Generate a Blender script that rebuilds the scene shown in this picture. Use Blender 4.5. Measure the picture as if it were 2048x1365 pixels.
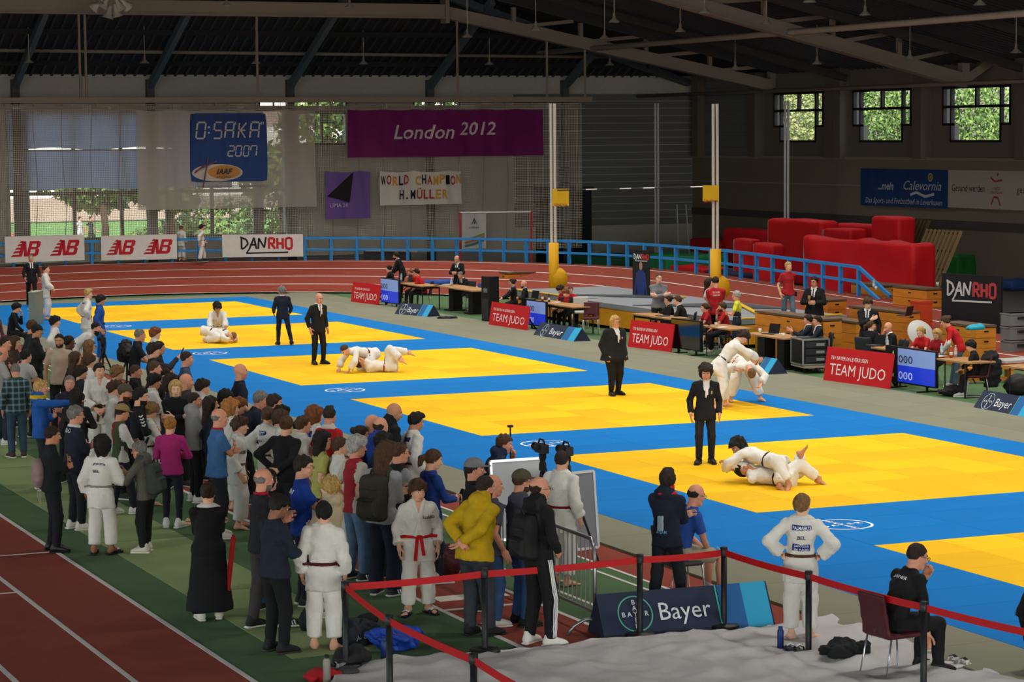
import bpy, math, numpy as np
from math import sin, cos, pi, radians as rad
from mathutils import Matrix, Vector
F4 = np.float32
A = np.array
for o in list(bpy.data.objects): bpy.data.objects.remove(o)
SC = bpy.context.scene
COL = SC.collection
# ------------------------------------------------------------------ camera
W, H = 2048, 1365
CF, CYAW, CPIT, CROL = 4880.995, 1.1562982, 0.0845080, -0.0080419
CC = A([-17.31063, -78.262657, 5.486135])
_fw = A([cos(CYAW)*cos(CPIT), sin(CYAW)*cos(CPIT), -sin(CPIT)])
_r0 = A([sin(CYAW), -cos(CYAW), 0.]); _u0 = np.cross(_r0, _fw)
_r = cos(CROL)*_r0 + sin(CROL)*_u0; _u = -sin(CROL)*_r0 + cos(CROL)*_u0
cd = bpy.data.cameras.new('camera'); cam = bpy.data.objects.new('camera', cd); COL.objects.link(cam)
cd.sensor_width = 36; cd.lens = CF/W*36; cd.clip_start = .5; cd.clip_end = 600
M = Matrix.Identity(4)
for i in range(3):
    M[i][0], M[i][1], M[i][2], M[i][3] = _r[i], _u[i], -_fw[i], CC[i]
cam.matrix_world = M
SC.camera = cam
def ray(u, v): return _fw + _r*(u-W/2)/CF + _u*(H/2-v)/CF
def G(u, v, z=0.):
    d = ray(u, v); return CC + d*((z-CC[2])/d[2])
def atX(u, v, x):
    d = ray(u, v); return CC + d*((x-CC[0])/d[0])
def atY(u, v, y):
    d = ray(u, v); return CC + d*((y-CC[1])/d[1])
def pxm(P): return CF/max(1., float((A(P)-CC) @ _fw))
def height_at(P, vtop, u):
    d = ray(u, vtop); t = np.hypot(*(P-CC)[:2])/np.hypot(*d[:2]); return CC[2]+d[2]*t
# ------------------------------------------------------------------ world, sun, exposure
wd = bpy.data.worlds.new('World'); SC.world = wd; wd.use_nodes = True
nt = wd.node_tree; bg = nt.nodes['Background']
sky = nt.nodes.new('ShaderNodeTexSky'); sky.sky_type = 'NISHITA'; sky.sun_disc = False
sky.sun_elevation = rad(38); sky.sun_rotation = rad(200); sky.air_density = 1.3; sky.dust_density = 2.5
nt.links.new(sky.outputs[0], bg.inputs[0]); bg.inputs[1].default_value = .45
sl = bpy.data.lights.new('sun', 'SUN'); sl.energy = 5.0; sl.angle = rad(2); sl.color = (1, .95, .86)
so = bpy.data.objects.new('sun', sl); COL.objects.link(so); so.rotation_euler = (rad(40), rad(-22), 0)
SC.view_settings.view_transform = 'Standard'
try: SC.view_settings.look = 'None'
except Exception: pass
SC.view_settings.exposure = 0.0; SC.view_settings.gamma = 1.0; SC.view_settings.use_curve_mapping = False
LAMP_POWER = 134.0; ZT = -.04
# fill lights added behind and left of the viewer, set at invented window bands
def fill_light(name, loc, rot, sx, sy, e):
    l_ = bpy.data.lights.new(name, 'AREA'); l_.shape = 'RECTANGLE'; l_.size = sx; l_.size_y = sy; l_.energy = e; l_.color = (.9, .95, 1.)
    o_ = bpy.data.objects.new(name, l_); COL.objects.link(o_); o_.location = loc; o_.rotation_euler = rot
fill_light('window_daylight', (0, -94.9, 5.6), (rad(90), 0, 0), 56, 6.8, 6000)
fill_light('window_daylight', (-31.9, -55, 5.3), (rad(90), 0, rad(-90)), 70, 6.3, 3000)
# ------------------------------------------------------------------ materials
def lin(c):
    if isinstance(c, str):
        c = c.lstrip('#'); c = ''.join(q*2 for q in c) if len(c) == 3 else c; c = [int(c[i:i+2], 16)/255 for i in (0, 2, 4)]
        return tuple(x/12.92 if x <= .04045 else ((x+.055)/1.055)**2.4 for x in c)
    return tuple(c)
MATS = {}
def mat(color, rough=.75, metal=0., bump=0., bscale=60., var=0., vscale=6., emit=0., alpha=1., rnd=0., coat=0., spec=.3, name=None, stretch=None):
    key = (color, rough, metal, bump, bscale, var, vscale, emit, alpha, rnd, coat, spec, stretch)
    if key in MATS: return MATS[key]
    m = bpy.data.materials.new(name or 'material'); m.use_nodes = True
    n, l = m.node_tree.nodes, m.node_tree.links; b = n['Principled BSDF']
    c = lin(color)
    b.inputs['Base Color'].default_value = (*c, 1); b.inputs['Roughness'].default_value = rough
    b.inputs['Metallic'].default_value = metal; b.inputs['Specular IOR Level'].default_value = spec
    b.inputs['Coat Weight'].default_value = coat
    m.diffuse_color = (*c, 1)
    if emit:
        b.inputs['Emission Color'].default_value = (*c, 1); b.inputs['Emission Strength'].default_value = emit
    if alpha < 1: b.inputs['Alpha'].default_value = alpha
    src = None
    if bump or var:
        tc = n.new('ShaderNodeTexCoord'); co = tc.outputs['Object']
        if stretch:
            mp = n.new('ShaderNodeMapping'); mp.inputs['Scale'].default_value = stretch; l.new(co, mp.inputs[0]); co = mp.outputs[0]
    if bump:
        t = n.new('ShaderNodeTexNoise'); t.inputs['Scale'].default_value = bscale; t.inputs['Detail'].default_value = 3
        l.new(co, t.inputs['Vector']); bp = n.new('ShaderNodeBump'); bp.inputs['Strength'].default_value = bump; bp.inputs['Distance'].default_value = .02
        l.new(t.outputs['Fac'], bp.inputs['Height']); l.new(bp.outputs[0], b.inputs['Normal'])
    if var or rnd:
        hs = n.new('ShaderNodeHueSaturation'); hs.inputs['Color'].default_value = (*c, 1)
        val = None
        if var:
            t2 = n.new('ShaderNodeTexNoise'); t2.inputs['Scale'].default_value = vscale; t2.inputs['Detail'].default_value = 4
            l.new(co, t2.inputs['Vector'])
            mr = n.new('ShaderNodeMapRange'); mr.inputs[1].default_value = .25; mr.inputs[2].default_value = .75
            mr.inputs[3].default_value = 1-var; mr.inputs[4].default_value = 1+var; l.new(t2.outputs['Fac'], mr.inputs[0]); val = mr.outputs[0]
        if rnd:
            oi = n.new('ShaderNodeObjectInfo'); m2 = n.new('ShaderNodeMapRange')
            m2.inputs[3].default_value = 1-rnd; m2.inputs[4].default_value = 1+rnd*.4; l.new(oi.outputs['Random'], m2.inputs[0])
            if val:
                mm = n.new('ShaderNodeMath'); mm.operation = 'MULTIPLY'; l.new(val, mm.inputs[0]); l.new(m2.outputs[0], mm.inputs[1]); val = mm.outputs[0]
            else: val = m2.outputs[0]
        l.new(val, hs.inputs['Value']); l.new(hs.outputs[0], b.inputs['Base Color'])
    MATS[key] = m
    return m
def node_mat(name, fn):
    m = bpy.data.materials.new(name); m.use_nodes = True; fn(m.node_tree.nodes, m.node_tree.links, m.node_tree.nodes['Principled BSDF']); return m
# ------------------------------------------------------------------ mesh helpers
def rotz(a): return A([[cos(a), -sin(a), 0], [sin(a), cos(a), 0], [0, 0, 1.]])
def rotx(a): return A([[1, 0, 0], [0, cos(a), -sin(a)], [0, sin(a), cos(a)]])
def roty(a): return A([[cos(a), 0, sin(a)], [0, 1, 0], [-sin(a), 0, cos(a)]])
def nrm(v):
    v = A(v, float); n = np.linalg.norm(v); return v/n if n > 1e-9 else v
class MB:
    def __init__(s): s.V = []; s.F = []; s.m = []; s.n = 0
    def add(s, V, F, m=0):
        V = np.asarray(V, float).reshape(-1, 3)
        for f in (F if isinstance(F, list) else [F]):
            f = np.asarray(f, np.int64)
            if len(f): s.F.append(f+s.n); s.m.append(np.full(len(f), m) if np.isscalar(m) else np.asarray(m))
        s.V.append(V); s.n += len(V); return s
    def box(s, c, d, R=None, m=0, bev=0.):
        x, y, z = A(d)/2.
        V = A([[i, j, k] for i in (-x, x) for j in (-y, y) for k in (-z, z)])
        F = [[0, 1, 3, 2], [4, 6, 7, 5], [0, 4, 5, 1], [2, 3, 7, 6], [0, 2, 6, 4], [1, 5, 7, 3]]
        if R is not None: V = V @ A(R).T
        return s.add(V+A(c), A(F), m)
    def bx(s, lo, hi, m=0): lo = A(lo, float); hi = A(hi, float); return s.box((lo+hi)/2, hi-lo, None, m)
    def beam(s, a, b, w, h=None, m=0, up=(0, 0, 1)):
        a = A(a, float); b = A(b, float); d = b-a; L = np.linalg.norm(d); e = d/L
        x = np.cross(e, A(up, float))
        if np.linalg.norm(x) < 1e-6: x = np.cross(e, [1., 0, 0])
        x = nrm(x); y = np.cross(x, e)
        return s.box((a+b)/2, (w, L, h or w), np.stack([x, e, y], 1), m)
    def tube(s, P, r, n=8, m=0, caps=True, closed=False, sq=None):
        P = A(P, float); k = len(P); r = np.full(k, r) if np.isscalar(r) else A(r, float)
        if closed: T = np.roll(P, -1, 0)-np.roll(P, 1, 0)
        else: T = np.gradient(P, axis=0) if k > 2 else np.stack([P[1]-P[0]]*2)
        T = T/np.maximum(np.linalg.norm(T, axis=1, keepdims=True), 1e-9)
        ref = A([0, 0, 1.]) if abs(T[0][2]) < .9 else A([1., 0, 0])
        x = nrm(np.cross(ref, T[0])); an = np.arange(n)*2*pi/n + (pi/n)
        V = []
        for i in range(k):
            x = nrm(x-T[i]*(x@T[i])); y = np.cross(T[i], x)
            cx, cy = np.cos(an), np.sin(an)
            if sq: cx, cy = cx*sq[0], cy*sq[1]
            V.append(P[i]+r[i]*(np.outer(cx, x)+np.outer(cy, y)))
        V = np.concatenate(V); j = np.arange(n); F = []
        for i in range(k if closed else k-1):
            a = i*n; b = ((i+1) % k)*n
            F.append(np.stack([a+j, a+(j+1) % n, b+(j+1) % n, b+j], 1))
        F = [np.concatenate(F)]
        if caps and not closed:
            V = np.concatenate([V, P[:1], P[-1:]]); c0 = k*n
            F.append(np.concatenate([np.stack([(j+1) % n, j, np.full(n, c0)], 1), np.stack([(k-1)*n+j, (k-1)*n+(j+1) % n, np.full(n, c0+1)], 1)]))
        return s.add(V, F, m)
    def lathe(s, prof, c=(0, 0, 0), n=12, m=0, R=None):
        prof = A(prof, float); an = np.arange(n)*2*pi/n; V = []
        for r_, z in prof: V.append(np.stack([r_*np.cos(an), r_*np.sin(an), np.full(n, z)], 1))
        V = np.concatenate(V); k = len(prof); j = np.arange(n)
        F = np.concatenate([np.stack([i*n+j, i*n+(j+1) % n, (i+1)*n+(j+1) % n, (i+1)*n+j], 1) for i in range(k-1)])
        if R is not None: V = V @ A(R).T
        return s.add(V+A(c), F, m)
    def poly(s, pts, th, o, ex, ey, m=0):
        # extruded 2D polygon (convex or simple): front/back as ngon stored through triangulation fan
        ex = A(ex, float); ey = A(ey, float); ez = np.cross(ex, ey); n = len(pts)
        P = A(pts, float); V = A(o)+np.outer(P[:, 0], ex)+np.outer(P[:, 1], ey)
        V = np.concatenate([V+ez*th/2, V-ez*th/2]); j = np.arange(n)
        t = tri2(P)
        return s.add(V, [t, t[:, ::-1]+n, np.stack([j, j+n, (j+1) % n+n, (j+1) % n], 1)], m)
    def build(s, name, mats, parent=None, smooth=False, loc=None, rz=None):
        me = bpy.data.meshes.new(name)
        V = np.concatenate(s.V) if s.V else np.zeros((0, 3))
        me.vertices.add(len(V)); me.vertices.foreach_set('co', V.astype(F4).ravel())
        tot = A([f.shape[1] for f in s.F for _ in range(len(f))] if False else np.concatenate([np.full(len(f), f.shape[1]) for f in s.F]), np.int64)
        li = np.concatenate([f.ravel() for f in s.F]); st = np.concatenate([[0], np.cumsum(tot)[:-1]])
        me.loops.add(len(li)); me.loops.foreach_set('vertex_index', li.astype(np.int32))
        me.polygons.add(len(tot)); me.polygons.foreach_set('loop_start', st.astype(np.int32))
        if not isinstance(mats, (list, tuple)): mats = [mats]
        for x in mats: me.materials.append(x)
        mi = np.concatenate(s.m).astype(np.int32)
        if mi.any(): me.polygons.foreach_set('material_index', mi)
        me.polygons.foreach_set('use_smooth', np.full(len(tot), bool(smooth)))
        me.update(calc_edges=True)
        o = bpy.data.objects.new(name, me); COL.objects.link(o)
        if parent is not None: o.parent = parent
        if loc is not None: o.location = loc
        if rz is not None: o.rotation_euler = (0, 0, rz)
        return o
def tri2(P):
    # ear clipping of a simple polygon
    P = [tuple(p) for p in P]; idx = list(range(len(P))); out = []
    ar = sum(P[i][0]*P[(i+1) % len(P)][1]-P[(i+1) % len(P)][0]*P[i][1] for i in range(len(P)))
    if ar < 0: idx.reverse()
    def cr(a, b, c): return (b[0]-a[0])*(c[1]-a[1])-(b[1]-a[1])*(c[0]-a[0])
    g = 0
    while len(idx) > 3 and g < 2000:
        g += 1; ok = False
        for k in range(len(idx)):
            i, j, l = idx[k-1], idx[k], idx[(k+1) % len(idx)]; a, b, c = P[i], P[j], P[l]
            if cr(a, b, c) <= 1e-12: continue
            if any(cr(a, b, P[q]) > 0 and cr(b, c, P[q]) > 0 and cr(c, a, P[q]) > 0 for q in idx if q not in (i, j, l)): continue
            out.append((i, j, l)); idx.pop(k); ok = True; break
        if not ok: break
    if len(idx) == 3: out.append(tuple(idx))
    t = A(out); return t if ar > 0 else t[:, ::-1]
def tag(o, label=None, cat=None, group=None, kind=None):
    if label: o['label'] = label
    if cat: o['category'] = cat
    if group: o['group'] = group
    if kind: o['kind'] = kind
    return o
def empty(name, loc, rz=0., label=None, cat=None, group=None):
    o = bpy.data.objects.new(name, None); COL.objects.link(o); o.location = tuple(loc); o.rotation_euler = (0, 0, rz); o.empty_display_size = .1
    return tag(o, label, cat, group)
def ccopy(o, loc, rz=None, parent=None):
    c = o.copy(); COL.objects.link(c); c.location = tuple(loc)
    if rz is not None: c.rotation_euler = (0, 0, rz)
    if parent is not None: c.parent = parent
    return c
def struct(o): o['kind'] = 'structure'; return o
TXT = {}
def text2d(s, bold=0., shear=0., wide=1.):
    """triangulated lettering, cap height 1, left aligned at 0,0 -> (V2, tris, width)"""
    k = (s, bold, shear)
    if k not in TXT:
        cu = bpy.data.curves.new('lettering', 'FONT'); cu.body = s; cu.size = 1.; cu.offset = bold; cu.shear = shear; cu.resolution_u = 2
        ob = bpy.data.objects.new('lettering', cu); COL.objects.link(ob)
        dg = bpy.context.evaluated_depsgraph_get(); me = ob.evaluated_get(dg).to_mesh(); me.calc_loop_triangles()
        V = A([v.co[:2] for v in me.vertices]).reshape(-1, 2); T = A([t.vertices for t in me.loop_triangles]).reshape(-1, 3)
        ob.evaluated_get(dg).to_mesh_clear(); bpy.data.objects.remove(ob); bpy.data.curves.remove(cu)
        V = V/.72; x0 = V[:, 0].min() if len(V) else 0.; V[:, 0] -= x0
        TXT[k] = (V, T)
    V, T = TXT[k]; V = V.copy(); V[:, 0] *= wide
    return V, T, (V[:, 0].max() if len(V) else 0.)
def put_text(mb, s, o, ex, ey, h, m=0, bold=0., shear=0., wide=1., align='C', width=None, warp=None):
    V, T, w = text2d(s, bold, shear, wide)
    if width: V[:, 0] *= width/(w*h); w = width/h
    V = V*h
    if align == 'C': V[:, 0] -= w*h/2
    if align == 'R': V[:, 0] -= w*h
    P = A(o)+np.outer(V[:, 0], ex)+np.outer(V[:, 1], ey)
    if warp is not None: P = warp(P)
    mb.add(P, T, m)
# lettering is triangulated once, while the scene is still small
for _b, _l in [((0.02, 0.0), ['B', 'A', 'Y', 'E', 'R', 'W', 'O', 'L', 'D', 'C', 'H', 'M', 'P', 'I', 'N', '.', 'Ü', 'GINOVA']), ((0.015, 0.0), ['EDEN', 'kaskito', 'ATEAM', 'LEVERKUSEN', 'PALMAERTS', 'BEL', 'JUDOCLUB', 'SIR PUURS', 'TRAINER', 'M. MOUSSAID', 'JUDO', 'III', 'adidas', 'KEET', 'NED', 'ST', '11', 'XX', 'TSV BAYER']), ((0.02, 0.3), ['IAAF', '...mein']), ((0.0, 0.2), ['ATHLETICS', 'JBU']), ((0.0, 0.0), ['11TH IAAF WORLD CHAMPIONSHIPS IN ATHLETICS', 'LIMA 24', 'VARNIA', 'Gesund werden', 'gesund bleiben', '000', '2:41', 'Bayer']), ((0.012, 0.25), ['London']), ((0.012, 0.2), ['2012']), ((0.0, 0.35), ['Calevornia']), ((0.0, 0.25), ['Das Sport- und Freizeitbad in Leverkusen']), ((0.0, 0.3), ['reha', 'medicum']), ((0.01, 0.0), ['TSV BAYER 04 LEVERKUSEN', '4', '1']), ((0.0, 0.0), ['TEAM JUDO'])]:
    for _s in _l: text2d(_s, *_b)
# ------------------------------------------------------------------ structure
rng = np.random.default_rng(7)
ZT = -.04
def slab(name, x0, x1, y0, y1, z0, z1, m):
    return MB().bx((x0, y0, z0), (x1, y1, z1)).build(name, m)
M_TURF = mat('#4d6a45', .95, bump=.5, bscale=220, var=.12, vscale=1.1)
M_TURFL = mat('#879663', .95, bump=.4, bscale=220, var=.08, vscale=1.5)
M_TRACK = mat('#8a3b2c', .9, bump=.5, bscale=260, var=.08, vscale=2.)
M_LINE = mat('#c9c4bc', .8, var=.08, vscale=9)
struct(slab('floor', -32, 17.5, -95, 6, -.3, ZT, M_TURF))
# near straight of the running track with painted lane lines
trk = struct(slab('floor_track_straight', -22, -9.87, -95, -12, -.2, ZT+.004, M_TRACK))
for i in range(8):
    x = -9.9-1.1*i; w = .06
    MB().bx((x-w/2, -95, ZT), (x+w/2, -12, ZT+.008)).build('lane_line', M_LINE, trk)
for y, x0, x1 in ((-46.2, -10.95, -9.93), (-48.9, -11.6, -11.03)):
    MB().bx((x0, y-.025, ZT), (x1, y+.025, ZT+.008)).build('mark_line', M_LINE, trk)
ls = struct(slab('floor_turf_strip', -9.2, -8.0, -54.0, -5, ZT-.02, ZT+.006, M_TURFL))
for i in range(12):
    y = -54+i*4.1
    MB().bx((-9.2, y-.01, ZT), (-8.0, y+.01, ZT+.0075)).build('seam', M_TURF, ls)
rw = struct(slab('floor_jump_runway', -6.78, -5.6, -62, -8, ZT-.02, ZT+.004, M_TRACK))
for x in (-6.78, -5.6): MB().bx((x-.03, -62, ZT), (x+.03, -8, ZT+.008)).build('edge_line', M_LINE, rw)
MB().bx((-6.6, -51.75, ZT), (-5.7, -51.45, ZT+.01)).build('takeoff_board', mat('#d8cfc2', .7), rw)
MB().bx((-6.75, -52.3, ZT), (-5.63, -52.22, ZT+.008)).build('mark_line', M_LINE, rw)
r2 = struct(slab('floor_red_strip', -3.8, -2.2, -62, -8, ZT-.02, ZT+.004, M_TRACK))
for x in (-3.8, -4.05, -5.05): MB().bx((x-.025, -62, ZT), (x+.025, -8, ZT+.008)).build('edge_line', M_LINE, r2)
# banked bend at the far end
BC = A([4.6, -6.5]); BR = 11.4
def bank_h(s):  # height factor along the path, s<=0 on the arc, s>0 metres down the right straight
    return 1. if s < 2 else max(0., 1.-max(0, s-2)*.022)
def bank_path():
    out = []
    for t in np.linspace(170, 0, 70): out.append((cos(rad(t)), sin(rad(t)), 0., 0., 0.))
    for y in np.linspace(.8, 45, 40): out.append((1., 0., 0., -y, y))
    return out
BP = bank_path()
def bank_pt(q, r, dz=0.):
    cx_, sy_, ox, oy, s = q
    i = max(0., min(4., r-BR)); return A([BC[0]+cx_*r+ox, BC[1]+sy_*r+oy, i*.22*bank_h(s)+dz])
def ribbon(r0, r1, dz, m, name, parent=None, q=BP, thick=None):
    mb = MB(); n = len(q)
    rs = np.linspace(r0, r1, 5) if r1-r0 > 1 else [r0, r1]
    V = A([bank_pt(p, r, dz) for p in q for r in rs]); k = len(rs)
    F = [[i*k+j, i*k+j+1, (i+1)*k+j+1, (i+1)*k+j] for i in range(n-1) for j in range(k-1)]
    mb.add(V, A(F)); return mb.build(name, m, parent, smooth=True)
bend = struct(ribbon(BR, BR+4.0, ZT+.05, M_TRACK, 'floor_banked_bend'))
ribbon(BR+4.0, BR+4.9, ZT+.05, M_TRACK, 'bank_top', bend)
mbk = MB(); V = []
for p in BP:
    a = bank_pt(p, BR+4.9, ZT+.05); V += [a, A([a[0], a[1], -.2])]
F = [[2*i, 2*i+1, 2*i+3, 2*i+2] for i in range(len(BP)-1)]
mbk.add(A(V), A(F)); mbk.build('bank_skirt', mat('#55524e', .9), bend)
for i in range(5): ribbon(BR+i-.03, BR+i+.03, ZT+.056, M_LINE, 'lane_line', bend)
# apron between the bend and the back of the hall
struct(slab('floor_hall_edge', -25, 34, -45, 18, -.25, ZT-.001, mat('#4c4a47', .9, var=.1)))
# ---- far wall with the window band
M_WALLF = mat('#b6b6b0', .85, bump=.2, bscale=8, var=.05)
M_SIDE = mat('#6f7478', .6, var=.05)
M_FRAME = mat('#51463f', .6)
def wall_with_holes(name, axis, pos, th, a0, a1, z0, z1, holes, m):
    """axis 'Y': wall plane at Y=pos running along X. holes: (a0,a1,z0,z1)"""
    xs = sorted({a0, a1, *[h[0] for h in holes], *[h[1] for h in holes]}); zs = sorted({z0, z1, *[h[2] for h in holes], *[h[3] for h in holes]})
    mb = MB()
    for i in range(len(xs)-1):
        for j in range(len(zs)-1):
            cx_, cz_ = (xs[i]+xs[i+1])/2, (zs[j]+zs[j+1])/2
            if any(h[0] < cx_ < h[1] and h[2] < cz_ < h[3] for h in holes): continue
            if axis == 'Y': mb.bx((xs[i], pos, zs[j]), (xs[i+1], pos+th, zs[j+1]))
            else: mb.bx((pos, xs[i], zs[j]), (pos+th, xs[i+1], zs[j+1]))
    return struct(mb.build(name, m))
WX0, WX1, WZ0, WZ1 = 3.45, 14.85, 1.4, 6.5
holes = [(WX0, WX1, WZ0, WZ1), (15.5, 17.55, 5.1, 6.5), (13.8, 17.6, 6.72, 7.02), (20.6, 22.7, 6.72, 7.02)]
fw_ = wall_with_holes('wall_far', 'Y', 18., .3, -25, 34.3, -.3, 8.0, holes, M_WALLF)
M_GLASS = node_mat('window_glass', lambda n, l, b: None)
def _gl(n, l, b):
    out = n['Material Output']; t = n.new('ShaderNodeBsdfTransparent'); t.inputs[0].default_value = (.97, .98, .97, 1)
    gl = n.new('ShaderNodeBsdfGlossy'); gl.inputs['Roughness'].default_value = .02; mx = n.new('ShaderNodeMixShader'); mx.inputs[0].default_value = .05
    l.new(t.outputs[0], mx.inputs[1]); l.new(gl.outputs[0], mx.inputs[2]); l.new(mx.outputs[0], out.inputs[0])
_gl(M_GLASS.node_tree.nodes, M_GLASS.node_tree.links, None)
w1 = struct(empty('window_1', (9, 18.1, WZ0)))
def wbox(par, name, lo, hi, m):
    o = MB().bx(A(lo)-A(par.location), A(hi)-A(par.location)).build(name, m); o.parent = par; return o
for u, w in ((50, .38), (149, .12), (244, .12), (305, .42), (335, .12), (424, .12), (517, .42)):
    x = atY(u, 420, 18.)[0]; wbox(w1, 'mullion', (x-w/2, 17.95, WZ0), (x+w/2, 18.12, WZ1), M_FRAME if w < .2 else mat('#6a6f74', .6))
for z in (WZ0+.05, 3.28): wbox(w1, 'transom', (WX0, 17.97, z-.06), (WX1, 18.12, z+.06), M_FRAME)
xs = [WX0]+[atY(u, 420, 18.)[0] for u in (50, 149, 244, 305, 335, 424, 517)]+[WX1]
for a, b in zip(xs[:-1], xs[1:]): wbox(w1, 'pane', (a, 18.13, WZ0), (b, 18.145, WZ1), M_GLASS)
def _bl(n, l, b):
    b.inputs['Base Color'].default_value = (*lin('#8f9fba'), 1); b.inputs['Roughness'].default_value = .9
    out = n['Material Output']; t = n.new('ShaderNodeBsdfTranslucent'); t.inputs[0].default_value = (*lin('#94a6c8'), 1)
    mx = n.new('ShaderNodeMixShader'); mx.inputs[0].default_value = .5; l.new(b.outputs[0], mx.inputs[1]); l.new(t.outputs[0], mx.inputs[2]); l.new(mx.outputs[0], out.inputs[0])
M_BLIND = node_mat('blind_cloth', _bl)
bl = empty('roller_blind', (9, 17.8, 3.45), 0, 'long blue grey roller blind pulled halfway down behind the net', 'blind')
for i, (x0, x1, z0, z1) in enumerate(((WX0-.1, 12.5, 3.46, 5.0), (WX0-.1, 13.9, 5.06, 6.55))):
    mb = MB(); nx = 40; xx = np.linspace(x0, x1, nx)-9; wav = .03*np.sin(xx*2.3+i)+.02*np.sin(xx*5.1)
    zz = np.linspace(z0, z1, 6)-3.45
    sag = .05*np.sin(xx*1.7+i*2)
    V = A([[xx[a], wav[a]*(1-j/6), zz[j]+(sag[a] if j == 0 else 0)] for j in range(6) for a in range(nx)])
    F = [[j*nx+a, j*nx+a+1, (j+1)*nx+a+1, (j+1)*nx+a] for j in range(5) for a in range(nx-1)]
    mb.add(V, A(F)).build('blind_cloth', M_BLIND, bl, smooth=True)
MB().bx((WX0-9-.1, -.03, 1.53), (5, .03, 1.58)).build('seam_bar', mat('#6a655c', .7), bl)
w2 = struct(empty('window_2', (16.5, 18.1, 5.1)))
for lo, hi in (((15.5, 18, 5.1), (17.55, 18.1, 5.2)), ((15.5, 18, 6.4), (17.55, 18.1, 6.5)), ((16.45, 18, 5.1), (16.55, 18.1, 6.5))): wbox(w2, 'window_frame', lo, hi, M_FRAME)
wbox(w2, 'pane', (15.5, 18.13, 5.1), (17.55, 18.145, 6.5), M_GLASS)
for k, (a, b) in enumerate(((13.8, 17.6), (20.6, 22.7))):
    wk = struct(empty('window_%d' % (6+k), ((a+b)/2, 18.1, 6.72)))
    for x in np.linspace(a, b, 4): wbox(wk, 'window_frame', (x-.04, 18, 6.72), (x+.04, 18.1, 7.02), M_FRAME)
    wbox(wk, 'pane', (a, 18.13, 6.72), (b, 18.145, 7.02), M_GLASS)
# cladding boards on the far wall, right of the windows
for i in range(22):
    z = .2+i*.32
    if z > 7.8: break
    if 1.2 < z < 8: MB().bx((25.2, 17.93, z), (33.9, 18.02, z+.29)).build('wall_board', M_SIDE, fw_)
# dark recess and door on the far wall beside the net
dr = struct(MB().bx((26.2, 17.8, -.04), (28.8, 17.95, 3.1)).build('door_1', mat('#1c2228', .5)))
MB().bx((26.1, 17.75, 3.1), (28.9, 17.95, 3.2)).build('door_lintel', mat('#2b3137', .5), dr)
# ---- right wall
wins = [(7.0, 11.0), (.6, 4.78), (-5.8, -1.5)]
hol = []
for a, b in wins:
    hol += [(a, b, 5.72, 7.12), (a+.62, b-.55, 5.1, 5.73)]
rwall = wall_with_holes('wall_right', 'X', 34., .35, -95, 18.3, 4.45, 8.0, hol, mat('#706c66', .85, bump=.15, bscale=6))
struct(MB().bx((33.85, -95, -.3), (34.35, 18.3, 4.46)).build('wall_right_lower', mat('#7a7366', .85, var=.06, vscale=.7)))
tr = struct(MB().bx((33.78, -95, 4.4), (34.05, 18, 4.5)).build('trim_1', mat('#8d867a', .7)))
struct(MB().bx((33.8, -95, 3.35), (33.86, 18, 3.4)).build('trim_2', mat('#8d8f90', .5)))
struct(MB().bx((33.8, -95, 1.9), (33.86, 18, 2.2)).build('trim_3', mat('#4a4a4a', .8)))
for i, y in enumerate((17.2, 12.1, 5.9, 5.3, -.45, -6.9, -13.2, -19.5)):
    struct(MB().bx((33.55, y-.28, 4.45), (34.0, y+.28, 8.0)).build('trim_%d' % (10+i), mat('#67625b', .85)))
for y in np.arange(-24, 18, .0+6.3):
    pass
for i in range(11):
    z = 4.55+i*.32
    for y0, y1 in ((12.4, 17),): MB().bx((33.92, y0, z), (34.02, y1, z+.29)).build('wall_board', M_SIDE, rwall)
for k, (a, b) in enumerate(wins):
    w = struct(empty('window_%d' % (3+k), (34.1, (a+b)/2, 5.1)))
    f = .09
    bars = [((a, 5.72), (a+f, 7.12)), ((b-f, 5.72), (b, 7.12)), ((a, 7.03), (b, 7.12)), ((a, 6.32), (b, 6.42)), ((a, 5.68), (a+.66, 5.77)), ((b-.6, 5.68), (b, 5.77)),
            ((a+.58, 5.1), (a+.58+f, 7.12)), ((b-.6, 5.1), (b-.6+f, 7.12)), ((a+.58, 5.06), (b-.51, 5.15)), (((a+b)/2-.05, 6.4), ((a+b)/2+.05, 7.12))]
    for (y0, z0), (y1, z1) in bars: wbox(w, 'window_frame', (33.97, y0, z0), (34.12, y1, z1), mat('#262026', .5))
    wbox(w, 'pane', (34.15, a, 5.1), (34.165, b, 7.12), M_GLASS)
# ---- unseen walls that close the hall; window bands added for the fill lights
wall_with_holes('wall_left', 'X', -32.3, .3, -95.3, 18.3, -.3, 12.5, [(-90, -20, 2.2, 8.5)], M_WALLF)
wall_with_holes('wall_back', 'Y', -95.3, .3, -32, 34.3, -.3, 12.5, [(-28, 28, 2.2, 9.0)], M_WALLF)
wl = struct(empty('window_8', (-32.1, -55, 2.2)))
for y in np.arange(-90, -19, 5): wbox(wl, 'mullion', (-32.2, y-.1, 2.2), (-32.05, y+.1, 8.5), M_FRAME)
wbox(wl, 'pane', (-32.2, -90, 2.2), (-32.18, -20, 8.5), M_GLASS)
wb = struct(empty('window_9', (0, -95.1, 2.2)))
for x in np.arange(-28, 29, 4): wbox(wb, 'mullion', (x-.1, -95.2, 2.2), (x+.1, -95.05, 9.0), M_FRAME)
wbox(wb, 'pane', (-28, -95.2, 2.2), (28, -95.18, 9.0), M_GLASS)
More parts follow.
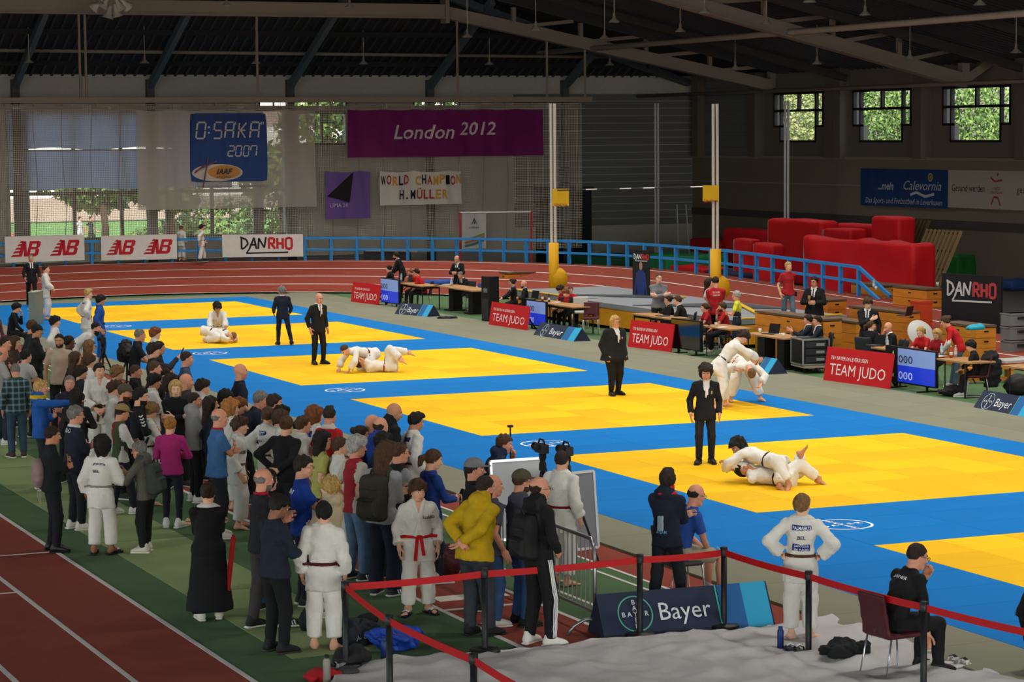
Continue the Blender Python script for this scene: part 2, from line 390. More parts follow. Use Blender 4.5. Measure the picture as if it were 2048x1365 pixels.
# ---- hipped roof, dark corrugated sheets on purlins
M_ROOF = mat('#34353a', .8); M_ROOF2 = mat('#26272b', .8)
def roofquad(p, m=M_ROOF):
    mb = MB(); P = A(p, float); mb.add(np.concatenate([P, P+[0, 0, .3]]), [A([[0, 1, 2, 3], [7, 6, 5, 4], [0, 4, 5, 1], [1, 5, 6, 2], [2, 6, 7, 3], [3, 7, 4, 0]])]); return mb
ZR = 11.3
ceil = struct(roofquad([(-32.3, -95.3, ZR), (-32.3, 11, ZR), (19.2, 11, ZR), (19.2, -95.3, ZR)]).build('ceiling', M_ROOF))
roofquad([(-32.3, 11, ZR), (-32.3, 18.3, 7.9), (34.3, 18.3, 7.9), (19.2, 11, ZR)]).build('roof_slope_far', M_ROOF, ceil)
roofquad([(19.2, 11, ZR), (34.3, 18.3, 7.9), (34.3, -95.3, 7.9), (19.2, -95.3, ZR)]).build('roof_slope_side', M_ROOF, ceil)
cor = MB()
for x in np.arange(-12, 33, .42):
    y0 = 11.0 if x < 19.2 else 11+7.3*(x-19.2)/15.1
    z0 = ZR-(y0-11)*3.4/7.3
    if y0 < 17.9: cor.beam((x, y0, z0-.03), (x, 18.2, 7.93-.06), .1, .06)
for y in np.arange(-20, 10.8, .42):
    cor.beam((19.4, y, ZR-.08), (34, y, 7.93), .1, .06)
c_ = cor.build('corrugation', mat('#4a4c52', .6, .3), ceil); c_['kind'] = 'stuff'
for t in (.12, .45, .78):
    MB().beam((-25, 11+7*t, ZR-.25-3.4*t), (34-(1-t)*14, 11+7*t, ZR-.25-3.4*t), .12, .2).build('purlin', M_ROOF2, ceil)
for u in (-250, 30, 300, 580, 860, 1130):
    P = atY(u, 150, 17.8); x = P[0]
    MB().beam((x, 17.8, 7.55), (x, 11.1, 10.75), .22, .3).build('rafter', mat('#5d6672', .6), ceil)
    MB().bx((x-.15, 17.7, -.04), (x+.15, 18.0, 7.8)).build('wall_column', mat('#5a5d60', .7), ceil)
MB().beam((19.3, 11, 10.9), (33.6, 17.9, 7.7), .25, .3).build('rafter', mat('#5d6672', .6), ceil)
for y in (5, -1, -7, -13, -19):
    MB().beam((33.8, y, 7.6), (19.4, y, 10.9), .2, .28).build('rafter', mat('#3c3a38', .7), ceil)
# ---- roof girders
M_GIRD = mat('#8d8478', .55, var=.05)
def girder(y, label, jx, zz, vx, vz):
    g_ = empty('roof_girder', (jx, y, zz), 0, label, 'girder'); L = A([jx, y, zz])
    def b(a, c, w, h, nm): MB().beam(A(a)-L, A(c)-L, w, h).build(nm, M_GIRD, g_)
    b((-30, y, zz), (jx, y, zz), .34, .46, 'chord'); b((-30, y, zz+.25), (jx, y, zz+.25), .5, .05, 'flange'); b((-30, y, zz-.25), (jx, y, zz-.25), .5, .05, 'flange')
    b((jx, y, zz), (vx, y, vz), .36, .42, 'sloping_chord'); b((jx, y, zz-.24), (vx, y, vz-.24), .5, .05, 'flange')
    MB().box((0, -.02, .05), (.16, .55, 1.0)).build('joint_plate', M_GIRD, g_)
    b((vx, y, vz), (vx+2.2, y, vz+1.3), .26, .3, 'end_strut'); b((vx, y, vz-.1), (vx, y, vz+.6), .3, .3, 'node')
    for k in range(1, 5):
        t = k/5.; p = A([jx, y, zz])*(1-t)+A([vx, y, vz])*t
        b(p, (p[0], y, ZR-.2-3.0*max(0, (p[0]-19.2)/15)), .16, .16, 'post'); b(p, (p[0]+2.6, y, ZR-.2-3.0*max(0, (p[0]+2.6-19.2)/15)), .14, .14, 'diagonal')
    return g_
girder(11.0, 'pale steel roof girder above the net, bending down to the right', 19.2, 10.3, 33.9, 7.45)
girder(-4.6, 'nearer steel roof girder with its end strut above the third window', 19.2, 10.5, 32.8, 7.3)
# ---- long service pipes under the roof
def pipe(pts, r, label, m=M_GIRD, name='ceiling_pipe'):
    P = A(pts, float); c = P[0]; o = MB().tube(P-c, r, 10).build(name, m, None, True, tuple(c)); return tag(o, label, 'pipe')
Q1 = atY(-60, 100, 16.0); Q2 = atY(700, 112, 16.0)
pipe([Q1, (Q2[0]+14, 16., Q2[2])], .07, 'thin pale pipe running across the dark roof above the net')
x1 = 25.5
Z9 = float(atX(1050, 108, x1)[2]); pipe([(x1, atX(1040, 108, x1)[1], Z9), (x1, -45, Z9)], .11, 'long bright ceiling pipe slanting up to the top right corner', mat('#b3aa9c', .4))
x2 = 31.0
Z8 = float(atX(1700, 176, x2)[2]); pipe([(x2, atX(1275, 196, x2)[1], Z8), (x2, -45, Z8)], .07, 'lower ceiling pipe passing above the three right hand windows')
# ------------------------------------------------------------------ outside the windows
MB().bx((-40, 18.4, -.9), (140, 140, -.6)).build('lawn', mat('#5f8a45', .95, var=.15, vscale=.3))['kind'] = 'structure'
bpy.data.objects['lawn'].name = 'floor_lawn'
MB().bx((-40, 30, -.62), (16, 95, -.5)).build('floor_outdoor_track', mat('#b5564c', .9, var=.06, vscale=.5))['kind'] = 'structure'
for i in range(6):
    MB().bx((-40, 34+i*6, -.5), (16, 34.3+i*6, -.49)).build('lane_line', mat('#e8e2dc'), bpy.data.objects['floor_outdoor_track'])
MB().bx((34.4, -60, -.9), (140, 60, 2.6)).build('floor_terrace', mat('#9a9a90', .9))['kind'] = 'structure'
def foliage(mb, c, r, n, size, sd):
    g_ = np.random.default_rng(sd); d = g_.normal(size=(n, 3)); d /= np.linalg.norm(d, axis=1, keepdims=True)
    P = A(c)+d*A(r)*(g_.uniform(.55, 1., (n, 1))**.5)
    a = g_.normal(size=(n, 3)); a /= np.linalg.norm(a, axis=1, keepdims=True); b = np.cross(a, d); b /= np.maximum(np.linalg.norm(b, axis=1, keepdims=True), 1e-6)
    s = size*g_.uniform(.6, 1.3, (n, 1)); V = np.stack([P-a*s, P-b*s*.5, P+a*s, P+b*s*.5], 1).reshape(-1, 3)
    mb.add(V, np.arange(4*n).reshape(-1, 4), g_.integers(0, 3, n))
M_LEAF = [mat('#5d7d3a', .7), mat('#7d9a4c', .7), mat('#445f30', .7)]
M_BARK = mat('#4a3b2e', .9)
def tree(u, y, zc, r, n, label, sd, trunk=True):
    P = atY(u, 400, y); t = empty('garden_tree', (P[0], y, -.6), 0, label, 'tree', 'trees outside the far windows')
    mb = MB()
    g_ = np.random.default_rng(sd)
    for k in range(5):
        o = g_.uniform(-1, 1, 3)*A(r)*.55; foliage(mb, A([0, 0, zc+.6])+o, A(r)*.6, n//5, .22, sd*10+k)
    mb.build('crown', M_LEAF, t)
    if trunk: MB().tube([(0, 0, 0), (.1, 0, zc*.6), (0, .1, zc+.4)], [.22, .16, .1], 8).build('trunk', M_BARK, t, True)
    return t
tree(205, 27, 3.6, (2.6, 1.6, 1.5), 2200, 'leafy tree outside the far windows, left of the wide column', 1)
tree(338, 31, 3.4, (2.0, 1.5, 1.5), 1600, 'leafy tree outside the far windows behind the pale banner', 2)
tree(560, 30, 3.6, (2.2, 1.5, 1.9), 1500, 'leafy tree at the right end of the far windows', 3)
tree(660, 24, 6.0, (2.4, 1.4, 1.8), 1500, 'tall tree filling the small upper window beside the purple banner', 4)
tree(930, 26, 7.2, (6, 1.4, 1.2), 1800, 'treetop behind the narrow slit window above the purple banner', 6)
for k, (u, y, w, h) in enumerate(((470, 33, 6.0, 2.3), (330, 36, 4.5, 1.3))):
    P = atY(u, 450, y); mb = MB(); foliage(mb, (0, 0, h*.4), (w*.7, 1.5, h), 2600, .2, 50+k)
    tag(mb.build('garden_hedge', M_LEAF, None, False, (P[0], y, -.6)), ('broad green hedge outside the far windows on the grass bank', 'low green shrub outside the far windows beside the red track')[k], 'hedge')
def bld(label, x0, x1, y, z0, z1, m, nm='terrace_seating'):
    c = ((x0+x1)/2, y, z0); mb = MB(); t = empty(nm, c, 0, label, 'grandstand')
    for i in range(6):
        MB().box((0, i*.8, (z1-z0)*(i+.5)/6.), (x1-x0, .8, (z1-z0)/6.*1.0)).build('terrace_step', m if i % 2 else mat('#a08c84', .8), t)
    return t
bld('pale stepped stand across the outdoor track beyond the windows', -14, 60, 96, -.5, 9.5, mat('#e6e4e0', .8))
pth = MB(); pth.beam((22, 28, -.55), (31, 44, .9), 1.6, .1); tag(pth.build('garden_path', mat('#c9c5bd', .9)), 'pale garden path rising to the right outside the far windows', 'path')
# two runners on the outdoor track are built with the people below
# hedges seen through the right hand windows
for k, (y, lab) in enumerate(((19.8, 'pale leafy bank outside the first right hand window'), (13.2, 'leafy shrub outside the middle right hand window'), (6.6, 'dense hedge outside the last right hand window'))):
    mb = MB(); foliage(mb, (0, 0, 2.6), (1.6, 3.0, 3.4), 8000, .085, 70+k); foliage(mb, (1.2, 0, 3.2), (1.0, 3.1, 4.2), 5000, .11, 80+k)
    t = mb.build('garden_hedge', [mat('#8d9a58', .7), mat('#a4a578', .8), mat('#6f8448', .7)] if k == 0 else M_LEAF, None, False, (40, y, 2.6)); tag(t, lab, 'hedge', 'hedges outside the right hand windows')
# ------------------------------------------------------------------ pendant hall lamps (shades unlit; area lights added below most of them)
def lamp_proto():
    t = empty('pendant_lamp', (0, 0, 0)); MB().lathe([(.02, .3), (.04, .27), (.05, .13), (.17, .02), (.18, -.01), (.16, -.01), (.04, .09), (.0, .09)], n=14).build('shade', mat('#8f8b80', .5), t, True)
    MB().tube([(0, 0, .3), (0, 0, 2.0)], .012, 5).build('stem', mat('#c4beb2', .5), t); MB().lathe([(0, .03), (.05, .04), (.07, .08), (.04, .13), (0, .14)], n=10).build('bulb', mat('#a8a498', .5), t, True)
    return t
LP = lamp_proto(); n_ = 0
ld = bpy.data.lights.new('lamp_light', 'AREA'); ld.shape = 'DISK'; ld.size = .9; ld.energy = LAMP_POWER; ld.spread = rad(125); ld.color = (1, .955, .88)
ld2 = ld.copy(); ld2.energy = LAMP_POWER*.3
rows = 'abcdefgh'
for ix, x in enumerate((-6.5, -1.0, 3.5, 8.0, 12.5, 17.0, 22.5, 28.0)):
    for iy, y in enumerate((14.3, 3.5, -2.5, -8.5, -14.5, -20.5, -26.5, -32.5, -38.5, -44.5, -50.5, -56.5)):
        zl = 8.35 if y > 10 else ((10.0 if y > -18 else 9.3) if x < 16 else (9.0 if x < 25 else 7.9))
        dim = (x > 20) or y > 10 or x < -4
        lit = y < 10 and not (x > 12 and y < -45) and not (x < -4 and (y < -46 or y > -6))
        t = LP if n_ == 0 else LP.copy()
        if n_:
            COL.objects.link(t)
            for ch in LP.children:
                c = ch.copy(); COL.objects.link(c); c.parent = t
        t.location = (x, y, zl); n_ += 1
        tag(t, 'bell shaped pendant lamp hanging from the hall roof', 'lamp', 'pendant lamps under the hall roof')
        if lit:
            lo = bpy.data.objects.new('lamp_light', ld2 if dim else ld); COL.objects.link(lo); lo.location = (0, 0, -.03); lo.parent = t
# ------------------------------------------------------------------ judo mats
MATA, GAP = 7.02, 3.142
M_YEL = mat('#efb90f', .7, spec=.12, bump=.15, bscale=300, rnd=.17, var=.04, vscale=.9)
M_BLU = mat('#006eb8', .7, spec=.1, bump=.15, bscale=300, rnd=.06, var=.04, vscale=.8)
M_GRY = mat('#787864', .8, bump=.15, bscale=300, rnd=.07, var=.04, vscale=.9)
def tile_mesh(w, d, m):
    mb = MB(); e = .002; b = .006
    def ring(x, y, z): return [(-x, -y, z), (x, -y, z), (x, y, z), (-x, y, z)]
    V = ring(w/2-e, d/2-e, -.04)+ring(w/2-e, d/2-e, -b)+ring(w/2-e-b*.6, d/2-e-b*.6, 0)
    F = [[8, 9, 10, 11]]+[[i+4*k, (i+1) % 4+4*k, (i+1) % 4+4*k+4, i+4*k+4] for k in (0, 1) for i in range(4)]
    return mb.add(A(V), A(F)).build('tile', m)
def tiles(par, proto, spots):
    for i, (x, y) in enumerate(spots):
        o = proto if i == 0 else proto.copy()
        if i: COL.objects.link(o)
        o.parent = par; o.location = (x-par.location[0], y-par.location[1], 0)
names = ['yellow contest area farthest from the camera, where the white suited boy stands', 'second yellow contest area from the back, with a pair grappling near its left side',
         'third yellow contest area from the back, under the bald referee', 'fourth yellow contest area from the back, with the heavy set referee and a standing pair',
         'large yellow contest area with the curly haired referee', 'nearest yellow contest area, cut off by the right edge']
t7 = MATA/7
for k in range(6):
    y1 = -k*(MATA+GAP); t = empty('contest_area', (MATA/2, y1-MATA/2, 0), 0, names[k], 'judo mat', 'yellow contest areas')
    tiles(t, tile_mesh(t7, t7, M_YEL), [((i+.5)*t7, y1-(j+.5)*t7) for i in range(7) for j in range(7)])
bt = empty('safety_area', (3, -28, 0), 0, 'blue judo mats running around and between all yellow contest areas', 'judo mat')
XL0, XL1, XR0, XR1 = -2.08, 0, MATA, 8.1
sp = []; yy = 2.0
Ys = [1.5, .5]; cells = [(2.0, 1.0), (1.0, 0.)]
for k in range(6):
    y1 = -k*(MATA+GAP)
    cells += [(y1-j*t7, y1-(j+1)*t7, True) for j in range(7)]
    cells += [(y1-MATA-j*GAP/3, y1-MATA-(j+1)*GAP/3) for j in range(3)]
g2 = {}
for c in cells:
    a, b = c[:2]; mid = len(c) == 3
    g2.setdefault((round((XL1-XL0), 3), round(a-b, 4)), []).append(((XL0+XL1)/2, (a+b)/2))
    g2.setdefault((round(XR1-XR0, 3), round(a-b, 4)), []).append(((XR0+XR1)/2, (a+b)/2))
    if not mid:
        w = MATA/3.5
        off = 0
        for q in range(3): g2.setdefault((round(w, 3), round(a-b, 4)), []).append(((q+.5)*w, (a+b)/2))
        g2.setdefault((round(w/2, 3), round(a-b, 4)), []).append((3.25*w, (a+b)/2))
for (w, d), s_ in g2.items(): tiles(bt, tile_mesh(w, d, M_BLU), s_)
gt = empty('edge_mats', (9, -28, 0), 0, 'grey green border mats outside the blue safety area', 'judo mat')
YE = cells[-1][1]
s1 = []; s2 = []; s3 = []
y = 3.4
n = int((y-YE)/2)
for j in range(n):
    for q in range(3): s1.append((8.1+(q+.5)*.94, y-2*j-1-(.5 if q == 1 else 0)))
    s2.append((-2.08-.53, y-2*j-1))
tiles(gt, tile_mesh(.94, 2., M_GRY), s1); tiles(gt, tile_mesh(1.06, 2., M_GRY), s2)
tiles(gt, tile_mesh(2.03, 1.38, M_GRY), [(-2.08+(j+.5)*2.03, 2.7) for j in range(5)])
# printed white ring logos on the blue mats
def logo_ring(mb, c, ex, ey, R, r, m, n=40, z=.0):
    an = np.linspace(0, 2*pi, n, endpoint=False); V = []
    for q in (R, r): V.append(A(c)+np.outer(np.cos(an)*q, ex)+np.outer(np.sin(an)*q, ey))
    j = np.arange(n); mb.add(np.concatenate(V), np.stack([j+n, j, (j+1) % n, (j+1) % n+n], 1), m)
def bayer_mark(mb, c, ex, ey, R, mring, mtxt, ring=.09):
    logo_ring(mb, c, ex, ey, R, R*(1-ring), mring)
    h = R*.27; s = R*.33; ex = A(ex, float); ey = A(ey, float)
    for i, ch in enumerate('BAYER'):
        put_text(mb, ch, A(c)+ex*((i-2)*s)-ey*h/2, ex, ey, h, mtxt, bold=.02)
        if i != 2: put_text(mb, ch, A(c)+ey*((2-i)*s)-ey*h/2, ex, ey, h, mtxt, bold=.02)
M_WHT = mat('#e9ecef', .7)
for u, v in ((1684, 1050), (690, 781), (1090, 888), (420, 707), (233, 653)):
    P = G(u, v); mb = MB()
    a = rad(45); ex = A([cos(a), sin(a), 0]); ey = A([-sin(a), cos(a), 0])
    bayer_mark(mb, (0, 0, 0), A([1., 0, 0]), A([0, 1., 0]), .44, 0, 0)
    o = mb.build('printed_logo', M_WHT, bt); o.location = (P[0]-bt.location[0], P[1]-bt.location[1], .003); o.rotation_euler = (0, 0, CYAW-pi/2+rad(30))
# ------------------------------------------------------------------ soft-surface modelling (distance fields -> one continuous mesh)
class Fld:
    def __init__(s, lo, hi, h):
        s.h = h; s.o = np.floor(A(lo)/h-2)*h; n = np.ceil((A(hi)-s.o)/h).astype(int)+3
        s.ax = [(s.o[i]+np.arange(n[i])*h).astype(F4) for i in range(3)]; s.D = np.full(n, .2, F4)
    def sub(s, lo, hi):
        sl = []
        for i in range(3):
            a = int(max(0, math.floor((lo[i]-s.o[i])/s.h))); b = int(min(s.D.shape[i], math.ceil((hi[i]-s.o[i])/s.h)+1)); sl.append(slice(a, max(a, b)))
        return tuple(sl), s.ax[0][sl[0]][:, None, None], s.ax[1][sl[1]][None, :, None], s.ax[2][sl[2]][None, None, :]
    def put(s, sl, d, k, op='u'):
        if d.size == 0: return
        a = s.D[sl]
        if op == 'u':
            if k > 0:
                h = np.maximum(k-np.abs(a-d), 0)/k; s.D[sl] = np.minimum(a, d)-h*h*k*.25
            else: s.D[sl] = np.minimum(a, d)
        else:
            if k > 0:
                h = np.maximum(k-np.abs(a+d), 0)/k; s.D[sl] = np.maximum(a, -d)+h*h*k*.25
            else: s.D[sl] = np.maximum(a, -d)
    def cone(s, a, b, r1, r2, k=.03, cap=False, ex=None, kx=1., capa=False, op='u'):
        a = A(a, float); b = A(b, float); m = max(r1, r2)*max(kx, 1)+.1
        sl, x, y, z = s.sub(np.minimum(a, b)-m, np.maximum(a, b)+m)
        ba = b-a; L2 = max(ba@ba, 1e-9); px, py, pz = x-a[0], y-a[1], z-a[2]
        t0 = (px*ba[0]+py*ba[1]+pz*ba[2])/L2; t = np.clip(t0, 0, 1)
        d2 = (px*px+py*py+pz*pz)-2*t*(t0*L2)+t*t*L2
        if ex is not None and kx != 1.:
            q = (px-t*ba[0])*ex[0]+(py-t*ba[1])*ex[1]+(pz-t*ba[2])*ex[2]; d2 = d2-q*q*(1-1/kx**2)
        d = np.sqrt(np.maximum(d2, 0))-(r1+(r2-r1)*t)
        L = math.sqrt(L2)
        if cap: d = np.maximum(d, (t0-1)*L)
        if capa: d = np.maximum(d, -t0*L)
        s.put(sl, d.astype(F4), k, op)
    def ell(s, c, r, k=.02, R=None, op='u'):
        c = A(c, float); r = A(r, float); m = r.max()+.1
        sl, x, y, z = s.sub(c-m, c+m); p = [x-c[0], y-c[1], z-c[2]]
        if R is not None: p = [p[0]*R[0][i]+p[1]*R[1][i]+p[2]*R[2][i] for i in range(3)]
        d = (np.sqrt((p[0]/r[0])**2+(p[1]/r[1])**2+(p[2]/r[2])**2)-1)*r.min()
        s.put(sl, d.astype(F4), k, op)
    def rbox(s, c, hd, rr, R=None, k=.02, op='u'):
        c = A(c, float); m = np.linalg.norm(hd)+.1
        sl, x, y, z = s.sub(c-m, c+m); p = [x-c[0], y-c[1], z-c[2]]
        if R is not None: p = [p[0]*R[0][i]+p[1]*R[1][i]+p[2]*R[2][i] for i in range(3)]
        q = [np.abs(p[i])-hd[i]+rr for i in range(3)]
        d = np.sqrt(sum(np.maximum(v, 0)**2 for v in q))+np.minimum(np.maximum(np.maximum(q[0], q[1]), q[2]), 0)-rr
        s.put(sl, d.astype(F4), k, op)
    def clip(s, p, n):  # remove the side n points to
        x, y, z = s.ax[0][:, None, None], s.ax[1][None, :, None], s.ax[2][None, None, :]
        s.D = np.maximum(s.D, ((x-p[0])*n[0]+(y-p[1])*n[1]+(z-p[2])*n[2]).astype(F4))
    def noise(s, amp, f, seed):
        g_ = np.random.default_rng(seed); x, y, z = s.ax[0][:, None, None], s.ax[1][None, :, None], s.ax[2][None, None, :]
        tot = 0
        for i in range(3):
            k = g_.normal(size=3); k = k/np.linalg.norm(k)*f*(1+.5*i); k2 = g_.normal(size=3)*f*.5; p1, p2 = g_.uniform(0, 6.3, 2)
            tot = tot+np.sin(k[0]*x+k[1]*y+k[2]*z+p1+1.5*np.sin(k2[0]*x+k2[1]*y+k2[2]*z+p2))/(1+.6*i)
        s.D = s.D+(amp*tot).astype(F4)
    def frame(s, o, R):  # local coordinates of every grid node: R columns = axes
        x, y, z = s.ax[0][:, None, None]-o[0], s.ax[1][None, :, None]-o[1], s.ax[2][None, None, :]-o[2]
        return [(x*R[0][i]+y*R[1][i]+z*R[2][i]) for i in range(3)]
    def march(s, P, d, L=.6):
        N = int(L/(s.h*.5)); t = np.arange(N)*s.h*.5; n = s.D.shape
        q = P[:, None, :]+t[None, :, None]*A(d); i = np.clip(((q-s.o)/s.h), 0, A(n)-1.001); i0 = i.astype(int); f = i-i0
        v = 0
        for dx in (0, 1):
            for dy in (0, 1):
                for dz in (0, 1):
                    v = v+s.D[i0[..., 0]+dx, i0[..., 1]+dy, i0[..., 2]+dz]*np.abs(1-dx-f[..., 0])*np.abs(1-dy-f[..., 1])*np.abs(1-dz-f[..., 2])
        hit = v < 0; first = np.where(hit.any(1), hit.argmax(1), N//3)
        return P+A(d)*(t[np.minimum(first, N-1)]-.012)[:, None]
def snets(D, o, h):
    S = D < 0
    c = [S[:-1, :-1, :-1], S[1:, :-1, :-1], S[:-1, 1:, :-1], S[1:, 1:, :-1], S[:-1, :-1, 1:], S[1:, :-1, 1:], S[:-1, 1:, 1:], S[1:, 1:, 1:]]
    n8 = sum(q.astype(np.int8) for q in c); mask = (n8 > 0) & (n8 < 8)
    I = np.argwhere(mask)
    if len(I) == 0: return np.zeros((0, 3)), np.zeros((0, 4), int)
    idx = np.full(mask.shape, -1, np.int64); idx[tuple(I.T)] = np.arange(len(I))
    offs = A([[i & 1, (i >> 1) & 1, (i >> 2) & 1] for i in range(8)])
    vals = [D[I[:, 0]+a, I[:, 1]+b, I[:, 2]+e] for a, b, e in offs]
    acc = np.zeros((len(I), 3)); cnt = np.zeros(len(I))
    for i in range(8):
        for bit in (1, 2, 4):
            j = i | bit
            if j == i: continue
            va, vb = vals[i], vals[j]; x = (va < 0) != (vb < 0)
            t = np.where(x, va/(va-vb+1e-12), 0)[:, None]; p = offs[i]+(offs[j]-offs[i])*t
            acc += np.where(x[:, None], p, 0); cnt += x
    V = A(o)+(I+acc/np.maximum(cnt, 1)[:, None])*h
    Fs = []
    for ax in range(3):
        a = [slice(None)]*3; b = [slice(None)]*3; a[ax] = slice(0, -1); b[ax] = slice(1, None)
        s0, s1 = S[tuple(a)], S[tuple(b)]; E = np.argwhere(s0 != s1)
        u, v = (ax+1) % 3, (ax+2) % 3
        E = E[(E[:, u] > 0) & (E[:, v] > 0) & (E[:, u] < D.shape[u]-1) & (E[:, v] < D.shape[v]-1)]
        if len(E) == 0: continue
        q = []
        for du, dv in ((-1, -1), (0, -1), (0, 0), (-1, 0)):
            e = E.copy(); e[:, u] += du; e[:, v] += dv; q.append(idx[e[:, 0], e[:, 1], e[:, 2]])
        q = np.stack(q, 1); fl = s0[tuple(E.T)]; q[~fl] = q[~fl][:, ::-1]; Fs.append(q)
    return V, np.concatenate(Fs)
def fmesh(f, D=None): return snets(f.D if D is None else D, f.o, f.h)
# ------------------------------------------------------------------ templates: head, hair, hand, foot, shoe
HEADS = {}
def uvs(c, r, n=7, k=5):
    V = [[c[0]+r*sin(pi*j/k)*cos(2*pi*i/n), c[1]+r*sin(pi*j/k)*sin(2*pi*i/n), c[2]+r*cos(pi*j/k)] for j in range(k+1) for i in range(n)]
    return A(V), A([[j*n+i, (j+1)*n+i, (j+1)*n+(i+1) % n, j*n+(i+1) % n] for j in range(k) for i in range(n)])
def head_t(h):
    if h in HEADS: return HEADS[h]
    f = Fld((-.12, -.15, -.14), (.12, .16, .26), h)
    f.ell((0, -.012, .137), (.077, .098, .093), 0); f.ell((0, .03, .075), (.056, .062, .085), .035); f.ell((0, .058, .022), (.03, .03, .024), .03)
    for s in (-1, 1):
        f.ell((s*.04, .055, .075), (.025, .025, .022), .02); f.cone((s*.045, .0, .045), (s*.028, .06, .018), .02, .018, .02)
    f.cone((-.032, .086, .134), (.032, .086, .134), .011, .011, .015)
    f.cone((0, -.022, .05), (0, -.035, -.12), .056, .064, .03)
    for s in (-1, 1): f.ell((s*.031, .103, .112), (.019, .018, .014), .012, op='s')
    f.cone((0, .09, .118), (0, .117, .08), .008, .0125, .012)
    for s in (-1, 1): f.ell((s*.011, .106, .076), (.009, .01, .008), .008)
    f.ell((0, .092, .047), (.024, .012, .0065), .006); f.ell((0, .09, .036), (.021, .012, .0075), .006)
    for s in (-1, 1): f.ell((s*.076, -.008, .1), (.01, .021, .031), .006, R=rotz(-s*.35)); f.ell((s*.086, -.004, .103), (.008, .012, .02), .004, op='s')
    V, F = fmesh(f); c = V[F].mean(1); m = np.zeros(len(F), int)
    m[(c[:, 1] > .085) & (np.abs(c[:, 0]) < .024) & (c[:, 2] > .03) & (c[:, 2] < .052)] = 1
    m[(c[:, 1] > .07) & (np.abs(c[:, 0]) > .012) & (np.abs(c[:, 0]) < .052) & (c[:, 2] > .129) & (c[:, 2] < .139)] = 2
    bd = (c[:, 2] < .058) & (c[:, 1] > -.005) & (c[:, 2] > -.012) & (m == 0) & (np.abs(c[:, 0])+c[:, 1] > .05); m[bd] = 3
    m[(c[:, 2] > .17-.6*np.clip(-c[:, 1], -.05, .12)) & (m == 0) & (c[:, 1] < .07)] = 6
    parts = [(V, F, m)]
    for s in (-1, 1):
        parts.append((*uvs((s*.031, .0825, .111), .0122), 4)); parts.append((*uvs((s*.031, .0895, .1115), .0078, 6, 4), 5))
    HEADS[h] = parts; return parts
HAIRS = {}
def hair_t(kind, h):
    k = (kind, h)
    if k in HAIRS: return HAIRS[k]
    f = Fld((-.16, -.24, -.26), (.16, .16, .34), h)
    base = {'crop': .006, 'short': .015, 'thick': .027, 'curly': .04, 'long': .018, 'bob': .025, 'pony': .014, 'bun': .014, 'fringe': .0045, 'mohawk': .006, 'quiff': .017, 'mop': .03}[kind]
    f.ell((0, -.014, .138), A([.077, .098, .093])+base, 0)
    if kind in ('thick', 'mop'): f.ell((0, .03, .2), (.075, .07, .04), .03)
    if kind == 'quiff': f.ell((0, .045, .225), (.055, .05, .03), .03)
    if kind == 'mohawk': f.cone((0, .06, .225), (0, -.08, .215), .028, .03, .015)
    if kind == 'long': f.cone((0, -.05, .12), (0, -.09, -.17), .078, .06, .05, ex=A([1., 0, 0]), kx=1.25)
    if kind == 'bob':
        f.cone((0, -.03, .12), (0, -.045, -.05), .09, .085, .04, ex=A([1., 0, 0]), kx=1.1)
    if kind == 'curly': f.cone((0, -.03, .15), (0, -.05, .03), .105, .085, .04)
    if kind == 'pony': f.cone((0, -.1, .15), (0, -.165, .1), .022, .035, .02); f.cone((0, -.165, .1), (0, -.15, -.13), .038, .018, .02)
    if kind == 'bun': f.ell((0, -.12, .17), (.045, .04, .045), .015)
    if kind in ('curly', 'mop', 'thick', 'long', 'bob', 'short', 'quiff'): f.noise({'curly': .011, 'mop': .009, 'thick': .0075}.get(kind, .0055), 60 if kind == 'curly' else 85, 3)
    else: f.noise(.0015, 90, 4)
    x, y, z = f.frame((0, 0, 0), np.eye(3)); x, y, z = np.broadcast_arrays(x, y, z)
    low = {'crop': .06, 'short': .045, 'thick': .035, 'curly': -.03, 'long': -.3, 'bob': -.09, 'pony': .05, 'bun': .05, 'fringe': .05, 'mohawk': .07, 'quiff': .06, 'mop': .03}[kind]
    fr = {'thick': .142, 'mop': .138, 'curly': .165, 'quiff': .19}.get(kind, .172)
    side = .085 if kind in ('crop', 'short', 'fringe', 'quiff', 'mohawk') else (.07 if kind in ('thick', 'mop') else low)
    kz = np.interp(y, [-.25, -.06, -.02, .015, .05, .085], [low-.1 if kind in ('long', 'pony') else low, low, side if kind not in ('long', 'bob', 'curly') else low, max(side, .1) if kind not in ('long', 'bob', 'curly') else low+.02, fr-.015, fr]).astype(F4)
    kz = kz+(.007*np.sin(x*95+y*40)+.006*np.sin(x*210-y*150)).astype(F4)
    D = np.maximum(f.D, (kz-z)*.8)
    if kind in ('long', 'bob', 'curly'):  # keep the face free
        fc = (np.sqrt((x/.06)**2+((y-.1)/.09)**2+((z-.06)/.105)**2)-1)*.06; D = np.maximum(D, -fc)
    if kind == 'fringe':
        D = np.maximum(np.maximum(D, z-.148+.012*np.sin(x*60)*np.sin(y*55)), y+.012)
    HAIRS[k] = snets(D.astype(F4), f.o, f.h); return HAIRS[k]
def cap_t(h):
    k = ('cap', h)
    if k in HAIRS: return HAIRS[k]
    f = Fld((-.15, -.17, .08), (.15, .26, .3), h)
    f.ell((0, -.012, .155), (.093, .113, .092), 0); f.clip((0, 0, .143), (0, 0, -1)); f.ell((0, .105, .15), (.075, .085, .008), .006); f.ell((0, -.012, .247), (.01, .01, .007), .004)
    HAIRS[k] = fmesh(f); return HAIRS[k]
HANDS = {}
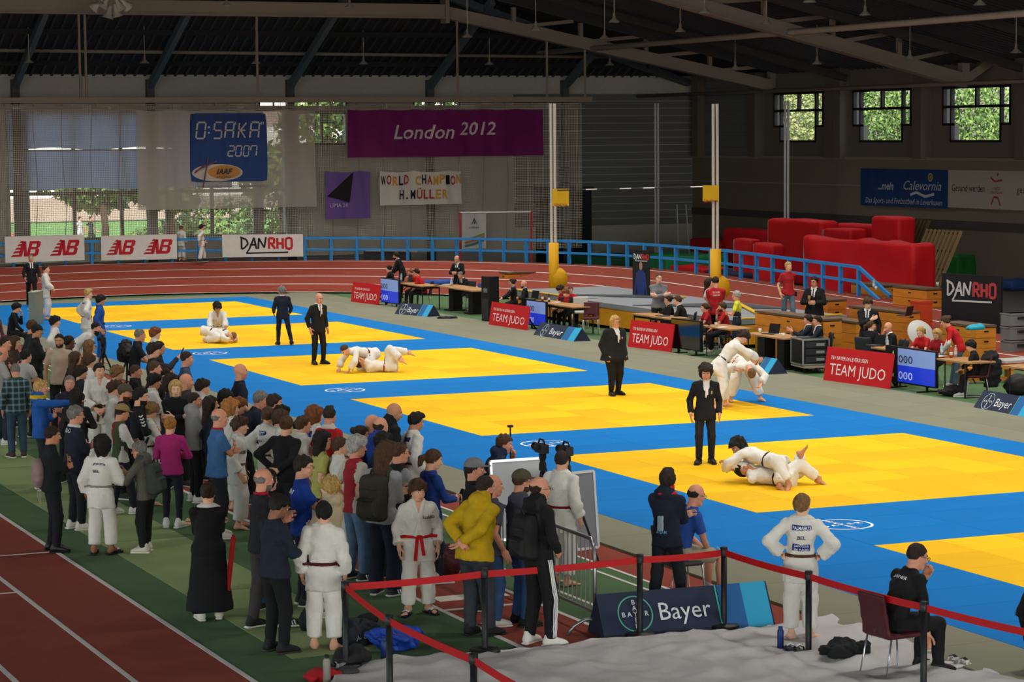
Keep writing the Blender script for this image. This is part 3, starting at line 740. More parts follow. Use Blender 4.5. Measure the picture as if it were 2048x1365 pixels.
def hand_t(pose, h):
    k = (pose, h)
    if k in HANDS: return HANDS[k]
    cu = {'relaxed': 26, 'fist': 72, 'flat': 6}[pose]
    f = Fld((-.075, -.03, -.1), (.075, .21, .04), h)
    f.rbox((0, .048, 0), (.04, .048, .0135), .012, k=0); f.cone((0, -.02, 0), (0, .02, 0), .026, .027, .02, ex=A([1., 0, 0]), kx=1.15)
    rr = max(.0095, h*.7)
    for i, (x, L) in enumerate(((.03, .072), (.0105, .08), (-.009, .075), (-.028, .06))):
        p = A([x, .092, 0.]); a = rad(cu*.35); sp = x*.9
        for j, (l, dr) in enumerate(((.45, .7), (.32, .9), (.26, .7))):
            d = A([sp*(1 if pose != 'fist' else .2), cos(a), -sin(a)]); q = p+nrm(d)*L*l; f.cone(p, q, rr*(1-.06*j), rr*(.94-.06*j), .004); p = q; a += rad(cu*dr)
    t = A([.036, .022, -.006]); sp = .75 if pose != 'fist' else .25
    for l, d in ((.04, (sp, .75, -.25)), (.034, (sp*.5, .85, -.35)), (.026, (.1, .9, -.35))):
        q = t+nrm(d)*l; f.cone(t, q, .0125, .0105, .006); t = q
    HANDS[k] = fmesh(f); return HANDS[k]
FEET = {}
def foot_t(kind, h):
    k = (kind, h)
    if k in FEET: return FEET[k]
    f = Fld((-.09, -.12, -.02), (.09, .24, .16), h)
    if kind == 'bare':
        f.cone((0, -.005, .1), (0, -.01, .05), .036, .038, 0); f.ell((0, -.035, .03), (.033, .035, .032), .03); f.cone((0, .0, .055), (0, .12, .025), .036, .022, .03, ex=A([1., 0, 0]), kx=1.25)
        for i, x in enumerate((.03, .013, -.004, -.019, -.032)): f.cone((x*.9, .13, .016), (x, .188-.014*i, .013), .013-(.0 if i == 0 else .002), .012 if i == 0 else .0085, .004)
        f.clip((0, 0, 0), (0, 0, -1))
    elif kind == 'sole':
        f.rbox((0, .05, .012), (.046, .145, .014), .012, k=0); f.clip((0, 0, 0), (0, 0, -1))
    else:
        low = kind == 'dress'
        f.cone((0, -.04, .05), (0, .11, .035), .044, .038, 0, ex=A([1., 0, 0]), kx=1.12); f.cone((0, -.02, .06), (0, -.02, .1 if low else .115), .044, .042, .03); f.cone((0, .03, .075), (0, .13, .035), .035, .03, .03, ex=A([1., 0, 0]), kx=1.2)
        f.ell((0, .135, .03), (.045, .055, .034), .02); f.clip((0, 0, .018), (0, 0, -1))
    FEET[k] = fmesh(f); return FEET[k]
# ------------------------------------------------------------------ skeleton
def ik(a, t, l1, l2, pole):
    a = A(a, float); t = A(t, float); d = t-a; L = np.linalg.norm(d); L = min(max(L, abs(l1-l2)+.01), (l1+l2)*.998); e = nrm(d); t = a+e*L
    c = (l1*l1+L*L-l2*l2)/(2*l1*L); s = math.sqrt(max(0, 1-c*c)); p = A(pole, float); p = p-e*(p@e)
    if np.linalg.norm(p) < 1e-5: p = A([0, -1., .01]); p = p-e*(p@e)
    return a+e*l1*c+nrm(p)*l1*s, t
ARM = {  # wrist in chest frame, units of height: outward, forward, up ; elbow pole
    'down': ((.145, .03, -.335), (.35, -1, 0), 'relaxed'), 'cross': ((-.055, .125, -.165), (1, -.2, -.7), 'relaxed'), 'crossb': ((-.06, .15, -.15), (1, -.2, -.7), 'relaxed'),
    'hips': ((.125, .0, -.262), (1, -.6, 0), 'relaxed'), 'back': ((.01, -.12, -.265), (1, -.5, 0), 'relaxed'), 'belt': ((.045, .125, -.285), (1, -.5, 0), 'fist'),
    'phone': ((.03, .19, -.225), (.6, -.3, -1), 'fist'), 'chin': ((.0, .105, .0), (.4, .1, -1), 'fist'), 'point': ((.04, .325, -.05), (.5, 0, -1), 'flat'),
    'table': ((.09, .235, -.225), (1, -.3, -.4), 'flat'), 'type': ((.05, .24, -.215), (1, -.3, -.4), 'relaxed'), 'pocket': ((.115, .06, -.275), (1, -.8, 0), 'fist'), 'film': ((.03, .26, .0), (.6, 0, -1), 'fist'),
    'knee': ((.07, .22, -.3), (1, -.2, 0), 'relaxed'), 'lap': ((.03, .2, -.26), (1, -.4, -.3), 'relaxed'), 'hold': ((.03, .14, -.2), (1, -.4, -.5), 'fist'), 'heart': ((-.06, .115, -.13), (1, -.2, -.7), 'flat'), 'gest': ((.1, .24, -.12), (.6, -.3, -1), 'flat'), 'swing': ((.14, .13, -.3), (.3, -1, 0), 'relaxed'), 'swingb': ((.14, -.12, -.3), (.3, -1, 0), 'relaxed')}
SKIN = {'l': '#d9a183', 'p': '#e3b198', 'r': '#cf8f74', 't': '#b98260', 'b': '#8a5a40', 'd': '#5e3c2b'}
HAIRC = {'k': '#15110f', 'n': '#2a1d15', 'b': '#4a3220', 'l': '#7a5a36', 'y': '#b99556', 'r': '#7c4526', 'g': '#75716c', 'w': '#a5a29c', 'o': '#a86f35'}
CLO = {}
def cloth(c, kind='c'):
    if (c, kind) in CLO: return CLO[c, kind]
    if kind == 'plaid':
        def fn(n, l, b):
            tc = n.new('ShaderNodeTexCoord'); sx = n.new('ShaderNodeSeparateXYZ'); l.new(tc.outputs['Object'], sx.inputs[0]); prev = None
            col = n.new('ShaderNodeMixRGB'); col.inputs[1].default_value = (*lin('#1d2f33'), 1); col.inputs[2].default_value = (*lin('#6f8f9c'), 1)
            fs = []
            for o_, sc in ((0, 62), (2, 62)):
                mm = n.new('ShaderNodeMath'); mm.operation = 'MULTIPLY'; mm.inputs[1].default_value = sc; l.new(sx.outputs[o_], mm.inputs[0])
                si = n.new('ShaderNodeMath'); si.operation = 'SINE'; l.new(mm.outputs[0], si.inputs[0])
                gt_ = n.new('ShaderNodeMath'); gt_.operation = 'GREATER_THAN'; gt_.inputs[1].default_value = .62; l.new(si.outputs[0], gt_.inputs[0]); fs.append(gt_)
            ad = n.new('ShaderNodeMath'); ad.operation = 'ADD'; l.new(fs[0].outputs[0], ad.inputs[0]); l.new(fs[1].outputs[0], ad.inputs[1])
            hf = n.new('ShaderNodeMath'); hf.operation = 'MULTIPLY'; hf.inputs[1].default_value = .5; l.new(ad.outputs[0], hf.inputs[0])
            l.new(hf.outputs[0], col.inputs[0]); l.new(col.outputs[0], b.inputs['Base Color']); b.inputs['Roughness'].default_value = .9
        m = node_mat('plaid_cloth', fn)
    elif kind == 'gi': m = mat(c, .9, bump=.45, bscale=170, var=.05, vscale=9, name='judo_cotton')
    elif kind == 'denim': m = mat(c, .9, bump=.3, bscale=120, var=.22, vscale=7, name='denim')
    else: m = mat(c, .88, bump=.3, bscale=70, var=.1, vscale=8, name='cloth')
    CLO[c, kind] = m; return m
class J: pass
def skeleton(h, pose):
    """pose: dict(pel, lean, twist, side, arms, feet...)  returns joints in person space (x right, y forward, z up)"""
    j = J(); P = pose; sit = P.get('sit'); j.h = h
    lean = rad(P.get('lean', 0)); side = rad(P.get('side', 0)); tw = rad(P.get('twist', 0))
    Rc = P.get('Rc'); Rp = P.get('Rp')
    if Rc is None: Rc = rotz(tw) @ roty(side) @ rotx(-lean)
    if Rp is None: Rp = roty(side*.5) @ rotx(-lean*(.45 if not sit else .25))
    pz = P.get('pz', .53) if not sit else (sit+.085)/h
    j.pel = A(P.get('pel', (0, -.55*.25*sin(lean)*(0 if sit else 1), pz)), float)*h
    j.Rc, j.Rp = Rc, Rp
    j.waist = j.pel+Rp[:, 2]*.09*h; j.neck = j.waist+Rc[:, 2]*.225*h
    sw = .103*P.get('sw', 1.); j.sh = [j.neck+Rc[:, 0]*s*sw*h-Rc[:, 2]*.05*h for s in (-1, 1)]
    j.hip = [j.pel+Rp[:, 0]*s*.052*h for s in (-1, 1)]
    arms = P.get('arms', ('down', 'down')); j.el = [0, 0]; j.wr = [0, 0]; j.hp = ['relaxed']*2
    for i, s in enumerate((-1, 1)):
        a = arms[i]
        if isinstance(a, str): w, pole, hp = ARM[a]; 
        else: w, pole, hp = a
        T = j.neck+(Rc @ A([w[0]*s, w[1], w[2]]))*h if len(w) == 3 else A(w[:3])*h
        if P.get('absarm') and not isinstance(a, str): T = A(w)*h; pw = A(pole)
        else: pw = Rc @ A([pole[0]*s, pole[1], pole[2]])
        j.el[i], j.wr[i] = ik(j.sh[i], T, .17*h, .15*h, pw); j.hp[i] = hp
    ft = P.get('feet'); j.kn = [0, 0]; j.an = [0, 0]; j.fd = []
    if ft is None:
        if sit: ft = ((-.075, .235, .045), (.075, .25, .045))
        else: ft = ((-.062, -.01, .045), (.066, .012, .045))
    kp = P.get('kpole', ((0, 1, .15), (0, 1, .15)))
    for i in (0, 1): j.kn[i], j.an[i] = ik(j.hip[i], A(ft[i])*h, .247*h, .242*h, A(kp[i], float)+A([(-.12, .12)[i], 0, 0]))
    j.Rh = Rc @ rotz(rad(P.get('hy', 0))) @ rotx(rad(P.get('hp', 0))) @ roty(rad(P.get('hr', 0)))
    if P.get('headup', True) and 'Rc' not in P: j.Rh = rotz(tw*.5) @ roty(side*.3) @ rotx(-lean*.35) @ rotz(rad(P.get('hy', 0))) @ rotx(rad(P.get('hp', 0)))
    if P.get('Rh') is not None: j.Rh = P['Rh']
    j.ftd = P.get('ftd', (14, -14)); j.ftp = P.get('ftp', (0, 0))
    j.ftR = P.get('ftR', (None, None))
    return j
def hand_rot(el, wr, palm):
    y = nrm(wr-el); z = -A(palm, float); z = z-y*(z@y)
    if np.linalg.norm(z) < 1e-4: z = A([0, 0, 1.])-y*y[2]
    z = nrm(z); return np.stack([np.cross(y, z), y, z], 1)
# ------------------------------------------------------------------ person builder
NP = [0]
def person(label, loc, yaw, h, pose, top=('tee', '#444444'), bot=('pants', '#1b1c20'), shoes=('shoe', '#222222'), hair=('short', 'n'), skin='l', bulk=1., ext=(), lod=None, group=None, seed=None, cat='person'):
    NP[0] += 1; seed = NP[0] if seed is None else seed
    px = lod or pxm(loc); vox = .0175 if px > 170 else (.0212 if px > 135 else (.0255 if px > 100 else (.03 if px > 70 else .035)))
    if any(e[0] == 'fine' for e in ext): vox = .0135
    hd = .009 if px > 150 else (.011 if px > 120 else (.0135 if px > 90 else .017)); hh = .0125 if px > 150 else (.0155 if px > 110 else .02); hf = min(hh*1.35, .018); hr = hd*1.2
    j = skeleton(h, pose); b = bulk; Rc, Rp = j.Rc, j.Rp; ex, ez = Rc[:, 0], Rc[:, 2]; pex = Rp[:, 0]
    hs = 1.05*(h/1.75)**.6; oh = (h-.23*hs)-.845*h; ho = j.neck+Rc[:, 2]*oh+Rc[:, 1]*.012*h
    sk = mat(SKIN[skin], .55, bump=.12, bscale=90, var=.05, vscale=20, spec=.4, name='skin'); s_ = lin(SKIN[skin])
    hc = HAIRC.get(hair[1], hair[1]) if hair else '#2a1d15'
    hm = mat(hc, .62, bump=.9, bscale=110, var=.5, vscale=45, name='hair', spec=.3, stretch=(1, 1, .35))
    lip = mat(tuple(round(c*q, 4) for c, q in zip(s_, (.8, .55, .55))), .5, name='lips'); brow = mat(tuple(round(c, 4) for c in np.minimum(A(lin(hc))*.9+A(s_)*.1, 1)), .8, name='brow')
    opts = {e[0]: e for e in ext}
    beard = hm if 'beard' in opts else (mat(tuple(round(c*.8, 4) for c in s_), .7, name='stubble') if 'stubble' in opts else sk)
    scalp = brow if (hair and hair[0] == 'crop') else sk
    mats = [sk, lip, brow, beard, mat('#e6e0d8', .3, name='eye_white'), mat('#1d1512', .2, name='iris'), scalp]
    mb = MB()
    # torso, limbs
    mb.tube([j.pel-Rp[:, 2]*.06*h, j.pel, j.waist, j.waist*.5+j.neck*.5, j.neck-ez*.03*h, j.neck+ez*.02*h], A([.05, .06, .05, .06, .05, .028])*h*.9, 10, 0)
    for i in (0, 1):
        mb.tube([j.sh[i], j.sh[i]*.5+j.el[i]*.5, j.el[i], j.el[i]*.6+j.wr[i]*.4, j.wr[i]], A([.027, .027, .021, .0215, .0145])*h*(.75+.25*b), 8, 0)
        mb.tube([j.hip[i], j.hip[i]*.5+j.kn[i]*.5, j.kn[i], j.kn[i]*.65+j.an[i]*.35, j.an[i]], A([.045, .042, .03, .031, .019])*h*(.75+.25*b), 8, 0)
    for V, F, m in head_t(hd):
        q = np.clip((V[:, 2:]+.03)/.075, 0, 1); mb.add(ho+((V*hs) @ j.Rh.T)*q+((V*hs) @ Rc.T)*(1-q), F, m)
    for i, s in enumerate((-1, 1)):
        palm = {'down': -s*ex}.get('down') if pose.get('arms', ('down',)*2)[i] in ('down', 'swing', 'swingb', 'hips', 'pocket') else None
        if palm is None: palm = A([0, 0, -1.]) if pose.get('arms', ('down',)*2)[i] in ('table', 'type', 'knee', 'lap', 'point', 'film') else -j.Rc[:, 1]*.8-s*ex*.6
        if pose.get('palms') is not None: palm = A(pose['palms'][i], float)
        R = hand_rot(j.el[i], j.wr[i], palm); V, F = hand_t(j.hp[i], hh); V = V*A([s*1., 1, 1])*hs*1.02
        # thumb forward / inward
        if (R[:, 0]*s) @ (Rc[:, 1]*.8-s*ex*.3+ez*.5) < 0: V = V*A([-1., 1, 1]); fl = s > 0
        else: fl = s < 0
        mb.add(j.wr[i]+V @ R.T, F[:, ::-1] if fl else F, 0)
    fr = []
    for i, s in enumerate((-1, 1)):
        d = j.an[i]-j.kn[i]; R = rotz(rad(j.ftd[i])) @ rotx(rad(j.ftp[i]))
        if j.ftR[i] is not None: R = A(j.ftR[i])
        o = j.an[i]-R @ A([0, 0, .045*h]); fr.append((R, o))
        if shoes[0] in ('bare', 'slide'): V, F = foot_t('bare', hh); mb.add(o+(V*hs+[0, 0, .022 if shoes[0] == 'slide' else 0]) @ R.T, F, 0)
    root = mb.build('person', mats, None, True, tuple(loc), yaw-pi/2); tag(root, label, cat, group)
    def child(name, V, F, m, mi=None, par=None):
        if len(F) == 0: return None
        o = MB().add(V, F, 0 if mi is None else mi).build(name, m, par or root, True); return o
    # ---- shoes
    for i, s in enumerate((-1, 1)):
        R, o = fr[i]
        if shoes[0] == 'slide':
            V, F = foot_t('sole', hf); sl = child('slide_sandal', o+(V*hs) @ R.T, F, mat('#15161a', .6))
            q = MB().tube([(-.05, .1, .015), (-.045, .1, .055), (0, .1, .072), (.045, .1, .055), (.05, .1, .015)], .034, 6, sq=(1., .22)); V = np.concatenate(q.V); q.V = [o+(V*hs) @ R.T]; q.build('strap', mat('#20222a', .6), sl, True)
            for k in (-1, 0, 1):
                q = MB().tube([(-.04, .1+k*.019, .062), (0, .1+k*.019, .082), (.04, .1+k*.019, .062)], .006, 5); V = np.concatenate(q.V); q.V = [o+(V*hs) @ R.T]; q.build('stripe', mat('#dedede', .6), sl, True)
        elif shoes[0] != 'bare':
            V, F = foot_t('dress' if shoes[0] == 'dress' else 'shoe', hf); sh_ = child('shoe', o+(V*hs) @ R.T, F, mat(shoes[1], .4 if shoes[0] == 'dress' else .7, bump=.15, bscale=80))
            V, F = foot_t('sole', hf); sc = mat(shoes[2] if len(shoes) > 2 else ('#17171a' if shoes[0] == 'dress' else '#d8d4ca'), .7)
            child('sole', o+(V*A([1.02, .98, 1.0])*hs) @ R.T, F, sc, None, sh_)
            if len(shoes) > 3:
                for k in (0, 1, 2):
                    q = MB().tube([(s*.052, .035+.028*k, .03), (s*.044, .018+.028*k, .075)], .008, 5); V = np.concatenate(q.V); q.V = [o+(V*hs*1.06) @ R.T]; q.build('stripe', mat(shoes[3], .6), sh_, True)
    # ---- trousers
    st, bc = bot[:2]; f = None
    P_ = A([j.pel, *j.hip, *j.kn, *j.an]); 
    if st:
        f = Fld(P_.min(0)-.24, P_.max(0)+.24, vox)
        w = {'pants': (.053, .042, .034, .96, .005), 'slim': (.05, .036, .027, .97, .004), 'jeans': (.053, .043, .037, .98, .005), 'gi': (.06, .058, .052, .84, .0065), 'shorts': (.054, .052, .05, .0, .005), 'wide': (.06, .054, .05, .99, .006), 'track': (.053, .046, .034, .97, .005), 'robe': (.06, .06, .06, .98, .004)}[st]
        f.cone(j.pel+Rp[:, 2]*.045*h, j.pel-Rp[:, 2]*.02*h, .052*h*b, .06*h*b, 0, ex=pex, kx=1.4)
        for i in (0, 1):
            if st == 'shorts': f.cone(j.hip[i], j.hip[i]*.15+j.kn[i]*.85, w[0]*h*b, w[1]*h*b, .025, cap=True)
            else:
                f.cone(j.hip[i], j.kn[i], w[0]*h*b, w[1]*h*(.6+.4*b), .025); f.cone(j.kn[i], j.kn[i]*(1-w[3])+j.an[i]*w[3], w[1]*h*(.6+.4*b), w[2]*h, .02, cap=True)
        if st == 'robe': f.cone(j.pel, (j.an[0]+j.an[1])/2+A([0, 0, .03*h]), .08*h*b, .125*h*b, .03, cap=True, ex=pex, kx=1.25)
        f.noise(w[4]*.55*h/1.7, 34, seed*7+1)
        V, F = fmesh(f); tm = cloth(bc, {'gi': 'gi', 'jeans': 'denim'}.get(st, 'c')); mm = [tm]; mi = None
        child({'jeans': 'jeans', 'shorts': 'shorts', 'robe': 'long_skirt'}.get(st, 'trousers'), V, F, mm, mi)
        if 'sidestripe' in opts:
            for i, s in enumerate((-1, 1)):
                for k in (-1, 0, 1):
                    q = [a_*(1-t_)+b_*t_+Rp[:, 1]*k*.019 for a_, b_ in ((j.hip[i], j.kn[i]), (j.kn[i], j.an[i])) for t_ in np.linspace(.02, .93, 9)]
                    V, F = None, None; MB().tube(f.march(A(q)+pex*s*.25, -pex*s)+pex*s*.008, .0075, 5).build('stripe', mat('#d8d8d8', .8), root, True)
    # ---- upper garment
    st, tcx = top[:2]; T2 = top[2] if len(top) > 2 else {}
    chest = j.neck-ez*.105*h; P_ = A([j.pel-Rp[:, 2]*.13*h, j.neck, *j.sh, *j.el, *j.wr])
    ftr = f; f = Fld(P_.min(0)-.2, P_.max(0)+.2, vox)
    e = {'gi': .007, 'tee': .001, 'polo': .001, 'long': .002, 'hoodie': .008, 'suit': .007, 'puffer': .014, 'vest': .006}[st]*h
    f.cone(j.waist, chest, .058*h*b+e, .066*h*(.5+.5*b)+e, 0, ex=ex, kx=1.36); f.cone(chest, j.neck-ez*.035*h, .066*h*(.5+.5*b)+e, .046*h+e, .03, ex=ex, kx=1.36)
    hem = {'gi': .125, 'suit': .085, 'tee': .05, 'polo': .05, 'long': .045, 'hoodie': .05, 'puffer': .05, 'vest': .05}[st]; fl = {'gi': .084, 'suit': .08, 'hoodie': .074, 'puffer': .076}.get(st, .074)
    if pose.get('sit'): hem = min(hem, .05)
    f.cone(j.waist, j.pel-Rp[:, 2]*hem*h, .058*h*b+e, fl*h*b+e*.4, .03, cap=True, ex=pex, kx=1.38)
    for i, s in enumerate((-1, 1)):
        f.cone(j.neck-ez*.032*h, j.sh[i]+ez*.004*h, .032*h+e*.4, .031*h+e*.5, .04)
        if st in ('tee', 'polo'): q = j.sh[i]*.3+j.el[i]*.7; f.cone(j.sh[i], q, .034*h*(.7+.3*b), .037*h*(.7+.3*b), .03, cap=True)
        elif st == 'vest' and T2.get('bare'): pass
        else:
            a, bb, c_ = {'gi': (.04, .045, .049), 'hoodie': (.037, .035, .03), 'suit': (.037, .035, .03), 'puffer': (.042, .041, .036)}.get(st, (.034, .031, .026))
            kk = .65+.35*b; en = .8 if st == 'gi' else (T2.get('sl', .94))
            f.cone(j.sh[i], j.el[i], a*h*kk, bb*h*kk, .032); f.cone(j.el[i], j.el[i]*(1-en)+j.wr[i]*en, bb*h*kk, c_*h*kk, .02, cap=True)
    if st in ('hoodie',) or 'hood' in opts: f.ell(j.neck-Rc[:, 1]*.045*h+ez*.0, A([.07, .042, .045])*h, .03, R=Rc); f.cone(j.neck-ez*.02*h, j.neck+ez*.03*h, .05*h, .05*h, .03)
    elif st in ('gi', 'suit', 'polo', 'puffer') or 'collar' in opts: f.cone(j.neck-ez*.03*h, j.neck+ez*.018*h-Rc[:, 1]*.006*h, .05*h, .046*h, .02, cap=True)
    else: f.cone(j.neck-ez*.03*h, j.neck+ez*.004*h, .05*h, .044*h, .02, cap=True)
    if ftr is not None:
        off = np.round((ftr.o-f.o)/vox).astype(int); lo = np.maximum(off, 0); hi = np.minimum(off+A(ftr.D.shape), A(f.D.shape))
        if (hi > lo).all():
            a_ = tuple(slice(lo[i], hi[i]) for i in range(3)); b_ = tuple(slice(lo[i]-off[i], hi[i]-off[i]) for i in range(3))
            zp = f.frame(j.pel, Rp)[2][a_[0], a_[1], a_[2]] if False else np.broadcast_to(f.frame(j.pel, Rp)[2], f.D.shape)[a_]
            hp_ = (.07 if pose.get('sit') else -hem)*h
            f.put(a_, np.maximum(ftr.D[b_]-.009, hp_-zp).astype(F4), .02)
    f.noise({'gi': .0058, 'puffer': .003, 'suit': .0022, 'long': .003, 'hoodie': .0038}.get(st, .0028)*h/1.7, 30, seed*7+3)
    if vox < .026: f.noise(.0024 if st == 'gi' else .0016, 62, seed*7+4)
    if st == 'puffer':
        xc, yc, zc = f.frame(j.neck, Rc); f.D = f.D+(.006*np.abs(np.sin(zc*62))).astype(F4)
    V, F = fmesh(f); c = (V[F].mean(1)-j.neck) @ Rc/h; mi = np.zeros(len(F), int)
    m0 = cloth(tcx, 'gi' if st == 'gi' else T2.get('k', 'c')); mm = [m0]
    front = c[:, 1] > .005
    if st == 'gi':
        mm = [m0, sk]; wv = .034*np.clip((c[:, 2]+.135)/.135, 0, 1.25); mi[front & (np.abs(c[:, 0]) < wv) & (c[:, 2] < .04)] = 1
    if st == 'suit':
        mm = [m0, cloth(T2.get('shirt', '#d9d8d4')), cloth(T2.get('tie', '#3a3f55'))]; wv = .04*np.clip((c[:, 2]+.2)/.2, 0, 1.1)
        mi[front & (np.abs(c[:, 0]) < wv)] = 1; mi[(c[:, 2] > .004) & (np.abs(c[:, 0]) < .05)] = 1
        if T2.get('tie') is not None: mi[front & (np.abs(c[:, 0]) < .011-.03*np.clip(c[:, 2]+.03, -.2, 0)*.3) & (np.abs(c[:, 0]) < wv) & (c[:, 2] < -.005)] = 2
    if 'pred' in T2: mm = [m0]+[cloth(x) for x in T2['cols']]; mi = np.asarray(T2['pred'](c)).astype(int)
    nm = {'gi': 'judo_jacket', 'tee': 't_shirt', 'polo': 'polo_shirt', 'long': 'sweater', 'hoodie': 'hoodie', 'suit': 'suit_jacket', 'puffer': 'puffer_jacket', 'vest': 'vest'}[st]
    gar = child(nm, V, F, mm, mi)
    xc, yc, zc = f.frame(j.neck, Rc); xw, yw, zw = f.frame(j.waist, Rp); D = f.D
    armless = np.abs(xc) < .125*h
    def over(name, reg, t, m, par=None):
        V, F = snets(np.maximum(D-t, reg).astype(F4), f.o, f.h)
        if len(F): return child(name, V, F, m, None, par or gar)
    if st == 'gi':
        lap = 1e3
        for s in (-1, 1):
            x0, x1 = s*.036*h, -s*.03*h; xl = x0+(x1-x0)*np.clip(-zc/(.26*h), 0, 1); lap = np.minimum(lap, np.abs(xc-xl)-.017*h)
        over('lapel', np.maximum(np.maximum(lap, -yc+.0), np.maximum(zc-.03*h, -zc-.27*h)), .008, m0)
        over('collar', np.maximum(np.maximum(np.abs(zc-.008*h)-.014*h, np.sqrt(xc**2+yc**2)-.085*h), yc-.03*h), .009, m0)
        if 'belt' in opts:
            bm = cloth(opts['belt'][1]); o = over('belt', np.maximum(np.abs(zw+.03*h)-.0125*h, np.sqrt(xw**2+yw**2)-.145*h*b), .009, bm)
            kp = f.march(A([j.waist-Rp[:, 2]*.03*h+Rp[:, 1]*.3]), -Rp[:, 1])[0]
            if 'belthang' not in opts or opts['belthang'][1]:
                q = MB(); q.box(kp, (.06, .04, .05), Rp)
                dn = A([0, 0, -1.]) if abs(Rp[2][2]) > .5 else -Rp[:, 2]
                for s, mm_ in ((-1, 0), (1, 1)): q.beam(kp+pex*s*.02, kp+pex*s*.05+dn*(.24+.03*s)+Rp[:, 1]*.03, .04, .008, 1 if (mm_ and len(opts['belt']) > 2) else 0, up=Rp[:, 1])
                q.build('belt_ends', [bm, cloth(opts['belt'][2])] if len(opts['belt']) > 2 else bm, gar)
    if st == 'suit':
        lap = 1e3
        for s in (-1, 1):
            xl = s*(.043*h*np.clip((zc+.2*h)/(.2*h), 0, 1.1)+.008*h); lap = np.minimum(lap, np.abs(xc-xl)-.013*h)
        over('lapel', np.maximum(np.maximum(lap, -yc+.005*h), np.maximum(zc-.01*h, -zc-.2*h)), .007, m0)
        if 'badge' in opts: over('badge', np.maximum(np.maximum(np.abs(xc+.055*h)-.014*h, np.abs(zc+.115*h)-.02*h), -yc), .01, cloth(opts['badge'][1]))
    for x in ext:
        if x[0] == 'patch':  # ('patch', side, z, w, hh, color [,x])
            sy = -1 if x[1] == 'back' else 1; x0 = x[6] if len(x) > 6 else 0
            over('patch', np.maximum(np.maximum(np.abs(xc-x0*h)-x[3]*h, np.abs(zc-x[2]*h)-x[4]*h), -sy*yc), .005, mat(x[5], .8))
        elif x[0] == 'text':  # ('text', side, z, height, string, color [,x, width])
            sy = -1 if x[1] == 'back' else 1; q = MB(); x0 = x[6] if len(x) > 6 else 0
            o = j.neck+Rc @ A([x0*h, sy*.3, x[2]*h])
            put_text(q, x[4], o, Rc[:, 0] if sy < 0 else -Rc[:, 0], Rc[:, 2], x[3]*h, 0, bold=.015, width=(x[7]*h if len(x) > 7 and x[7] else None), warp=lambda P: f.march(P, -sy*Rc[:, 1])+sy*Rc[:, 1]*.004)
            q.build('lettering', mat(x[5], .8), gar)
        elif x[0] == 'lanyard':
            lap = 1e3
            for s in (-1, 1):
                xl = s*.045*h*np.clip((zc+.22*h)/(.22*h), 0, 1); lap = np.minimum(lap, np.abs(xc-xl)-.006*h)
            over('lanyard', np.maximum(np.maximum(lap, -yc-.03*h), -zc-.22*h), .009, cloth(x[1]))
            over('lanyard_collar', np.maximum(np.maximum(np.abs(zc-.004*h)-.009*h, np.sqrt(xc**2+yc**2)-.085*h), yc-.03*h), .012, cloth(x[1]))
        elif x[0] == 'band':  # horizontal band ('band', z, half, color)
            over('band', np.maximum(np.abs(zc-x[1]*h)-x[2]*h, np.abs(xc)-.13*h), .006, cloth(x[3]))
        elif x[0] == 'collarband': over('collar', np.maximum(np.abs(zc-.006*h)-.02*h, np.sqrt(xc**2+yc**2)-.09*h), .01, cloth(x[1]))
        elif x[0] == 'chevrons':
            for i, s in enumerate((-1, 1)):
                for k in range(4):
                    p = j.sh[i]*(.8-.16*k)+j.el[i]*(.2+.16*k); ax = nrm(j.el[i]-j.sh[i]); out = nrm(Rc[:, 0]*s-ax*(ax@(Rc[:, 0]*s))); q = MB()
                    sd_ = np.cross(ax, out); r_ = .045*h
                    q.beam(p+out*r_-sd_*.03-ax*.015, p+out*r_+ax*.008, .018, .006, up=out); q.beam(p+out*r_+sd_*.03-ax*.015, p+out*r_+ax*.008, .018, .006, up=out); q.build('chevron', mat('#d6d6d6', .8), gar)
        elif x[0] == 'cap':
            V, F = cap_t(hd); cp = child('cap', ho+(V*hs) @ j.Rh.T, F, mat(x[1], .85, bump=.3, bscale=80))
        elif x[0] == 'glasses':
            q = MB()
            for s in (-1, 1):
                an = np.linspace(0, 2*pi, 10, endpoint=False); q.tube(A([[s*.031+.021*cos(a), .113, .112+.016*sin(a)] for a in an]), .0028, 4, closed=True); q.tube([(s*.052, .111, .115), (s*.08, .05, .115), (s*.082, -.01, .112)], .0028, 4)
            q.tube([(-.011, .115, .116), (.011, .115, .116)], .0028, 4); Vq = np.concatenate(q.V); q.V = [ho+(Vq*hs) @ j.Rh.T]; q.build('glasses', mat(x[1] if len(x) > 1 else '#1c1a1a', .3), root)
    if hair:
        V, F = hair_t(hair[0], hr); child('hair', ho+(V*hs) @ j.Rh.T, F, hm)
    root_info = dict(root=root, j=j, f=f, loc=A(loc, float), yaw=yaw, h=h, ho=ho, hs=hs)
    return root_info
def crown(h, pose):
    j = skeleton(h, pose); hs = 1.05*(h/1.75)**.6; oh = (h-.23*hs)-.845*h; return j.neck+j.Rc[:, 2]*oh+j.Rc[:, 1]*.012*h+j.Rh @ A([0, 0, .235*hs])
def face(a): return CYAW-rad(a)      # a: 0 = back to the camera, 90 = facing picture right, 180 = facing the camera
def by_head(u, v, h, pose, a, z=ZT):
    c = crown(h, pose); w = rotz(face(a)-pi/2) @ c; P = G(u, v, z+c[2]); return A([P[0]-w[0], P[1]-w[1], z])
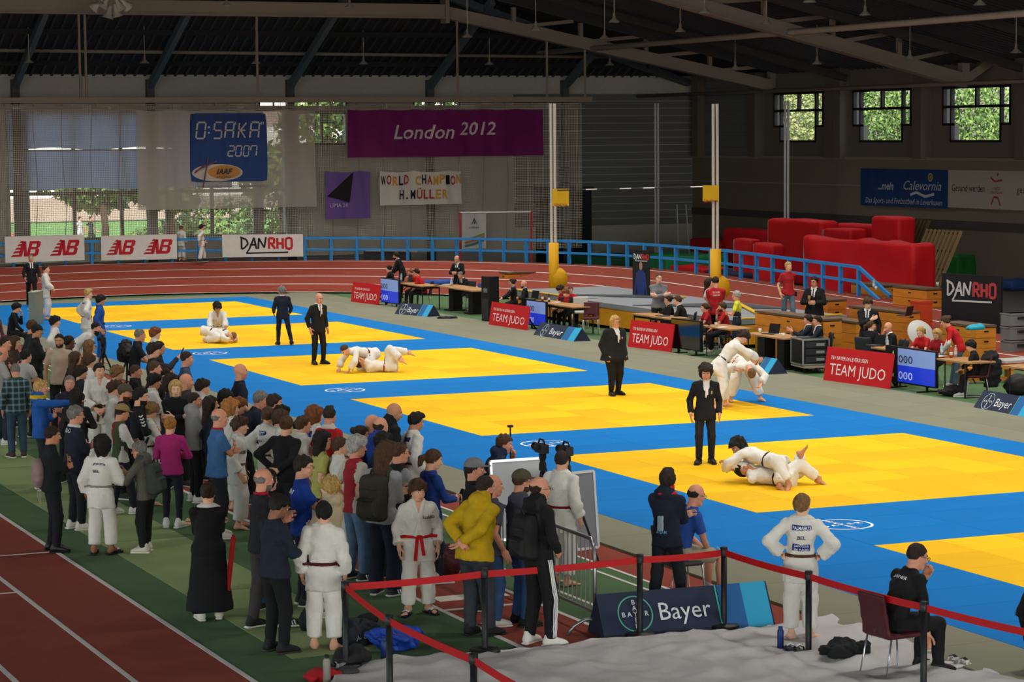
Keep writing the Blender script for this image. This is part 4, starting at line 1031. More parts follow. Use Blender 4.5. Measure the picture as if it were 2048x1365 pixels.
def by_foot(fu, fv, hv, pose, a, z=ZT, h=1.7):
    P = G(fu, fv, z)
    for _ in range(6):
        c = crown(h, pose); w = rotz(face(a)-pi/2) @ c
        d = A([P[0]+w[0], P[1]+w[1]])-CC[:2]; dep = float(A([*d, z+c[2]-CC[2]]) @ _fw)
        zz = CC[2]+(H/2-hv)/CF*dep*_u[2]+dep*_fw[2]   # approx height at that row
        h = h*(zz-z)/c[2]
    return P, float(np.clip(h, 1.2, 2.05))
def to_world(I, p): return I['loc']+rotz(I['yaw']-pi/2) @ A(p)
# ------------------------------------------------------------------ the people
WH = '#dcd9d2'; GIB = '#1f4f9e'; BK = '#16171b'; NV = '#1b2233'; DK = '#1e2026'
CROWD = 'spectators and athletes along the left side of the mats'; OFF = 'officials at the tables on the right'; REF = 'referees on the mats'; FIGHT = 'athletes fighting on the mats'
RNG = np.random.default_rng(11)
PEOPLE = {}
def Q(key, label, u, v, a, h, arms='down', top=('tee', '#444'), bot=('pants', BK), hair=('short', 'n'), skin='l', shoes=('shoe', '#2a2a2c'), ext=(), foot=None, z=ZT, bulk=1., group=CROWD, **pose):
    arms = (arms, arms) if isinstance(arms, str) else arms; pose = dict(pose); pose['arms'] = arms
    if not pose.get('sit') and 'feet' not in pose and 'pel' not in pose:
        d = RNG.uniform(-.02, .03); w = RNG.uniform(.0, .016); pose['feet'] = ((-.06-w, d, .045), (.062+w, -d+.012, .045))
        pose.setdefault('side', RNG.uniform(-2, 2)); pose.setdefault('lean', RNG.uniform(-1, 4)); pose.setdefault('ftd', (RNG.uniform(8, 24), RNG.uniform(-24, -8)))
    pose.setdefault('hy', RNG.uniform(-10, 10)); pose.setdefault('hp', RNG.uniform(-8, 0))
    xx = pose.pop('xx', None)
    if xx is not None:
        for _ in range(4):
            c = crown(h, pose); wv = rotz(face(a)-pi/2) @ c; Pc = atX(u, v, xx+wv[0]); h = h*(Pc[2]-z)/c[2]
        h = float(np.clip(h, 1.35, 2.)); loc = A([Pc[0]-wv[0], Pc[1]-wv[1], z])
    elif foot is not None: loc, h = by_foot(foot[0], foot[1], v, pose, a, z, h)
    else: loc = by_head(u, v, h, pose, a, z)
    if top[0] == 'gi' and bot[0] == 'pants' and bot[1] == BK: bot = ('gi', top[1])
    if top[0] == 'gi' and not any(e[0] == 'belt' for e in ext): ext = tuple(ext)+(('belt', '#4a2c1c'),)
    if top[0] == 'suit' and shoes[1] == '#2a2a2c': shoes = ('dress', '#101012')
    PEOPLE[key] = person(label, loc, face(a), h, pose, top, bot, shoes, hair, skin, bulk, ext, None, group); return PEOPLE[key]
GI = ('gi', WH); BARE = ('bare', ''); WS = ('shoe', '#d9d6cf', '#e5e2dc'); SUIT = ('suit', BK, dict(tie='#2c3040')); SITC = .45
# --- foreground row
Q('robe', 'woman seen from behind in a long black robe with white collar', 416, 961, -12, 1.68, ('cross', 'cross'), ('long', '#111114'), ('robe', '#111114'), ('bun', 'n'), 'l', ('shoe', '#cfc8b8'), (('collarband', '#c9c2bc'),), foot=(420, 1240), bulk=1.12)
Q('blacktee', 'bald bearded man in black tee shirt with red lanyard', 502, 932, 62, 1.78, ('cross', 'crossb'), ('tee', '#1c1c1f'), ('pants', '#3a3636'), ('fringe', 'g'), 'r', ('shoe', '#1d1d20', '#dcd8d0', '#d8d8d8'), (('beard',), ('lanyard', '#a31a22')), foot=(528, 1258), bulk=1.15, feet=((-.06, -.05, .045), (.07, .12, .045)))
Q('phoneman', 'dark haired man in dark blue shirt looking at his phone', 551, 987, 52, 1.74, ('phone', 'phone'), ('long', '#1a2130'), ('pants', '#101114'), ('short', 'k'), 'b', ('shoe', '#15151a', '#3c3532'), (), foot=(552, 1306), bulk=1.2, hp=-24)
Q('giboyback', 'dark haired boy in white judo suit seen from behind by the rope corner', 646, 1001, 4, 1.62, 'down', GI, ('gi', WH), ('short', 'k'), 'l', BARE, (('belt', '#4d1a20'), ('belthang', False)), foot=(648, 1300), hy=6)
Q('beigehood', 'blond boy in a beige hoodie turned to the left', 658, 954, -62, 1.62, ('hold', 'hold'), ('hoodie', '#b9a98c'), ('jeans', '#3a4a66'), ('mop', 'y'), 'p', WS, ())
Q('bluejersey', 'man in shiny blue jersey with glasses among the foreground spectators', 610, 912, 78, 1.78, ('cross', 'crossb'), ('tee', '#1a3f9c', dict(sl=.9)), ('pants', '#22242c'), ('short', 'n'), 'l', ('shoe', '#2a2a2d', '#d8d4ca', '#e0e0e0'), (('glasses',), ('text', 'back', -.09, .03, 'EDEN', '#d8dce8', 0, .11)), bulk=1.1)
Q('longblack', 'woman with long black hair in black clothes between two men', 537, 940, 40, 1.66, 'cross', ('long', '#141418'), ('jeans', '#31547c'), ('long', 'k'), 'l', ('shoe', '#2a2a2d', '#d8d4ca', '#e0e0e0'), ())
Q('redbelt', 'boy in white judo suit with red belt and slide sandals facing the camera', 833, 961, 172, 1.5, 'down', GI, ('gi', WH), ('mop', 'b'), 'l', ('slide', ''), (('belt', '#b5141c'), ('fine',), ('text', 'front', -.12, .03, 'kaskito', '#222', -.075, .09)), foot=(838, 1229), feet=((-.075, -.02, .045), (.085, .03, .045)), hy=14, ftd=(26, -20))
Q('yellow', 'large man in mustard yellow hoodie with hands clasped behind his back', 1002, 951, 42, 1.85, ('back', 'back'), ('hoodie', '#b8960e'), ('jeans', '#343840'), ('crop', 'n'), 'r', ('shoe', '#141416', '#1c1c1f'), (('beard',),), foot=(958, 1272), bulk=1.32, lean=14)
Q('stripes', 'balding man in black tracksuit with three white stripes and black backpack', 1081, 954, 56, 1.74, ('down', 'pocket'), ('long', '#131316'), ('track', '#131316'), ('fringe', 'n'), 'r', ('shoe', '#d6d3cd', '#dcd9d3'), (('sidestripe',), ('glasses',), ('hood',)), foot=(1078, 1292), bulk=1.06)
Q('giwhite94', 'tall man in white judo suit with red belt behind the steel barrier', 1115, 902, 30, 1.78, 'down', GI, ('gi', WH), ('crop', 'n'), 'l', BARE, (('belt', '#7c1420'), ('belthang', False)), foot=(1122, 1172), hy=8)
Q('olivecap', 'man in olive cap and grey quilted jacket with hand on chin', 1046, 940, 70, 1.76, ('cross', 'chin'), ('puffer', '#4a4d5c'), ('jeans', '#2f4c78'), ('crop', 'b'), 'r', ('shoe', '#17171a', '#1c1c1f'), (('cap', '#4b4636'), ('beard',), ('glasses',)), bulk=1.1)
Q('greycap', 'man in grey cap and black jacket facing the mats', 950, 917, 84, 1.78, 'cross', ('long', '#17181c'), ('pants', DK), ('crop', 'n'), 'r', ('shoe', '#222'), (('cap', '#6f7275'), ('collar',)), bulk=1.1)
Q('baldbehind', 'bald head showing behind the man in the yellow hoodie', 988, 949, 60, 1.72, 'down', ('tee', '#4a4a55'), ('jeans', '#34507a'), None, 'r', ('shoe', '#c8c4bc'), ())
Q('bluehood', 'man in dark blue hoodie sitting by the mat with hand on his face', 1013, 870, 80, 1.76, ('chin', 'lap'), ('hoodie', '#1f2a44'), ('pants', DK), ('short', 'b'), 'r', ('shoe', '#222'), (), sit=.5, lean=24, z=ZT)
Q('navyhood', 'young man in navy hoodie with red lanyard standing beside the seated man', 1330, 942, 34, 1.8, ('cross', 'crossb'), ('hoodie', '#182030'), ('jeans', '#20242c'), ('quiff', 'n'), 'l', ('shoe', '#1d3a44', '#4a8a9a'), (('lanyard', '#c01a22'), ('patch', 'back', -.2, .03, .055, '#8fa0ac', -.01), ('text', 'back', -.27, .022, 'ATEAM', '#58b0d0', 0, .08)), foot=(1334, 1232), hy=24, feet=((-.06, -.1, .045), (.07, .1, .045)))
Q('blueshorts', 'balding man in blue tee shirt and beige shorts on a folding chair', 1397, 969, 68, 1.78, ('lap', 'lap'), ('tee', '#2a4f9c'), ('shorts', '#9a917e'), ('fringe', 'n'), 'r', ('shoe', '#aaa49a', '#b8b2a8'), (('glasses',), ('patch', 'back', -.07, .026, .026, '#d8d8dc', .0), ('patch', 'back', -.07, .013, .013, '#b03038', .0), ('text', 'back', -.13, .012, 'LEVERKUSEN', '#d8d8dc', .0, .08)), sit=.47, lean=18, hy=8)
Q('palm', 'boy in white judo suit with blue name patches on his back, hands on hips', 1605, 994, 6, 1.58, ('hips', 'hips'), GI, ('gi', WH), ('short', 'l'), 'p', BARE, (('belt', '#5a3a26'), ('fine',), ('patch', 'back', -.062, .068, .019, '#1c2a78'), ('text', 'back', -.073, .023, 'PALMAERTS', '#e8e8ee', 0, .125), ('text', 'back', -.138, .024, 'BEL', '#1f2747', 0, .055), ('patch', 'back', -.195, .062, .026, '#1c2a78'), ('text', 'back', -.19, .014, 'JUDOCLUB', '#e8e8ee', 0, .1), ('text', 'back', -.215, .014, 'SIR PUURS', '#e8e8ee', 0, .1)), foot=(1601, 1281), hy=-24, ftd=(20, -60))
Q('trainer', 'coach in black with glasses sitting on a maroon chair, hand at his mouth', 1841, 1088, 62, 1.8, ('chin', 'knee'), ('long', '#141417'), ('pants', '#121214'), ('crop', 'n'), 'r', ('shoe', '#121214', '#121214'), (('glasses',), ('text', 'back', -.078, .02, 'TRAINER', '#c8c8cc', 0, .12)), sit=.47, lean=28, hy=-8)
Q('edge', 'person in black tee shirt cut off by the right edge of the picture', 2056, 1128, 70, 1.76, ('lap', 'lap'), ('tee', '#131316'), ('pants', '#121214'), ('short', 'n'), 'r', ('shoe', '#121214', '#121214'), (('band', -.01, .02, '#c9c6c0'),), lean=32, foot=(2068, 1350))
# --- left foreground
Q('blackman', 'man with thinning hair in black jacket with a white bag on his back', 100, 845, 70, 1.76, ('cross', 'crossb'), ('long', '#15181b'), ('pants', '#14151a'), ('crop', 'n'), 't', ('dress', '#121216'), (('collar',),), foot=(106, 1104), bulk=1.1)
Q('mouss', 'boy in white judo suit with BEL lettering on his back, near the track', 194, 868, 16, 1.62, ('down', 'hold'), GI, ('gi', WH), ('curly', 'k'), 'b', ('slide', ''), (('belt', '#8a7f74'), ('belthang', False), ('patch', 'back', -.07, .062, .016, '#1c2344'), ('text', 'back', -.079, .018, 'M. MOUSSAID', '#dcdce4', 0, .112), ('text', 'back', -.14, .026, 'BEL', '#23283c', -.01, .06)), foot=(205, 1110), hy=20)
Q('greyhood', 'grey haired man in grey hoodie with backpack gesturing to the left', 277, 877, -70, 1.66, ('gest', 'gest'), ('hoodie', '#57564c'), ('track', '#17181b'), ('short', 'g'), 'r', ('shoe', '#d3cdbd', '#dcd8ce'), (('glasses', '#7a2030'),), foot=(292, 1105), bulk=1.08, lean=8)
Q('pink', 'woman with reddish blond hair in a bright pink sweater, back to camera', 359, 828, 10, 1.68, ('hold', 'hold'), ('long', '#a8286e'), ('slim', '#1b1f2c'), ('bun', 'o'), 'l', WS, (), foot=(345, 1056), bulk=1.05)
Q('judocoat', 'grey haired man with glasses in navy jacket with white collar', 152, 805, 60, 1.78, ('cross', 'cross'), ('long', '#1b2130'), ('pants', '#17181d'), ('short', 'g'), 'r', ('shoe', '#c9c5bc', '#d8d4ca'), (('glasses',), ('collarband', '#c6c4c0'), ('text', 'back', -.055, .035, 'JUDO', '#c6c8cc', 0, .11)), foot=(152, 1060), bulk=1.12)
Q('tricolour', 'man in khaki cap and red, green and white jacket', 244, 803, 62, 1.76, ('hold', 'phone'), ('long', '#8c1d24', dict(cols=['#3f4a2c', '#cfccc4'], pred=lambda c: np.where(c[:, 0] > .085, 2, np.where((c[:, 0] > .02) | (c[:, 2] < -.2), 1, 0)))), ('pants', '#20222a'), ('crop', 'n'), 'r', WS, (('cap', '#8f7a52'),), foot=(243, 1030), hp=-14, feet=((-.06, -.06, .045), (.07, .1, .045)))
Q('greysweat', 'man in light grey hooded sweatshirt with folded arms and black trousers', 375, 780, 74, 1.78, ('cross', 'crossb'), ('hoodie', '#8d8d90'), ('pants', '#141519'), ('crop', 'n'), 'r', WS, (('stubble',),), foot=(390, 1005), bulk=1.05)
Q('bluetee', 'balding man in blue tee shirt with red lanyard and folded arms', 440, 817, 70, 1.8, ('cross', 'crossb'), ('tee', '#3f6a9e', dict(k='denim')), ('pants', '#22252c'), ('fringe', 'g'), 'r', ('shoe', '#c9c4b8'), (('lanyard', '#a01c26'),), bulk=1.15)
Q('blackpull', 'woman in black sweater with tied brown hair and hands on hips', 574, 832, 26, 1.72, ('hips', 'back'), ('long', '#131316'), ('wide', '#17181c'), ('bun', 'b'), 'l', ('shoe', '#222'), (), bulk=1.16)
Q('plaid', 'old man in blue and green plaid shirt and jeans at the left edge', 31, 720, -20, 1.78, 'down', ('long', '#24343a', dict(k='plaid')), ('jeans', '#31465a'), ('crop', 'g'), 'r', ('shoe', '#3a3028'), (('collarband', '#2f5a44'),), foot=(36, 916), bulk=1.12, hp=-18)
Q('yellowhood', 'man in blue jacket with yellow hood pointing to the right', 82, 760, 82, 1.74, ('cross', 'point'), ('hoodie', '#1f55a4'), ('pants', '#20242c'), ('short', 'y'), 'r', ('shoe', '#222'), (('collarband', '#c4a818'),), bulk=1.08)
Q('purpleman', 'red faced grey haired man in dark purple shirt facing the camera', 139, 751, 168, 1.72, 'cross', ('long', '#2b2433'), ('pants', BK), ('crop', 'g'), 'r', ('shoe', '#222'), ())
Q('darklong', 'woman with long dark hair in front of the standing judo boy', 152, 778, 10, 1.64, 'hold', ('long', '#231f20'), ('pants', BK), ('long', 'k'), 'l', ('shoe', '#222'), ())
Q('giv', 'boy in white judo suit with brown belt facing the camera in the crowd', 199, 727, 166, 1.72, ('belt', 'belt'), GI, ('gi', WH), ('short', 'k'), 'l', BARE, (('belt', '#4a2a1c'), ('fine',)), hy=14)
Q('beigetee', 'bearded man in beige tee shirt and dark cap facing the camera', 118, 668, 174, 1.84, 'down', ('tee', '#b3a08a'), ('pants', '#191a1e'), ('crop', 'k'), 't', ('shoe', '#222'), (('beard',),), bulk=1.08)
Q('blackcap', 'man in black cap and dark jacket behind the beige tee shirt', 76, 650, 84, 1.8, 'cross', ('long', '#1e1f22'), ('pants', BK), ('crop', 'n'), 't', ('shoe', '#222'), (('cap', '#1d1d20'), ('collar',)), bulk=1.15)
Q('brownback', 'brown haired man half hidden behind the black cap', 66, 641, 70, 1.78, 'down', ('long', '#2b2c30'), ('pants', BK), ('short', 'b'), 'r', ('shoe', '#222'), ())
Q('redface', 'short haired man with a ruddy face at the far left edge', 11, 675, 110, 1.74, 'cross', ('long', '#4a3630'), ('pants', BK), ('crop', 'n'), 'r', ('shoe', '#222'), ())
Q('womanbrown', 'woman with brown hair and brown jacket near the left edge', 31, 673, 96, 1.68, 'cross', ('long', '#45322a'), ('pants', BK), ('bob', 'b'), 'l', ('shoe', '#222'), ())
Q('oldbald', 'bald man in pale grey shirt at the left edge, looking down', 8, 694, 60, 1.78, 'hold', ('tee', '#9d9a98'), ('jeans', '#26303c'), ('fringe', 'g'), 'r', WS, (), hp=-14, bulk=1.1)
Q('whiteshirt9', 'dark haired boy in pale grey shirt behind the plaid shirt', 53, 700, 40, 1.62, 'hold', ('tee', '#b4b1ac'), ('pants', BK), ('short', 'k'), 'l', ('shoe', '#222'), ())
Q('darkwoman', 'dark skinned woman with tied black hair beside the beige tee shirt', 139, 672, 84, 1.68, 'cross', ('long', '#2a2426'), ('pants', BK), ('bun', 'k'), 'd', ('shoe', '#222'), ())
Q('bender', 'man in white tee shirt bending over a tripod camera', 195, 645, 86, 1.78, ('reach1' if False else 'knee', 'knee'), ('tee', '#d3d1cd'), ('pants', '#17181c'), ('crop', 'k'), 'r', ('shoe', '#222'), (('beard',),), lean=58, hp=6)
Q('bluegi', 'boy in blue judo suit standing at the mat edge', 203, 591, 80, 1.66, 'down', ('gi', GIB), ('gi', GIB), ('thick', 'k'), 't', BARE, (('belt', '#222'),), z=0)
Q('blondgi', 'blond boy in white judo suit with hands on hips beside the blue judo suit', 178, 579, 66, 1.68, ('hips', 'hips'), GI, ('gi', WH), ('quiff', 'y'), 'p', BARE, (('belt', '#2a2024'), ('patch', 'back', -.06, .06, .02, '#2a3670')), z=0)
Q('fargi', 'boy in white judo suit on the farthest mat near its left corner', 95, 523, 84, 1.7, ('belt', 'belt'), GI, ('gi', '#d0d2d8'), ('crop', 'n'), 'l', BARE, (('belt', '#222'),), foot=(93, 640), z=0)
Q('farref', 'referee in black suit striding at the far left of the mats', 65, 502, 160, 1.78, ('swing', 'swing'), SUIT, ('pants', BK), ('crop', 'g'), 'r', ('dress', '#101012'), (('badge', '#8a8470'),), foot=(64, 612), z=0, feet=((-.05, .14, .045), (.05, -.16, .05)), group=REF)
Q('sitboy', 'boy in dark clothes sitting on a maroon chair at the far left, hand on chin', 35, 607, 84, 1.62, ('chin', 'lap'), ('long', '#16171e'), ('pants', '#17181e'), ('thick', 'k'), 'l', ('shoe', '#222'), (), sit=.46, lean=14)
Q('gi4', 'boy with thick black hair in white judo suit watching the farthest mat', 110, 633, 80, 1.62, 'hips', GI, ('gi', WH), ('thick', 'k'), 'l', BARE, ())
Q('blondwoman', 'short haired blond woman in white tee shirt', 180, 681, 74, 1.66, 'cross', ('tee', '#c4c1bd'), ('pants', BK), ('bob', 'l'), 'r', WS, (('glasses',),))
Q('browngirl', 'girl with long brown hair seen from behind beside the beige tee shirt', 152, 704, 50, 1.6, 'down', ('long', '#23262e'), ('pants', BK), ('long', 'b'), 'l', ('shoe', '#222'), ())
Q('stripegi', 'brown haired boy in white judo suit with black shoulder stripes', 179, 711, 60, 1.6, 'down', GI, ('gi', WH), ('mop', 'b'), 'l', BARE, (('text', 'back', -.1, .05, 'III', '#222', .06, .03),))
Q('mopboy', 'boy with thick light brown hair in dark top in the left crowd', 236, 733, 70, 1.6, 'down', ('long', '#26282e'), ('pants', BK), ('mop', 'l'), 'l', ('shoe', '#222'), ())
Q('shortboy', 'boy with short brown hair in dark jacket behind the tripod', 273, 730, 76, 1.58, 'down', ('long', '#1a1b20'), ('pants', BK), ('crop', 'b'), 'r', ('shoe', '#222'), (('collar',),))
Q('polo', 'grey haired man in black polo shirt working at the tripod', 282, 658, 76, 1.78, ('hold', 'table'), ('polo', '#191b20'), ('pants', '#191a1e'), ('crop', 'g'), 'r', ('shoe', '#222'), (), lean=10)
Q('redgi', 'red haired boy in white judo suit near the second mat', 311, 656, 74, 1.6, 'down', GI, ('gi', WH), ('thick', 'r'), 'p', BARE, (('patch', 'back', -.07, .055, .02, '#2a3670'),))
Q('filmer', 'dark haired man in dark patterned jacket filming with a phone', 308, 687, 76, 1.76, ('hold', 'film'), ('long', '#2a2b2f'), ('pants', BK), ('thick', 'n'), 'l', ('shoe', '#222'), ())
Q('filmer2', 'dark haired woman standing behind the man filming', 320, 683, 80, 1.68, 'hold', ('long', '#1a1a1e'), ('pants', BK), ('bun', 'k'), 't', ('shoe', '#222'), ())
Q('crophead', 'man with cropped brown hair below the filming man', 310, 722, 70, 1.74, 'down', ('long', '#1d1e22'), ('pants', BK), ('crop', 'b'), 'r', ('shoe', '#222'), (('collar',),))
Q('darkhead', 'dark haired boy in black with his head down in the left crowd', 328, 736, 90, 1.6, 'down', ('long', '#18181c'), ('pants', BK), ('thick', 'n'), 'l', ('shoe', '#222'), (), hp=-16)
Q('slatetee', 'man in slate blue tee shirt standing at the mat edge', 375, 703, 78, 1.78, 'down', ('tee', '#3c4960'), ('pants', '#22262e'), ('crop', 'n'), 'r', ('shoe', '#222'), ())
Q('gi30', 'dark haired boy in white judo suit with a profile view in the left crowd', 310, 749, 84, 1.6, 'cross', GI, ('gi', WH), ('thick', 'k'), 't', BARE, ())
Q('curlywoman', 'woman with curly dark hair in navy top', 345, 751, 80, 1.66, 'cross', ('long', '#1f2740'), ('pants', BK), ('curly', 'n'), 'l', ('shoe', '#222'), ())
Q('baldred', 'bald man with a reddish face near the mat edge', 373, 747, 70, 1.76, 'down', ('long', '#3a3434'), ('pants', BK), None, 'r', ('shoe', '#222'), (('stubble',),))
Q('blonde', 'blond woman in black jacket with white chevrons facing the camera', 351, 762, 164, 1.7, 'cross', ('long', '#16171b'), ('pants', BK), ('long', 'y'), 'p', ('shoe', '#222'), (('chevrons',),))
Q('whitehood', 'dark haired boy in white hoodie facing right', 406, 760, 82, 1.62, 'down', ('hoodie', '#c4c2bf'), ('pants', BK), ('thick', 'n'), 'l', ('shoe', '#222'), ())
Q('camocap', 'bearded man in olive cap and navy jacket in the left crowd', 252, 769, 96, 1.76, 'cross', ('long', '#1d2232'), ('pants', BK), ('crop', 'b'), 'r', ('shoe', '#222'), (('cap', '#51493a'), ('beard',)))
Q('brownboy40', 'brown haired boy in white judo suit left of the olive cap', 232, 763, 84, 1.6, 'down', GI, ('gi', WH), ('mop', 'b'), 'l', BARE, ())
Q('hummel', 'dark haired bearded man in black jacket with white sleeve chevrons', 283, 776, 76, 1.78, 'hold', ('long', '#15161a'), ('pants', BK), ('short', 'k'), 'l', ('shoe', '#222'), (('beard',), ('chevrons',), ('glasses',)))
Q('gi44', 'light brown haired boy in white judo suit bowing his head', 308, 809, 60, 1.54, 'hold', GI, ('gi', WH), ('mop', 'l'), 'l', BARE, (), hp=-26)
Q('capboy', 'boy with dark hair and black cap beside the white judo suit with striped shoulders', 163, 733, 60, 1.5, 'down', ('long', '#22242c'), ('pants', BK), ('thick', 'n'), 'l', ('shoe', '#222'), ())
# --- middle of the crowd
Q('baldnavy', 'bald man in navy tee shirt standing alone at the blue mat edge', 481, 727, 72, 1.82, ('pocket', 'pocket'), ('tee', '#161c2e'), ('pants', '#1a1c22'), None, 'r', ('shoe', '#222'), (('stubble',),), bulk=1.08)
Q('navylean', 'grey haired man in navy shirt leaning towards the mats', 526, 783, 74, 1.78, 'knee', ('long', '#20273a'), ('pants', BK), ('short', 'g'), 'r', ('shoe', '#222'), (), lean=30, bulk=1.12)
Q('greencoat', 'dark haired man in dark green jacket pointing at the mats', 551, 789, 74, 1.78, ('down', 'point'), ('long', '#222a28'), ('jeans', '#2e4468'), ('short', 'n'), 'r', ('shoe', '#222'), (), lean=14)
Q('darkboy53', 'dark haired boy beside the pointing man', 565, 813, 80, 1.6, 'down', ('long', '#1c1d22'), ('pants', BK), ('thick', 'k'), 'l', ('shoe', '#222'), ())
Q('bentblack', 'dark haired woman in black jacket bending forward near the mats', 457, 781, 82, 1.7, 'knee', ('long', '#131317'), ('pants', BK), ('bob', 'k'), 'l', ('shoe', '#222'), (), lean=62)
Q('redhead55', 'red haired boy in white judo suit in the middle crowd', 463, 801, 76, 1.62, 'down', GI, ('gi', WH), ('curly', 'o'), 'p', BARE, ())
Q('redhead56', 'boy with reddish brown hair behind the red haired boy', 479, 797, 80, 1.6, 'down', ('long', '#2a2024'), ('pants', BK), ('thick', 'r'), 'l', ('shoe', '#222'), ())
Q('darkwoman57', 'woman with long dark brown hair next to the light grey sweatshirt', 422, 793, 70, 1.64, 'down', ('long', '#1d2130'), ('pants', BK), ('long', 'n'), 'l', ('shoe', '#222'), ())
Q('gi59', 'brown haired boy in white judo suit right of the blue tee shirt', 481, 835, 86, 1.58, 'down', GI, ('gi', WH), ('mop', 'b'), 'l', BARE, (('text', 'front', -.16, .04, 'adidas', '#333a58', .06, .06),))
Q('gi60', 'boy in white judo suit with two blue patches on his back', 537, 815, 50, 1.64, ('hips', 'hips'), GI, ('gi', WH), ('short', 'b'), 'l', BARE, (('patch', 'back', -.065, .055, .024, '#20307c'), ('text', 'back', -.076, .026, 'KEET', '#e0e0e8', 0, .09), ('text', 'back', -.14, .022, 'NED', '#28304c', 0, .05), ('patch', 'back', -.2, .055, .026, '#20307c'), ('belthang', False)), hy=30)
Q('gi62', 'brown haired boy in white judo suit facing right behind the patched jacket', 563, 822, 76, 1.6, 'down', GI, ('gi', WH), ('thick', 'b'), 'l', BARE, ())
Q('boy64', 'brown haired boy with a white collar in the middle crowd', 608, 833, 70, 1.62, 'down', GI, ('gi', WH), ('short', 'b'), 'l', BARE, (), hy=10)
Q('boy65', 'curly red haired boy in white judo suit with blue back patch', 631, 815, 60, 1.64, 'down', GI, ('gi', WH), ('curly', 'r'), 'p', BARE, (('patch', 'back', -.07, .06, .03, '#20307c'), ('text', 'back', -.085, .03, 'ST', '#e0e0e8', 0, .06)))
Q('mohawk', 'man with spiky mohawk hair in red jersey with white collar', 660, 813, 40, 1.78, 'down', ('polo', '#b01c20'), ('pants', BK), ('mohawk', 'n'), 'r', ('shoe', '#222'), (('collarband', '#cfc6c0'), ('text', 'back', -.1, .05, '11', '#d8b0a8', 0, .06)), bulk=1.1, hy=20)
Q('limetop', 'dark haired woman with glasses in pale lime top', 647, 863, 70, 1.66, 'down', ('tee', '#a9a75c'), ('pants', BK), ('bob', 'k'), 'l', ('shoe', '#222'), (('glasses', '#7a2030'),), bulk=1.1)
Q('gi68', 'brown haired boy in white judo suit with one hand on his hip', 682, 875, 70, 1.6, ('hips', 'down'), GI, ('gi', WH), ('short', 'b'), 'l', BARE, ())
Q('darkwomanbun', 'woman with dark hair in a low bun near the mat edge', 724, 852, 76, 1.66, 'down', ('long', '#2a2226'), ('pants', BK), ('bun', 'n'), 'r', ('shoe', '#222'), ())
Q('bluesweat', 'balding man in bright blue hoodie seen from behind', 762, 834, 36, 1.8, 'down', ('hoodie', '#23479c'), ('pants', BK), ('fringe', 'n'), 'r', ('shoe', '#222'), (), bulk=1.12)
Q('redbald', 'bald man in red shirt half hidden behind the bright blue hoodie', 747, 829, 60, 1.8, 'down', ('tee', '#9c1c28'), ('pants', BK), None, 'r', ('shoe', '#222'), ())
Q('blackhood', 'bald man in black hoodie standing at the mat edge', 794, 807, 66, 1.82, 'down', ('hoodie', '#141417'), ('pants', BK), None, 't', ('shoe', '#222'), (('stubble',),), hp=-18)
Q('gi79', 'black haired boy in white judo suit standing apart at the mat edge', 837, 827, 60, 1.68, 'down', GI, ('gi', WH), ('quiff', 'k'), 't', BARE, (('patch', 'back', -.06, .055, .022, '#222a58'), ('belthang', False)), hp=-16)
Q('dark81', 'dark haired boy half hidden behind the grey haired man', 768, 867, 60, 1.64, 'down', ('long', '#23304a'), ('pants', BK), ('thick', 'k'), 'l', ('shoe', '#222'), ())
Q('raglan', 'grey haired man in cream and red raglan tee shirt and jeans', 716, 873, 56, 1.8, 'down', ('tee', '#b8b0a2', dict(cols=['#96202c'], pred=lambda c: np.where((np.abs(c[:, 0]) < .075) & (c[:, 2] < .2), 1, 0))), ('jeans', '#4f6680'), ('thick', 'w'), 'r', ('shoe', '#2a2a2e', '#cfcac0', '#d8d8d8'), (), bulk=1.05)
Q('backpacker', 'person with long brown hair and grey sweater wearing a big olive backpack', 749, 885, 34, 1.76, 'cross', ('long', '#96979b'), ('wide', '#1b2030'), ('long', 'b'), 'l', ('shoe', '#2a2c34', '#cfcac0', '#d8d8d8'), (), foot=(768, 1192), bulk=1.05)
Q('boy84', 'brown haired boy with pale face next to the man in the black vest', 775, 884, 82, 1.7, 'down', ('polo', '#c9c6c2'), ('pants', BK), ('thick', 'b'), 'p', ('shoe', '#222'), ())
Q('vestman', 'balding man with glasses in black vest over grey sleeves, arms folded', 802, 885, 58, 1.78, ('cross', 'crossb'), ('long', '#1a1b1f', dict(cols=['#8d8e92'], pred=lambda c: np.where(np.abs(c[:, 0]) > .1, 1, 0))), ('pants', '#23262e'), ('crop', 'b'), 'r', ('shoe', '#222'), (('glasses',), ('collar',)), bulk=1.12)
Q('bluegirl', 'girl with brown ponytail in blue hoodie looking at her phone', 872, 900, 62, 1.66, ('phone', 'phone'), ('long', '#1f3a86'), ('slim', '#23283a'), ('pony', 'b'), 'l', WS, (), hp=-14)
# --- people on the mats
Q('refbald', 'bald referee in black suit and striped tie on the third mat', 637, 584, 142, 1.78, 'down', ('suit', BK, dict(tie='#8a8a8c')), ('pants', BK), None, 'r', ('dress', '#101012'), (), foot=(637, 729), z=0, group=REF, bulk=1.05, hp=-10)
Q('refgrey', 'grey haired referee in dark suit walking on the second mat', 543, 570, -10, 1.72, ('swing', 'swing'), ('suit', '#1a1e2a', {}), ('pants', '#1a1e2a'), ('thick', 'g'), 'r', ('dress', '#101012'), (), foot=(566, 690), z=0, feet=((-.08, .02, .045), (.14, -.1, .05)), group=REF, hy=30)
Q('refwoman', 'heavy set woman referee with blond hair in dark suit on the fourth mat', 1240, 634, 150, 1.66, 'down', ('suit', BK, dict(shirt='#cfccc8')), ('pants', BK), ('bob', 'y'), 'r', ('dress', '#101012'), (('badge', '#b89470'), ('glasses',)), foot=(1229, 791), z=0, group=REF, bulk=1.72, sw=1.16)
